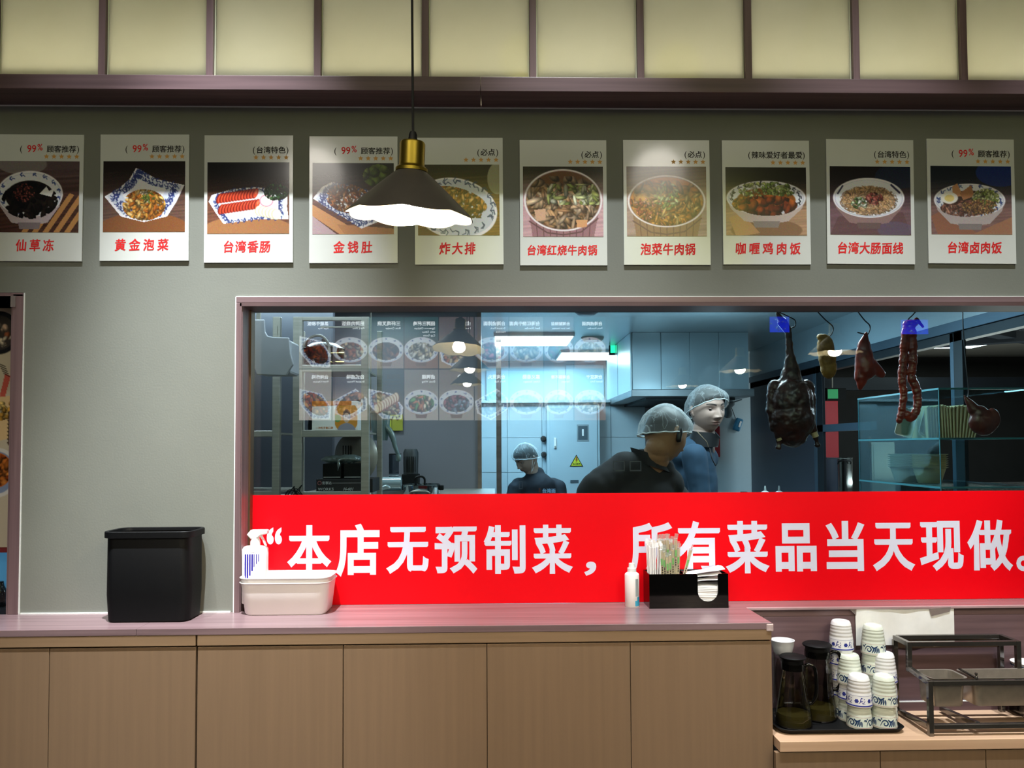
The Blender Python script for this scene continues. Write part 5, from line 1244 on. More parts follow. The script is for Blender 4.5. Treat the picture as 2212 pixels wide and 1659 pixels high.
pp_.mesh('printed_portrait', M['print'], (w*.50, -.0008, h*.86), (1, 0, 0), (0, 0, 1), w*.5-.002, h*.86-.002, t)
tm = MB(); text_mesh(tm, '一次性手套口罩', (w*.08, -.0006, h*.10), (1, 0, 0), (0, 0, 1), .011, .02); tm.build('lettering', og, t)
t = thing('plate_stack', (rx(728), RY+.26, rz(930)-.005), 'row of pale plates standing behind the glove box', 'plates')
for k in range(14): MB().lathe([(0, 0), (.055, .002), (.065, .006)], n=24).build('plate', mat('plate_grey', '9aa29c', rough=.3, var=.05), t, smooth=True, loc=(-.07+k*.010, 0, .066)).rotation_euler = (0, math.pi/2-.15, 0)
t = thing('plastic_bag', (rx(752), RY+.16, rz(930)+.115), 'crumpled clear bag on top of the glove box area', 'bag'); organic('bag_body', [('e', (0, 0, 0), (.05, .04, .022)), ('e', (.03, 0, .008), (.03, .03, .022)), ('e', (-.03, .0, -.002), (.03, .03, .018))], .006, glassy('bag_film', 'c8d4d4', .15, .2, opac=('9aa8a8', .3)), t, disp=lambda c: .006*noise.noise(c*60))
t = thing('dark_flask', (rx(663), RY+.10, rz(930)-.005), 'small dark domed flask at the left end of the middle shelf', 'flask'); MB().lathe([(0, 0), (.018, 0), (.019, .03), (.016, .06), (.008, .075), (0, .078)], n=24).build('flask_body', M['black'], t, smooth=True)
t = thing('storage_canister', (rx(690), RY+.3, rz(930)-.005), 'pale grey canister at the back of the middle shelf', 'canister'); MB().lathe([(0, 0), (.05, 0), (.05, .15), (.045, .16), (0, .16)], n=28).build('canister_body', mat('grey_can', '5c6664', rough=.4, var=.1), t, smooth=True)
# bottom cell
zb = rz(1064)
b0 = P(683, 1035, RY+.04); b1 = P(805, 1064, RY+.04); w = b1.x-b0.x; h = b0.z-b1.z
t = thing('tool_carton', (b0.x, RY+.04, b1.z), 'flat black carton lettered WORKS H-401 on the bottom shelf', 'box')
MB().box(0, w, 0, .2, 0, h).build('carton', mat('black_carton', '1b181c', rough=.4, var=.1), t, bevel=.0015)
lt = mat('grey_lettering', 'b9b9bd', rough=.5, var=.05)
tm = MB(); text_mesh(tm, 'WORKS', (.008, -.0005, .010), (1, 0, 0), (0, 0, 1), .0175, .02, sx=1.05); text_mesh(tm, 'H-401', (.118, -.0005, .010), (1, 0, 0), (0, 0, 1), .0175, .02, slant=.25); text_mesh(tm, '宏事达', (.026, -.0005, .038), (1, 0, 0), (0, 0, 1), .014, .02); tm.build('lettering', lt, t)
MB().lathe([(.0065, 0), (.009, 0), (.009, .0006), (.0065, .0006)], n=28).build('ring_logo', mat('logo_red', 'a06068', rough=.5, var=.05), t, loc=(.015, -.001, .043)).rotation_euler = (math.pi/2, 0, 0)
MB().box(.07, w-.02, -.0006, -.0001, .0415, .0430).build('printed_line', lt, t)
for k, (a, b) in enumerate(((697, 737), (742, 781))):
    p = P(a, 1002, RY+.08); q = P(b, 1034, RY+.08); t = thing('black_pack', (p.x, RY+.08, b1.z+h+.0005), '%s of two black boxes in a clear bag on the flat carton' % ('left' if k == 0 else 'right'), 'box', 'black boxes in a clear bag')
    MB().box(0, q.x-p.x, 0, .10, 0, p.z-q.z).build('pack_body', M['black'], t, bevel=.003); MB().box(.004, q.x-p.x-.004, -.001, .0, .004, .008).build('label_line', lt, t)
q = P(735, 1000, RY+.10); t = thing('plastic_bag', (q.x, RY+.13, q.z+.012), 'wrinkled clear bag over the two black boxes', 'bag'); organic('bag_body', [('e', (-.02, 0, .004), (.075, .05, .016)), ('e', (.03, 0, .006), (.06, .045, .018)), ('c', (-.005, -.05, 0), .010, (-.005, -.056, -.05), .004)], .006, MATS['bag_film'], t, disp=lambda c: .007*noise.noise(c*70))
t = thing('knife_block', (P(745, 985, RY+.3).x, RY+.3, zb+.0), 'dark wedge-shaped block behind the clear bag', 'block'); MB().prism([(-.09, 0), (.06, 0), (.06, .17), (-.02, .155), (-.09, .12)], 0, .06).build('block_body', mat('dark_olive', '383a34', rough=.5, var=.1), t, bevel=.003)
c = P(782, 985, RY+.36); t = thing('steel_basin', (c.x-.02, RY+.33, c.z), 'large steel basin standing on edge behind the rack post', 'basin')
MB().lathe([(0, .05), (.07, .048), (.105, .03), (.118, .0), (.122, -.002), (.108, .032), (.07, .053), (0, .055)], n=44).build('basin_body', M['steel'], t, smooth=True).rotation_euler = (math.pi/2, 0, -.5)
for k in range(4): MB().box(-.055+k*.012, -.051+k*.012, -.06, -.056, -.01, .05).build('slot', M['black'], t)
# bundled cables at the rack foot
t = thing('cable_bundle', (rx(648), RY-.03, rz(1068)), 'black looping cables spilling at the foot of the rack post', 'cable')
rnd = random.Random(4)
for k in range(6):
    dx = rnd.uniform(-.05, .02); MB().tube(smoothpath([(dx-.02, 0, -.03), (dx-.01+.01*k, -.005, .012+.006*k), (dx+.03, 0, .016), (dx+.06, .01, -.03)], 6), .0022, 6).build('cable', M['rubber'], t, smooth=True)
# grey apron-like dispenser sheet hanging left
a, b = P(546, 690, RY-.25), P(634, 812, RY-.25); w = b.x-a.x; h = a.z-b.z
t = thing('hanging_sheet', (a.x, RY-.25, a.z), 'grey translucent plastic cover hanging in the upper left of the window', 'cover')
cs = mat('cover_plastic', 'b4b1b8', rough=.4, var=.06, scale=(8, 8, 8), bump=.1)
MB().prism([(0, 0), (w*.28, -.0), (w*.30, -h*.22), (w*.36, -h*.29), (w*.5, -h*.31), (w*.88, -h*.32), (w*.92, -h*.6), (w, -h*.80), (w*.82, -h), (w*.10, -h*.98), (0, -h*.75)], 0, .012).build('cover_body', cs, t, bevel=.004)
MB().box(w*.02, w*.9, .02, .16, -h*.95, -h*.35).build('box_body', cs, t, bevel=.01)
MB().box(w*.6, w*.62, -.002, .0, -h*.27, -h*.12).build('glint_rod', M['steel'], t); MB().box(.005, .02, .03, .045, -h*.5, CEZ-a.z-.001).build('hanging_strap', M['steel'], t)
# right of the rack: arm, notes, fan, foil, pot
c = P(815, 905, RY+.5); YG = GYp-.02
t = thing('hanging_jug', (P(822, 905, 1.3).x, 1.3, P(822, 930, 1.3).z), 'clear plastic jug with a long spout hanging right of the rack', 'jug')
cl = glassy('jug_plastic', 'b8c8c8', .12, .15, opac=('9fb4b4', .35))
MB().lathe([(0, -.05), (.035, -.05), (.045, .02), (.050, .09), (.048, .092), (.040, .02), (.03, -.044), (0, -.044)], n=32).build('jug_body', cl, t, smooth=True)
MB().lathe([(.047, .088), (.052, .088), (.052, .096), (.047, .096)], n=32).build('steel_rim', M['steel'], t, smooth=True)
MB().box(-.052, -.046, -.004, .004, .0, CEZ-t.location.z-.001).build('hanger', M['steel'], t); MB().tube(smoothpath([(.02, -.02, .03), (.06, -.02, -.02), (.075, -.02, -.08), (.09, -.02, -.12)], 6), [.016-.0004*i for i in range(19)], 10).build('spout', cl, t, smooth=True)
organic('spout_tip', [('e', (.092, -.02, -.135), (.016, .016, .022)), ('c', (.04, -.02, .0), .008, (.09, -.02, -.12), .006)], .004, cl, t)
a, b = P(824, 896, YG), P(870, 934, YG); yn = mat('yellow_note', 'a8ac38', rough=.6, var=.1, scale=(30, 30, 30))
t = thing('paper_note', (a.x, YG, b.z), 'yellow-green printed notes stuck on the grey kitchen wall', 'note'); w = b.x-a.x; h = a.z-b.z
MB().box(0, w*.47, 0, .003, 0, h).build('note_sheet', yn, t); MB().box(w*.49, w, .001, .004, h*.1, h).build('note_sheet', mat('yellow_note_b', '9c9a34', rough=.6, var=.1), t)
mb = MB(); 
for k in range(3): mb.tube(smoothpath([(w*(.08+.3*k), -.002, h*.9), (w*(.16+.3*k), -.002, h*.72), (w*(.26+.3*k), -.002, h*.95)], 5), .003, 5)
mb.box(w*.04, w*.4, -.002, 0, h*.10, h*.16); mb.build('printed_mark', mat('note_ink', '5c4a28', rough=.6, var=.1), t); 
# low gear standing on the kitchen bench behind the banner
BZ = P(900, 1066, 1.2).z-.02
bench = MB().box(-1.55, gx1+.1, .95+RD, GYp-.01, BZ-.04, BZ).build('kitchen_bench', M['steel']); tag(bench, 'steel bench top just below the banner edge, carrying pot and fan', 'bench')
q = P(887, 1045, 1.65); t = thing('tower_fan', (q.x, 1.66, BZ), 'dark ribbed upright appliance between the foil roll and the pot', 'appliance')
hh = P(887, 970, 1.65).z-BZ
MB().box(-.045, .045, -.04, .05, 0, .10).build('base_block', M['black'], t, bevel=.006); MB().lathe([(.0, .10), (.040, .10), (.042, hh-.02), (.034, hh), (0, hh)], n=24).build('column', mat('dark_grille', '2d2f31', rough=.5, var=.2, scale=(90, 90, 2)), t, smooth=True)
for k in range(7): MB().box(-.033+k*.010, -.030+k*.010, -.044, -.040, .11, hh-.04).build('rib', M['black'], t)
q = P(838, 1040, 1.5); t = thing('foil_roll', (P(812, 1040, 1.5).x, 1.5, BZ+.055), 'roll of clear film lying left of the pot', 'roll'); w = P(867, 1040, 1.5).x-P(812, 1040, 1.5).x
MB().lathe([(.008, 0), (.034, 0), (.035, w), (.008, w)], n=24).build('roll_body', glassy('film_roll', 'c4d2d6', .3, .15, opac=('a9bcc2', .5)), t, smooth=True).rotation_euler = (0, math.pi/2, 0)
MB().box(-.02, w+.02, -.03, .03, -.055, -.036).build('roll_stand', M['kit_grey'], t)
organic('loose_film', [('e', (.01, -.03, -.03), (.03, .02, .03)), ('e', (.05, -.03, -.02), (.04, .015, .015))], .006, MATS['film_roll'], t, disp=lambda c: .008*noise.noise(c*50))
q = P(911, 1060, 1.45); s = (2.56+1.45)/F; t = thing('steel_pot', (q.x, 1.45, BZ), 'shiny steel pot with black loop handles just above the banner', 'pot'); R = 40*s; zt = P(911, 1046, 1.45).z-BZ
MB().lathe([(0, 0), (R-.004, 0), (R-.002, .004), (R-.002, zt-.004), (R+.003, zt), (R-.004, zt+.001), (R-.006, .01), (0, .01)], n=44).build('pot_body', mat('mirror_steel', 'aab4b8', rough=.14, metal=1.0, var=.05), t, smooth=True)
MB().tube(smoothpath([(-.022, -R+.02, zt), (-.024, -R+.0, zt+.03), (-.012, -R+.0, zt+.042), (.012, -R+.0, zt+.042), (.024, -R+.0, zt+.03), (.022, -R+.02, zt)], 4), .0055, 8).build('handle', M['black'], t, smooth=True)
MB().box(R-.004, R+.018, -.02, .02, zt-.030, zt-.006).build('side_handle', M['black'], t, bevel=.004); MB().tube(smoothpath([(-.05, -R-.004, .012), (-.03, -R-.02, .022), (.03, -R-.02, .022), (.05, -R-.004, .012)], 5), .005, 8).build('front_handle', M['steel'], t, smooth=True)
t = thing('acrylic_stand', (P(848, 1000, 1.75).x, 1.75, BZ), 'clear folded stand beside the dark upright appliance', 'stand'); hh = P(848, 982, 1.75).z-BZ
MB().box(-.02, .035, 0, .004, 0, hh).build('front_sheet', glassy('acrylic', 'b4bcc4', .1), t); MB().box(-.02, -.016, .004, .12, 0, hh).build('side_sheet', MATS['acrylic'], t); MB().box(-.02, .035, .0, .12, hh, hh+.005).build('top_sheet', M['black'], t)

# ------------------------------------------------------------------ hanging roast meats
HY = 0.44; hs = (2.56+HY)/F
hook_m = mat('dark_hook', '3a3c40', rough=.3, metal=.9, var=.1)
rod = MB().tube([(P(1600, 640, HY).x, HY, EYE+.62), (PXX-.02, HY, EYE+.62)], .009, 12).build('hanging_rod', M['steel'], smooth=True); tag(rod, 'steel rod hidden above the window head that the meats hang from', 'rod')
def hp(px, py, y=HY): return P(px, py, y)
def hook(t, pts, o):
    MB().tube(smoothpath([Vector(p)-o for p in pts], 8), .0024, 8).build('hook', hook_m, t, smooth=True)
def pos(px, py, dy=0): p = hp(px, py); return Vector((p.x, p.y+dy, p.z))
def roast(name, px, py, prims, m, lab, cat, hk, grp='hanging roast meats', disp=None, vox=.004, sm=3):
    o = pos(px, py); t = thing(name, o, lab, cat, grp)
    pr = []
    for p in prims:
        if p[0] == 'c':
            a, ra, b, rb = p[1:5]; dy = p[5] if len(p) > 5 else 0; sq = p[6] if len(p) > 6 else (1, .7, 1)
            pr.append(('c', pos(a[0], a[1], dy)-o, ra*hs, pos(b[0], b[1], dy)-o, rb*hs, sq))
        else:
            c, r = p[1:3]; dy = p[4] if len(p) > 4 else 0; pr.append(('e', pos(c[0], c[1], dy)-o, (r[0]*hs, r[1]*hs, r[2]*hs), (0, p[3] if len(p) > 3 else 0, 0)))
    organic('meat', pr, vox, m, t, smooth=sm, disp=disp)
    if hk: hook(t, [pos(*q) for q in hk], o)
    return t, o
duck_m = mat('roast_duck_skin', '3a1a11', rough=.36, col2='170a07', scale=(28, 28, 28), bump=.5, coat=.15)
td, o = roast('roast_duck', 1712, 860, [
    ('c', (1703, 712), 7, (1706, 760), 9), ('c', (1706, 755), 9, (1708, 790), 14), ('c', (1708, 785), 14, (1708, 830), 28), ('e', (1709, 868), (47, 36, 56)), ('e', (1711, 905), (49, 38, 52)), ('e', (1712, 935), (32, 28, 32)),
    ('c', (1675, 838), 18, (1668, 885), 14), ('c', (1742, 838), 18, (1750, 888), 14), ('c', (1750, 888), 13, (1752, 925), 10), ('c', (1668, 885), 12, (1672, 925), 9),
    ('c', (1676, 900), 15, (1683, 940), 10), ('c', (1683, 940), 9, (1681, 966), 5), ('c', (1745, 905), 15, (1758, 935), 9), ('c', (1758, 935), 7, (1766, 960), 5), ('e', (1681, 967), (7, 6, 6)), ('e', (1766, 961), (7, 6, 6))],
    duck_m, 'whole dark roast duck hanging by its neck behind the glass', 'duck', [(1674, 640), (1676, 668), (1700, 682), (1717, 692), (1716, 706), (1702, 708)], disp=lambda c: .004*noise.noise(c*38)+.0015*noise.noise(c*120))
organic('head', [('c', pos(1701, 712)-o, 9*hs, pos(1690, 696)-o, 11*hs), ('c', pos(1690, 696)-o, 9*hs, pos(1679, 676)-o, 4*hs)], .003, duck_m, td)
bone = mat('bone', 'b8a880', rough=.5, var=.1)
for a, b in (((1682, 946), (1684, 951)), ((1757, 934), (1761, 944))): MB().tube([pos(*a, -.004)-o, pos(*b, -.004)-o], .0125, 12).build('bone_end', bone, td, smooth=True)
roast('cured_meat', 1785, 772, [('e', (1783, 750), (19, 12, 28)), ('e', (1787, 772), (19, 12, 34)), ('e', (1790, 795), (18, 11, 24)), ('e', (1776, 728), (12, 9, 8))], mat('yellow_tripe', '96702a', rough=.5, col2='6b4c1a', scale=(45, 45, 45), bump=.5), 'flat yellow-brown piece of tripe hanging on a hook', 'meat', [(1757, 640), (1760, 664), (1780, 688), (1799, 706), (1796, 722), (1786, 730)], disp=lambda c: .0022*noise.noise(c*70))
rm_ = mat('red_roast', '8a2e1c', rough=.32, col2='5c1a10', scale=(16, 16, 16), bump=.25, coat=.4)
roast('roast_meat', 1872, 780, [('c', (1871, 720), 4, (1866, 745), 13), ('c', (1866, 745), 14, (1870, 790), 22), ('e', (1872, 800), (24, 14, 20)), ('c', (1880, 790), 18, (1904, 808), 9), ('c', (1862, 815), 14, (1858, 838), 6), ('c', (1860, 760), 12, (1858, 815), 13)], rm_, 'pointed red roast pork piece hanging second from the tripe', 'meat', [(1843, 640), (1848, 664), (1866, 690), (1879, 704), (1876, 720), (1870, 722), (1852, 718)], disp=lambda c: .002*noise.noise(c*40))
sau = []
def rope(pts, r0, r1):
    P_ = [(p.x, p.y) for p in smoothpath([(a, b, 0) for a, b in pts], 5)]
    for i in range(len(P_)-1): t_ = i/(len(P_)-1); r = r0+(r1-r0)*t_; sau.append(('c', P_[i], r*(1+.10*math.sin(i*2.1)), P_[i+1], r*(1+.10*math.sin(i*2.1+2.1))))
rope([(1961, 700), (1955, 730), (1951, 780), (1948, 820), (1952, 850), (1948, 885), (1943, 908)], 10, 7.5)
rope([(1966, 700), (1971, 730), (1972, 780), (1969, 815), (1978, 835), (1982, 860), (1980, 885), (1968, 903), (1960, 896)], 10, 8.5)
sau.append(('e', (1966, 700), (17, 10, 10))); sau.append(('c', (1980, 690), 5, (1994, 706), 3))
roast('roast_intestine', 1963, 800, sau, mat('red_sausage', '97361c', rough=.3, col2='641c10', scale=(22, 22, 22), bump=.3, coat=.5), 'long folded red roast intestine hanging right of the pork', 'meat', [(1986, 640), (1984, 664), (1972, 680), (1962, 690), (1960, 702)], disp=lambda c: .0022*noise.noise(Vector((c.x*50, c.y*50, c.z*160))), vox=.0032, sm=2)

# ------------------------------------------------------------------ partition on the right and the room beyond
rf = mat('partition_blue', '5c6e7e', rough=.35, metal=.4, var=.08, scale=(3, 3, 3)); rd = mat('partition_dark', '20242a', rough=.4, var=.1)
def py_(px): # depth where the pixel column crosses the partition plane
    return PX(px, 900, PXX).y
zr0 = PX(2000, 733, PXX).z; zr1 = PX(2000, 712, PXX).z
pt_ = thing('wall_partition', (PXX, 0, 0), None, None); pt_['kind'] = 'structure'
ye = py_(1622)
MB().box(0, .05, .13, ye, zr1, CEZ).build('transom_panel', mat('transom_white', 'c0d4de', rough=.18, var=.05, scale=(2, 2, 2)), pt_)
MB().box(-.012, .06, .13, ye, zr0, zr1).build('top_rail', rf, pt_, bevel=.002)
zr2 = PX(2000, 752, PXX).z; MB().box(.0, .05, .13, ye, zr2, zr0-.002).build('under_rail', rd, pt_)
for a, b, m in ((2055, 2063, rf), (2063, 2082, rd), (1757, 1764, rf), (1764, 1777, rd)):
    MB().box(0, .02, py_(b), py_(a), 0, zr0).build('post', m, pt_, bevel=.002)
ya, yb_ = py_(1757), py_(2055)
pa_ = struct('wall_partition_low', MB().box(PXX, PXX+.02, py_(1757), ye, 0, zr0), mat('dark_pillar', '4a4c58', rough=.4, var=.08, scale=(2, 2, 2)))
zm0 = PX(1800, 932, PXX).z; zm1 = PX(1800, 916, PXX).z
MB().box(0, .04, py_(1880), ya-.01, zm0, zm1).build('mid_rail', rf, pt_, bevel=.002)
# far room: dim ceiling, walls, red board, green sign
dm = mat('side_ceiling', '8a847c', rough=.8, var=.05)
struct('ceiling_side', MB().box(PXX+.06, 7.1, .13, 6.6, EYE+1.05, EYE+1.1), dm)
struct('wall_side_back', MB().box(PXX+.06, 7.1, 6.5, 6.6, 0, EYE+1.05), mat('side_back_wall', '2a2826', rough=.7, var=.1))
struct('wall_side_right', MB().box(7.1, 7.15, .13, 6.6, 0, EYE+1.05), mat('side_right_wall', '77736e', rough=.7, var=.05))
for i, (a, b, c, d, y, m, n) in enumerate(((1775, 1813, 866, 1010, 5.2, 'a01420', 'red_board'), (1882, 1935, 955, 1066, 4.6, '77736c', 'grey_door'))):
    p = P(a, c, y); q = P(b, d, y); t = thing(n, (p.x, y, 0), ['deep red board standing in the room beyond the duck', 'grey-brown panel in the room behind the glass case'][i], 'board')
    MB().box(0, q.x-p.x, 0, .04, .001, p.z).build('panel', mat(n+'_paint', m, rough=.5, var=.06), t, bevel=.004); MB().box(.02, q.x-p.x-.02, -.004, 0, .03, p.z-.03).build('face', MATS[n+'_paint'], t)
q = P(1800, 850, 5.6); t = thing('exit_sign', (q.x, 5.6, q.z), 'faint green sign high in the room beyond the duck', 'sign'); MB().box(-.07, .14, 0, .04, -.07, .06).build('sign_case', M['black'], t); MB().box(-.06, .05, -.004, 0, -.055, .045).build('lit_face', mat('lit_green2', '2a7a4a', emis=(.05, .4, .15), es=.5), t); MB().tube([(0, .02, .06), (0, .02, EYE+1.05-q.z)], .008).build('hanger', M['steel'], t)
for (a, b, w_) in (((1780, 835, 2.6), (1905, 872, 4.2), .05), ((1780, 790, 1.6), (2050, 760, 1.2), .05), ((1870, 770, 1.4), (1960, 850, 4.0), .03)):
    pass
t = thing('roof_truss', (0, 0, 0), 'dark ceiling beams crossing the room beyond the partition', 'beam')
MB().bar((PXX+.2, 2.6, EYE+.98), (6.4, 5.4, EYE+.98), .12, .12).build('beam', rd, t); MB().bar((PXX+.1, 5.4, EYE+.95), (6.8, 2.6, EYE+.95), .12, .12).build('beam', rd, t); MB().bar((PXX+.1, 5.9, EYE+.68), (6.9, 5.9, EYE+.68), .10, .14).build('beam', rd, t)
p = P(2092, 733, 2.6); q = P(2178, 716, 2.6); t = thing('ceiling_lamp', (0, 0, 0), 'slim pale ceiling lamp in the room at the upper right', 'lamp', 'flat kitchen ceiling lamps')
zl = EYE+1.045; yl = .0+ (EYE+1.045-EYE)*F/(965-733)-2.56; xa = (2092-1069)*(2.56+yl)/F; xb = (2178-1069)*(2.56+yl)/F
MB().box(xa-.02, xb+.02, yl-.02, yl+.5, zl-.03, zl-.001).build('lamp_frame', M['white'], t); MB().box(xa, xb, yl, yl+.45, zl-.036, zl-.03).build('diffuser', MATS['lit_diffuser'], t)
# big steel stock pot
q = P(1812, 1060, 3.6); s = (2.56+3.6)/F; t = thing('stock_pot', (q.x, 3.6, P(1812, 1070, 3.6).z), 'tall steel stock pot standing under the red board', 'pot'); R = 28*s; zt = P(1812, 988, 3.6).z-t.location.z
MB().lathe([(0, 0), (R, 0), (R, zt-.01), (R+.004, zt-.006), (R+.004, zt), (0, zt)], n=40).build('pot_body', MATS['mirror_steel'], t, smooth=True)
MB().tube(smoothpath([(-.05, -R-.001, zt-.05), (-.045, -R-.02, zt-.03), (0, -R-.03, zt-.025), (.045, -R-.02, zt-.03), (.05, -R-.001, zt-.05)], 5), .006, 8).build('handle', M['black'], t, smooth=True)
tag(MB().box(q.x-.3, q.x+.4, 3.35, 3.85, 0, t.location.z-.001).build('pot_bench', M['steel']), 'low steel bench under the tall stock pot', 'bench')
# squeeze bottles on the bench
for i, px in enumerate((1653, 1683)):
    q = P(px, 1066, 1.0); t = thing('squeeze_bottle', (q.x, 1.0, q.z-.14), '%s of two squeeze bottle tips just above the banner' % ('left' if i == 0 else 'right'), 'bottle', 'squeeze bottles'); cc = glassy('squeeze_%d' % i, 'c8d8dc', .1, .2, opac=('c0d0d6', .7 if i == 0 else .3))
    MB().lathe([(0, 0), (.022, 0), (.022, .13), (.018, .145), (.006, .15), (.003, .175), (0, .176)], n=24).build('bottle_body', cc, t, smooth=True); MB().lathe([(.019, .138), (.0195, .146), (.008, .152)], n=24).build('cap', cc, t, smooth=True)
q = P(1668, 1066, 1.0); tag(MB().box(q.x-.35, q.x+.12, .92, 1.1, 0, q.z-.141).build('serving_bench', M['steel']), 'steel serving bench behind the banner under the squeeze bottles', 'bench')

# ------------------------------------------------------------------ glass case with takeaway trays
GC0, GC1 = 0.62, 1.34               # front and back depth of the case
gx0 = P(2030, 950, GC0).x
gxr = PXX-.015
gl = glassy('case_glass', 'dcebec', .03, .0, fr=.12); ge = mat('glass_edge', '3c7c86', rough=.25, emis=None, var=.05)
zt = P(2045, 838, GC0).z; z2 = P(2045, 946, GC0).z; z3 = P(2045, 1052, GC0).z
t = thing('glass_case', (gx0, GC0, 0), 'shelved glass display case at the right end of the kitchen', 'display case')
W_ = gxr-gx0; D_ = GC1-GC0
def shelf(n, z):
    MB().box(.004, W_, .004, D_, z-.006, z).build(n, gl, t); mb = MB(); mb.box(0, W_, -.001, .003, z-.007, z+.001).build('shelf_edge', ge, t); MB().box(-.001, .003, .003, D_, z-.007, z+.001).build('shelf_edge', ge, t)
shelf('top_glass', zt); shelf('shelf', z2); shelf('shelf', z3)
MB().box(.0, .004, .01, D_, z3-.4, zt-.008).build('side_pane', gl, t); MB().box(0, .003, 0, .004, z3-.4, zt-.008).build('corner_edge', MATS['glass_edge'], t); MB().box(0, .003, D_-.004, D_, z3-.4, zt-.008).build('corner_edge', MATS['glass_edge'], t)
MB().box(.004, W_, D_, D_+.004, z3-.4, zt-.008).build('back_pane', gl, t)
bag = mat('bagasse', 'cfc39a', rough=.8, var=.04, scale=(30, 30, 30)); bagw = mat('bagasse_cool', 'c9cdc4', rough=.8, var=.03)
# upright nested clamshell trays on the middle shelf
yc = GC0+.30; sc = (2.56+yc)/F
def traypiece(px0, px1, py0, py1, tilt, lab, m):
    a = P(px0, py0, yc); b = P(px1, py1, yc); w = b.x-a.x; h = a.z-b.z
    o = MB(); o.prism([(-.003, 0), (.003, 0), (.003, h-.01), (.012, h), (.006, h+.003), (-.006, h-.006)], -.07, .07)
    r = o.build('takeaway_tray', m, bevel=.0015); r.location = ((a.x+b.x)/2, yc, z2+.001); r.rotation_euler = (0, tilt, 0); tag(r, lab, 'tray', 'takeaway trays standing on the middle glass shelf'); return r
xs0 = 1985; nT = 17
for k in range(nT):
    px = xs0+k*6.0; tl_ = -.02+.40*max(0, (k-8)/9)**1.2
    traypiece(px, px+5, 876+2*math.sin(k), 944, tl_, '%s cream fibre tray from the left in the nested row' % ORD[k], bag)
for i, (px0, lab) in enumerate(((1928, 'white hinged takeaway box leaning at the left of the tray row'), (1972, 'second white hinged takeaway box in front of the tray row'))):
    a = P(px0, 946, yc); w = .085; h = P(px0, 885, yc).z-z2; t2 = thing('takeaway_box', (a.x+.02, yc-.02-.03*i, z2+.001), lab, 'box', 'open takeaway boxes')
    mb = MB(); loft(mb, [[(x, z*.35-.04, y+h/2) for x, y in rrect(.03, 0, w, h-.004, .014)] for z in (0, .02)]) if False else None
    mb = MB(); tub(mb, [(w-.03, h-.03, .01, 0), (w, h, .015, .03), (w-.004, h-.004, .013, .031), (w-.032, h-.032, .009, .004)]); ob = mb.build('box_body', bagw, t2, smooth=True); ob.rotation_euler = (math.pi/2, .28, 0); ob.location = (.035, .03, h/2+.006)
# stacked bowls on the lower shelf
def bstack(px, n, y, lab, m):
    c = P(px, 1046, y)
    for k in range(n):
        r = MB().lathe([(0, .001), (.045, .001), (.048, .004), (.068, .068), (.077, .072), (.078, .074), (.066, .073), (.045, .009), (0, .008)], n=36).build('takeaway_bowl', m, smooth=True) if k == 0 else None
        if k == 0: base = r
        else: r = base.copy(); COL.objects.link(r)
        r.location = (c.x, y, z3+.001+.0098*k); tag(r, ('%s bowl of the %s' % ('lowest' if k == 0 else 'topmost' if k == n-1 else ORD[k], lab)), 'bowl', 'nested takeaway bowls on the lower shelf')
bstack(1958, 7, GC0+.42, 'rear nested fibre bowl stack', bagw); bstack(2008, 7, GC0+.30, 'front nested fibre bowl stack', bag)
# dark cured piece hanging over the case
HY_save = HY
roast('cured_knuckle', 2128, 900, [('c', (2083, 854), 2.5, (2104, 885), 13), ('e', (2124, 912), (32, 14, 30)), ('e', (2144, 905), (16, 12, 24)), ('e', (2116, 895), (20, 12, 20))], mat('dark_roast', '5a2a20', rough=.4, col2='351511', scale=(18, 18, 18), bump=.3, coat=.2), 'dark red roast ear-shaped piece at the far right', 'meat', [(2080, 640), (2080, 700), (2086, 780), (2092, 840), (2090, 862)], disp=lambda c: .002*noise.noise(c*40))
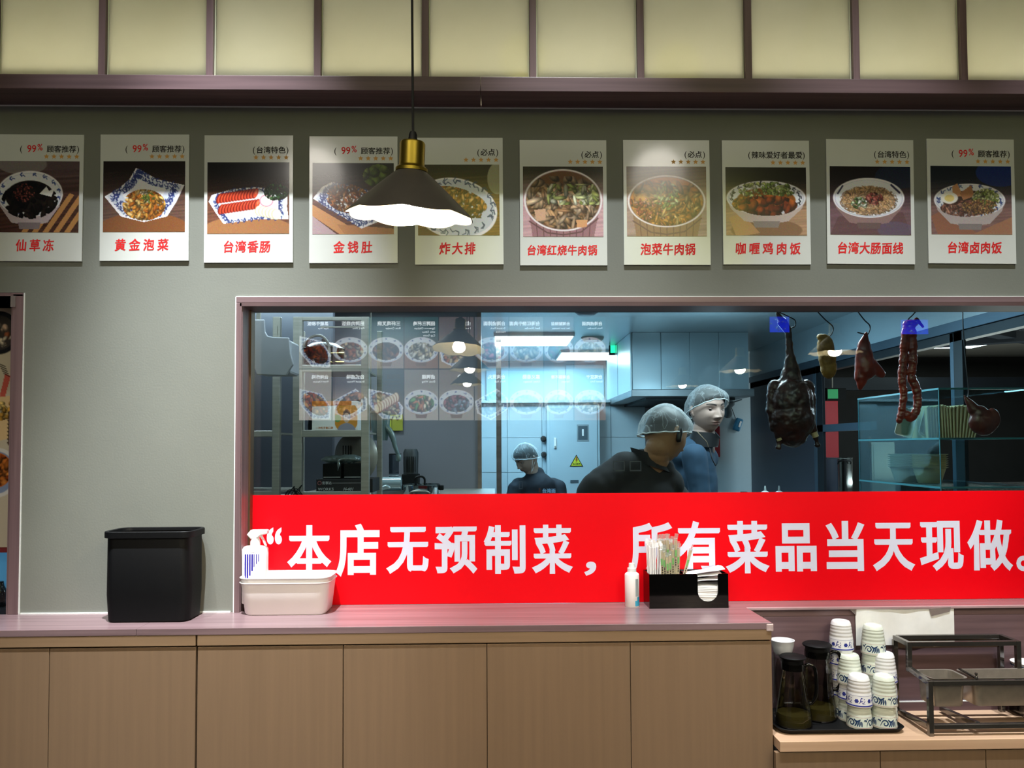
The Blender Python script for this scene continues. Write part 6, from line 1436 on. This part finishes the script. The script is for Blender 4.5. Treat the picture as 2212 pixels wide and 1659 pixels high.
# ------------------------------------------------------------------ the three kitchen workers
def head_verts(nu=190, nv=150):
    vs = []; g = lambda a, s: math.exp(-(a/s)**2)
    for j in range(nv+1):
        th = math.pi*j/nv
        for i in range(nu):
            # denser towards the face
            a = 2*math.pi*i/nu; ph = a+.35*math.sin(a)-math.pi/2    # ph=-90deg is the front
            ph = 2*math.pi*i/nu; ph = ph-.45*math.sin(ph); ph += math.pi+math.pi/2+math.pi
            x = math.sin(th)*math.cos(ph+math.pi); y = math.sin(th)*math.sin(ph+math.pi); z = math.cos(th)
            X, Y, Z = .077*x, .098*y, .118*z
            if Z < -.015:
                t = min(1, (-.015-Z)/.10); X *= 1-.20*t**1.6; 
                if Y > 0: Y *= 1-.45*t
                else: Y *= 1-.05*t
            if Z > 0 and Y > 0: Y *= 1.02
            if Y < 0:
                ax = abs(X); f = 0.0
                if Z > -.036: tn = max(0, min(1, (.018-Z)/.054)); nz = .023*tn**1.25
                else: nz = .023*g(Z+.036, .0075)
                f += nz*g(X, .0085+.004*max(0, min(1, (.018-Z)/.054)))
                f += .011*g(ax-.0145, .0065)*g(Z+.037, .0075)
                f -= .0095*g(ax-.031, .015)*g(Z-.001, .010)
                f += .0040*g(Z-.022, .008)*g(X, .05)
                f += .0072*g(X, .016)*g(Z+.0598, .0048)+.0085*g(X, .0145)*g(Z+.0720, .0055)-.0045*g(X, .019)*g(Z+.0655, .0022)
                f += .0035*g(X, .028)*g(Z+.066, .016)
                f += .0075*g(X, .020)*g(Z+.100, .013)-.003*g(X, .02)*g(Z+.084, .005)
                f += .0045*g(ax-.043, .017)*g(Z+.030, .018)
                Y -= f*min(1, -Y/.03)
            vs.append(Vector((X, Y, Z)))
    fs = [(j*nu+i, (j+1)*nu+i, (j+1)*nu+(i+1) % nu, j*nu+(i+1) % nu) for j in range(nv) for i in range(nu)]
    return vs, fs
HV, HF = head_verts()
def face_colour(skin, c, hairc):
    """pigment of the face: lips, brows, hairline, ears, with shade painted at mouth line and nostrils; c in head space"""
    X, Y, Z = c; r = list(skin); ax = abs(X)
    def mix(k, col):
        k = max(0, min(1, k)); 
        for i in range(3): r[i] = r[i]*(1-k)+col[i]*k
    if Y < -.03:
        zb = .0200+.0075*math.sin(min(1, max(0, (ax-.010)/.042))*math.pi*.72)
        if .011 < ax < .052: mix(1.35-abs(Z-zb)/(.0046-.0018*max(0, (ax-.03)/.022)), hairc) if True else 0
        lz_ = (-.0655+Z*0); 
        lw = .021
        if ax < lw and -.077 < Z < -.056: mix(.8*(1-(ax/lw)**4)*min(1, (.0115-abs(Z+.0662))/.003), (skin[0]*.78, skin[1]*.50, skin[2]*.50))
        if ax < lw and abs(Z+.0655) < .0013: mix(.6, (skin[0]*.3, skin[1]*.18, skin[2]*.18))  # shade between the lips painted as a dark line
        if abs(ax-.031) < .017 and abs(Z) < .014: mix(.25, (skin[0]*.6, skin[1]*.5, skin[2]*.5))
        if abs(ax-.008) < .0035 and abs(Z+.0425) < .0022: mix(.8, (.05, .03, .03))  # nostrils painted dark for the shade inside
    hl = .070 if Y < -.05 else (.070-(Y+.05)*.85)
    if Z > hl: mix((Z-hl)/.006, hairc)
    return tuple(r)
def net_mat(name, col, base):
    m = bpy.data.materials.new(name); m.use_nodes = True; nt = m.node_tree; nt.nodes.remove(nt.nodes['Principled BSDF']); out = nt.nodes['Material Output']
    t = nt.nodes.new('ShaderNodeBsdfTransparent'); d = nt.nodes.new('ShaderNodeBsdfDiffuse'); tr = nt.nodes.new('ShaderNodeBsdfTranslucent'); d.inputs[0].default_value = (*lin(col), 1); tr.inputs[0].default_value = (*lin(col), 1)
    tc = nt.nodes.new('ShaderNodeTexCoord'); mp = nt.nodes.new('ShaderNodeMapping'); mp.inputs['Scale'].default_value = (24, 24, 7); nt.links.new(tc.outputs['Object'], mp.inputs[0])
    n = nt.nodes.new('ShaderNodeTexNoise'); n.inputs['Detail'].default_value = 3; n.inputs['Scale'].default_value = 1.0; n.inputs['Distortion'].default_value = .6; nt.links.new(mp.outputs[0], n.inputs[0])
    # creases: thin bright lines where the noise crosses its middle
    a = nt.nodes.new('ShaderNodeMath'); a.operation = 'SUBTRACT'; a.inputs[1].default_value = .5; nt.links.new(n.outputs['Fac'], a.inputs[0])
    b = nt.nodes.new('ShaderNodeMath'); b.operation = 'ABSOLUTE'; nt.links.new(a.outputs[0], b.inputs[0])
    r = nt.nodes.new('ShaderNodeValToRGB'); nt.links.new(b.outputs[0], r.inputs[0]); r.color_ramp.elements[0].position = 0; r.color_ramp.elements[0].color = (base+.30,)*3+(1,); r.color_ramp.elements[1].position = .022; r.color_ramp.elements[1].color = (base,)*3+(1,)
    lw = nt.nodes.new('ShaderNodeLayerWeight'); lw.inputs[0].default_value = .35
    ad = nt.nodes.new('ShaderNodeMath'); ad.operation = 'MULTIPLY_ADD'; ad.inputs[1].default_value = .38; nt.links.new(lw.outputs['Facing'], ad.inputs[0]); nt.links.new(r.outputs[0], ad.inputs[2]); ad.use_clamp = True
    m1 = nt.nodes.new('ShaderNodeMixShader'); m1.inputs[0].default_value = .4; nt.links.new(d.outputs[0], m1.inputs[1]); nt.links.new(tr.outputs[0], m1.inputs[2])
    m2 = nt.nodes.new('ShaderNodeMixShader'); nt.links.new(ad.outputs[0], m2.inputs[0]); nt.links.new(t.outputs[0], m2.inputs[1]); nt.links.new(m1.outputs[0], m2.inputs[2]); nt.links.new(m2.outputs[0], out.inputs[0])
    return m
NET = net_mat('hair_net_gauze', 'e8eef0', .075)
hair_m = mat('black_hair', '1b1816', rough=.45, var=.2, scale=(40, 40, 40), bump=.4)
skin_m = mat('skin', 'c8a08c', rough=.5, attr='ink', spec=.35)
eye_m = mat('eye', 'ffffff', rough=.15, attr='ink', coat=.3)
def person(label, hp_, Y, rot, s, body, legs, skin, jacket_m, neck_to, gaze=None, net_cut=.05, band_low=-.035, extras=None, net_s=(1, 1, 1)):
    """hp_: pixel of the head centre; rot: (yaw, pitch, roll) degrees of the head, 0 = facing the camera side (-Y)"""
    c = P(hp_[0], hp_[1], Y); k = (2.56+Y)/F
    t = thing('person', (c.x, c.y, 0), label, 'person', 'kitchen staff'); O = Vector((c.x, c.y, 0)); HC = Vector((0, 0, c.z))
    R = (Matrix.Rotation(math.radians(rot[0]), 3, 'Z') @ Matrix.Rotation(math.radians(rot[2]), 3, 'Y') @ Matrix.Rotation(math.radians(rot[1]), 3, 'X'))
    Ri = R.inverted()
    def hw(v): return HC+(R @ (Vector(v)*s))
    def bp(px, py, dy=0): q = P(px, py, Y+dy); return Vector((q.x, q.y, q.z))-O
    sk = lin(skin)
    prims = [('m', [hw(v) for v in HV], HF)]
    for sx in (-1, 1):
        for (ex, ey, ez, rr) in ((.074, .012, .012, .011), (.078, .018, .006, .012), (.079, .020, -.006, .011), (.076, .014, -.020, .009), (.073, .008, -.028, .008)): prims.append(('e', hw((sx*ex, ey, ez)), (rr*.75*s, rr*s, rr*s)))
    nb = bp(*neck_to); prims.append(('c', hw((0, .022, -.070)), .053*s, nb, .060*s)); prims.append(('e', nb+Vector((0, 0, -.05)), (.060*s, .055*s, .05*s)))
    hc = lin('1c1715')
    organic('body', prims, .0024, skin_m, t, smooth=1, sub=3, colour=lambda v: face_colour(sk, (Ri @ (v-HC))/s, hc))
    # eyes and lids
    if gaze is not None:
        for sx in (-1, 1):
            ec = hw((sx*.031, -.0725, .0005)); er = .0122*s; mb = MB(); bm = bmesh.new(); bmesh.ops.create_uvsphere(bm, u_segments=32, v_segments=24, radius=er); bm.verts.ensure_lookup_table()
            mb.add([v.co.copy() for v in bm.verts], [tuple(v.index for v in f.verts) for f in bm.faces]); bm.free()
            o = mb.build('eyeball', eye_m, t, smooth=2); o.location = ec
            gd = (Ri.inverted() @ Vector(gaze[:3])).normalized() if gaze == 'x' else (CAM-(O+ec)).normalized() if gaze == 'cam' else (R @ Vector(gaze)).normalized()
            at = o.data.color_attributes.new('ink', 'FLOAT_COLOR', 'POINT'); cl = []
            for v in o.data.vertices:
                an = v.co.normalized().angle(gd); cl += [*((.012, .008, .006) if an < .32 else (.016, .008, .005) if an < .64 else (.34, .31, .30)), 1]
            at.data.foreach_set('color', cl)
            lid = MB(); vs = []; fs = []; nu, nv = 18, 8; lr = .0137
            for (t0, t1, up) in ((17, 88, 1), (-24, -80, 1)):
                o0 = len(vs)
                for jj in range(nv+1):
                    el = math.radians(t0+(t1-t0)*jj/nv)
                    for ii in range(nu+1):
                        az = math.radians(-88+176*ii/nu); droop = math.radians(-(14 if t0 > 0 else -10)*(abs(az)/1.53)**2.2*(1-jj/nv)); e2 = el+droop
                        vs.append((sx*.031+lr*math.sin(az)*math.cos(e2), -.0722-lr*math.cos(az)*math.cos(e2), .0005+lr*math.sin(e2)))
                fs += [(o0+jj*(nu+1)+ii, o0+jj*(nu+1)+ii+1, o0+(jj+1)*(nu+1)+ii+1, o0+(jj+1)*(nu+1)+ii) for jj in range(nv) for ii in range(nu)]
            lo = lid.add([hw(v) for v in vs], fs).build('eyelid', skin_m, t, smooth=2); at = lo.data.color_attributes.new('ink', 'FLOAT_COLOR', 'POINT')
            cl = []
            for v in vs:
                zz__ = (v[2]-.0005)/lr; dk = 1.0 if .10 < zz__ < .30 else 0; cl += [*(tuple(sk[i]*(.85-.70*dk) for i in range(3))), 1]
            at.data.foreach_set('color', cl); 
            md = lo.modifiers.new('s', 'SOLIDIFY'); md.thickness = .0008*s
    # hair cap under the net and the net itself
    hb = MB(); nb_ = MB(); nu, nv = 64, 36; vs = []; vn = []; rngo = Vector((c.x*7, 3.1, c.z*5))
    def cutz(y): u = (y+.1)/.2; return net_cut+(band_low-net_cut)*max(0, min(1, u))**.9
    for j in range(nv+1):
        for i in range(nu):
            a = 2*math.pi*i/nu; th = (math.pi*.5)*j/nv
            x = math.sin(th)*math.cos(a); y = math.sin(th)*math.sin(a); z = math.cos(th)
            yb2 = .104*y; zc = cutz(yb2)
            vs.append(hw((.0805*x*(1 if z > .0 else 1), .101*y+.001, zc+(.1215-zc)*z)))
            d = Vector((x, y, z)); q = noise.noise(d*4.2+rngo)*.5+noise.noise(d*11+rngo)*.25; puff = 1+.10*math.sin(math.pi*min(1, z*1.1))+.05*q
            ed = 1+.010*math.sin(a*21)*(1-z)**6
            vn.append(hw((.0875*net_s[0]*x*puff*ed, .111*net_s[1]*y*puff*ed+.003, zc-.010+(.137*net_s[2]-zc)*z*(1+.04*q))))
    fs = [(j*nu+i, (j+1)*nu+i, (j+1)*nu+(i+1) % nu, j*nu+(i+1) % nu) for j in range(nv) for i in range(nu)]
    hb.add(vs, fs).build('hair', hair_m, t, smooth=2); no = nb_.add(vn, fs).build('hair_net', NET, t, smooth=2)
    ring = [vn[nv*nu+i] for i in range(nu)]
    ring = [p+Vector((0, 0, .0014*math.sin(i*1.3))) for i, p in enumerate(ring)]
    nb2 = MB().tube(ring, .0030*s, 8, closed=True).build('elastic_band', mat('net_band', 'cfd6d8', rough=.8, var=.15, scale=(90, 90, 90), bump=.5), no, smooth=True)
    # clothes
    pr = []
    for q in body:
        if q[0] == 'c': pr.append(('c', bp(*q[1]), q[2]*k, bp(*q[3]), q[4]*k, q[5] if len(q) > 5 else (1, 1, 1)))
        else: pr.append(('e', bp(*q[1]), tuple(v*k for v in q[2]), q[3] if len(q) > 3 else (0, 0, 0)))
    organic('jacket', pr, .011, jacket_m, t, smooth=4, disp=lambda v: .006*noise.noise(v*9)+.002*noise.noise(v*28))
    # trousers, shoes and hands (below the banner, on the kitchen floor)
    lx, ly, w = legs; b = bp(*lx); zz = b.z
    trou = []
    for sx in (-1, 1):
        hx = b+Vector((sx*.09*ly[0], sx*.09*ly[1], 0)); trou += [('c', Vector((hx.x, hx.y, .92)), .105, Vector((hx.x, hx.y, .50)), .070), ('c', Vector((hx.x, hx.y, .50)), .070, Vector((hx.x, hx.y, .07)), .055)]
        sh = organic('shoe', [('c', Vector((hx.x, hx.y, .05)), .045, Vector((hx.x, hx.y, .05))+Vector((w[0], w[1], -.012)), .036)], .012, M['black'], t, smooth=2)
    trou.append(('e', Vector((b.x, b.y, .93)), (.15, .13, .12))); organic('trousers', trou, .02, mat('dark_trousers', '1b1c20', rough=.8, var=.1), t)
    if extras: extras(t, bp, hw, k, O)
    return t
def hand(t, wrist, d, side, m=None):
    """small mitten-free hand: palm, four bent fingers and a thumb"""
    d = Vector(d).normalized(); sd = d.cross(Vector((0, 0, 1))).normalized()*side; dn = Vector((0, 0, -1)); W_ = Vector(wrist)
    pr = [('c', W_-d*.06, .026, W_, .024), ('e', W_+d*.045, (.036, .036, .017))]
    for i, L in enumerate((.070, .078, .073, .058)):
        o = sd*(-.028+.0185*i); a = W_+d*.075+o; b = a+d*L*.5+dn*.006; c = b+d*L*.35+dn*.028; pr += [('c', W_+d*.03+o*.8, .010, a, .0095), ('c', a, .0092, b, .0085), ('c', b, .0085, c, .0072)]
    a = W_+d*.015-sd*.022; b = a-sd*.028+d*.030; pr += [('c', a, .013, b, .010), ('c', b, .010, b+d*.030-sd*.004+dn*.008, .0085)]
    sk = lin('c89c84'); organic('hand', pr, .004, skin_m, t, smooth=2, sub=2, colour=lambda v: sk)
black_j = mat('black_chef_jacket', '1d1b1d', rough=.8, var=.12, scale=(20, 20, 20), bump=.1); navy_j = mat('navy_work_jacket', '28435a', rough=.8, var=.12, scale=(20, 20, 20), bump=.1); char_j = mat('charcoal_chef_jacket', '2a2c34', rough=.8, var=.12, scale=(20, 20, 20), bump=.1)
tagm = mat('grey_outline', '5c5e62', rough=.6, var=.05)
def rect_frame(t, p, w, h, yaw=0):  # thin grey rectangle outline laid on the jacket
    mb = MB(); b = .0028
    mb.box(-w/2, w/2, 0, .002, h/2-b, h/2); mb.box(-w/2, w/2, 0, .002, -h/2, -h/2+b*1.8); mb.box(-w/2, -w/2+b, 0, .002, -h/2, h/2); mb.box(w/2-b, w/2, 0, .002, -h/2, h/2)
    o = mb.build('rect_outline', tagm, t); o.location = p; o.rotation_euler = (0, 0, yaw); return o
# 1: worker seen from behind, nearest the glass
def ex1(t, bp, hw, k, O):
    e = MB(); pts = [hw((-.081, .002, -.004)), hw((-.086, .004, .010)), hw((-.088, .006, -.012)), hw((-.087, .004, -.036)), hw((-.085, -.002, -.050))]
    e.tube(smoothpath(pts[1:], 6), [.009, .0095, .010, .0105, .011, .0115, .012, .012, .012, .012, .0115, .0115, .011, .011, .011, .010, .0095, .008, .006], 12).build('earpiece', mat('earpiece_black', '050505', rough=.3, var=.1), t, smooth=True)
    c = bp(1398, 984, .015); rg = []
    for (rx_, ry_, zz) in ((.073, .070, -.050), (.068, .066, -.01), (.064, .062, .012), (.060, .058, .011), (.060, .058, -.04)):
        rg.append([c+Vector((rx_*math.cos(a)+zz*-.5, ry_*math.sin(a), zz-.022*math.cos(a))) for a in [2*math.pi*i/28 for i in range(28)]])
    mb = MB(); loft(mb, rg); mb.build('collar', black_j, t, smooth=True)
    rect_frame(t, bp(1337, 1007, -.165), .047, .040, .15); rect_frame(t, bp(1373, 1007, -.150), .047, .040, .15)
    hand(t, bp(1560, 1190, .10), (1, .2, -.2), 1); hand(t, bp(1500, 1215, .22), (1, .2, -.2), -1)
ph = person('worker seen from behind in a hair net and black jacket, black earpiece on', (1437, 936), .62, (124, 22, 6), 1.0,
    [('c', (1386, 992, .01), 24, (1432, 1018, .02), 27), ('c', (1350, 1014, .0), 40, (1440, 1046, .05), 38), ('c', (1290, 1058, -.04), 40, (1345, 1022, .0), 44), ('e', (1360, 1085, .02), (105, 62, 72)), ('c', (1360, 1085, .02), 92, (1370, 1260, .0), 88, (1.05, .62, 1)), ('c', (1278, 1064, -.04), 34, (1262, 1190, .0), 29), ('c', (1262, 1190, 0), 28, (1370, 1270, .15), 21), ('c', (1440, 1054, .16), 34, (1478, 1100, .18), 32), ('c', (1478, 1100, .18), 30, (1545, 1185, .12), 22)],
    ((1370, 1260), (.75, -.65), (.12, .12)), 'a07858', black_j, (1412, 1006, .02), None, .052, -.040, ex1, net_s=(1.06, 1.05, 1.0))
# 2: tall young worker looking at the camera
def ex2(t, bp, hw, k, O):
    mb = MB(); c = Vector(bp(1523, 938, .02))
    vs = []; n = 22
    ring = []
    for lv, (rx_, ry_, zz, dx) in enumerate(((.078, .080, -.055, -.012), (.074, .078, -.015, -.004), (.073, .077, .020, .004), (.068, .072, .019, .004), (.066, .070, -.05, -.01))):
        ring.append([c+Vector((dx+rx_*math.cos(a), ry_*math.sin(a), zz-(.038*max(0, math.cos(a+.25))**3 if zz > 0 else 0)+(.012*math.sin(a)))) for a in [2*math.pi*i/n for i in range(n)]])
    loft(mb, ring).build('collar', mat('black_collar', '101216', rough=.7, var=.1), t, smooth=True)
    MB().tube(smoothpath([bp(1506, 932, -.07), bp(1517, 944, -.085), bp(1527, 955, -.08), bp(1530, 966, -.07)], 6), .0014, 6).build('piping', mat('tan_piping', 'a08c70', rough=.6, var=.1), t)
    MB().tube(smoothpath([bp(1533, 968, -.085), bp(1538, 990, -.10), bp(1546, 1006, -.085)], 6), .003, 6).build('jacket_edge', mat('black_collar2', '0c0e12', rough=.6, var=.1), t)
    hand(t, bp(1590, 1130, .12), (1, .1, -.3), 1); hand(t, bp(1580, 1140, .28), (1, .1, -.3), -1)
person('tall young worker in a hair net and navy jacket, face turned to the camera', (1527, 884), 1.36, (19, 4, -2), 1.03,
    [('c', (1502, 962, .06), 26, (1520, 958, .02), 24), ('c', (1478, 985, .0), 30, (1525, 990, .08), 28), ('c', (1500, 990, .02), 44, (1502, 1100, .02), 54, (1, .8, 1)), ('c', (1502, 1100, .02), 54, (1500, 1180, .0), 50, (1, .8, 1)), ('c', (1500, 985, -.16), 27, (1512, 1075, -.17), 23), ('c', (1512, 1075, -.17), 23, (1575, 1125, -.02), 16), ('c', (1505, 985, .20), 26, (1520, 1075, .22), 22), ('c', (1520, 1075, .22), 20, (1568, 1130, .24), 16)],
    ((1502, 1180), (.1, -1), (.15, .02)), 'b99c90', navy_j, (1518, 950, .03), 'cam', .062, -.040, ex2, net_s=(1.10, 1.08, .98))
# 3: worker at the back, looking down
def ex3(t, bp, hw, k, O):
    MB().tube([hw((.077, -.004, -.006)), hw((.066, -.045, -.085)), hw((.058, -.050, -.098))], .0022, 6).build('mask_strap', M['white'], t); MB().tube([hw((.078, .018, -.020)), hw((.064, -.040, -.092))], .0022, 6).build('mask_strap', M['white'], t)
    rect_frame(t, bp(1125, 1048, -.155), .026, .058, -.1)
    tm = MB(); b = bp(1171, 1064, -.165); text_mesh(tm, '台湾面', b, (1, 0, 0), (0, 0, 1), .034, .03); tm.build('lettering', mat('light_blue_print', 'a8c8e8', rough=.6, var=.05), t); b = bp(1166, 1064, -.165); MB().box(b.x-.008, b.x+.006, b.y, b.y+.002, b.z, b.z+.035).build('red_print', mat('print_brown', '5c2c20', rough=.6, var=.05), t)
    hand(t, bp(1110, 1105, -.26), (-.7, -.6, -.2), 1); hand(t, bp(1150, 1110, -.28), (-.7, -.6, -.2), -1)
person('worker at the back in a hair net and charcoal jacket, looking down', (1137, 990), 3.35, (-52, 26, 0), .98,
    [('c', (1150, 1030, .02), 15, (1163, 1022, .03), 13), ('c', (1120, 1050, -.02), 18, (1195, 1052, .06), 21), ('c', (1160, 1052, .0), 32, (1160, 1150, .0), 34, (1.25, .8, 1)), ('c', (1112, 1056, -.05), 16, (1096, 1110, -.08), 14), ('c', (1096, 1110, -.08), 13, (1108, 1108, -.24), 11), ('c', (1204, 1054, .05), 19, (1216, 1110, .0), 15), ('c', (1216, 1110, .0), 14, (1155, 1112, -.26), 11)],
    ((1160, 1150), (1, .3), (-.06, -.13)), 'a88c7c', char_j, (1152, 1030, .02), (0, -.8, -.6), .050, -.030, ex3)
# left window: poster on the inside of the glass and a blue-lit shelf of bottles
p0 = P(-120, 648, GY-.003); p1 = P(19, 1182, GY-.003)
pc = Pic(90, 340, 77); pc.grad('c9bda6', 'b9ad98'); pc.put(pc.ell(.80, .135, .30, .088), '1c1c1e'); pc.put(pc.ell(.80, .135, .24, .07), '3c3632'); pc.blobs(pc.ell(.80, .14, .20, .055), ['c8a890', 'a05a3a', 'e0d0b8'], 30, (.04, .08), (.02, .05))
pc.put(pc.poly([(.90, .30), (.98, .31), (.90, .40), (.82, .40)]), 'c0584a'); pc.put(pc.poly([(.70, .40), (1, .39), (1, .56), (.74, .58)]), 'd8b888'); pc.blobs(pc.poly([(.74, .40), (1, .40), (1, .48), (.74, .5)]), ['d8a040', 'e8c878', 'f0e0b0'], 30, (.03, .06), (.03, .05))
pc.put(pc.ell(.80, .70, .32, .10), 'd0ccc8'); pc.put(pc.ell(.80, .70, .27, .085), '7c8aa8'); pc.put(pc.ell(.80, .69, .23, .07), 'b05a22'); pc.blobs(pc.ell(.80, .69, .22, .065), ['c8702a', 'e08a3c', '9a4418'], 60, (.04, .09), (.03, .06))
for k in range(5): pc.stroke([(.80+.02*k, .26+.01*k), (.90+.015*k, .272+.01*k)], .006, '2c2622')
for k in range(9): pc.stroke([(.955, .46+.015*k), (.99, .463+.015*k)], .012, '4c3c30'); pc.stroke([(.97, .455+.015*k), (.965, .468+.015*k)], .008, '4c3c30')
t = thing('food_poster', (0, 0, 0), 'beige illustrated food poster with a dark red border at the left edge', 'poster')
pc.mesh('poster_print', M['print'], (p0.x, GY-.004, p0.z), (1, 0, 0), (0, 0, 1), p1.x-p0.x, p0.z-p1.z, t)
MB().box(p0.x, W2X1-.0085, GY-.003, GY-.001, p1.z-.018, Z_(640, 30)-.004).build('red_border', mat('dark_red_cloth', '6a1c20', rough=.7, var=.1), t)
MB().box(W2X1-.006, W2X1+.010, -.009, -.007, Z_(664, 20), Z_(640, 20)).build('tape_corner', MATS['clear_tape'], t)
bs_ = MB().box(XL+.1, W2X1-.02, .16, .19, CZ+.002, CZ+.20).build('glass_shelf_back', mat('blue_glow_panel', '5a98c8', rough=.4, emis=(.15, .45, .8), es=.35)); tag(bs_, 'blue-lit panel low behind the left window', 'panel')
for i, (px, py) in enumerate(((4, 1268), (-30, 1268))):
    q = P(px, 1300, .14); t = thing('dark_bottle', (q.x, .13, CZ), '%s dark sauce bottle behind the left window' % ('nearer the frame, ' if i == 0 else 'outer'), 'bottle', 'dark bottles'); MB().lathe([(0, 0), (.022, 0), (.022, .05), (.012, .07), (.010, .085), (0, .086)], n=20).build('bottle_body', M['black_gloss'], t, smooth=True)
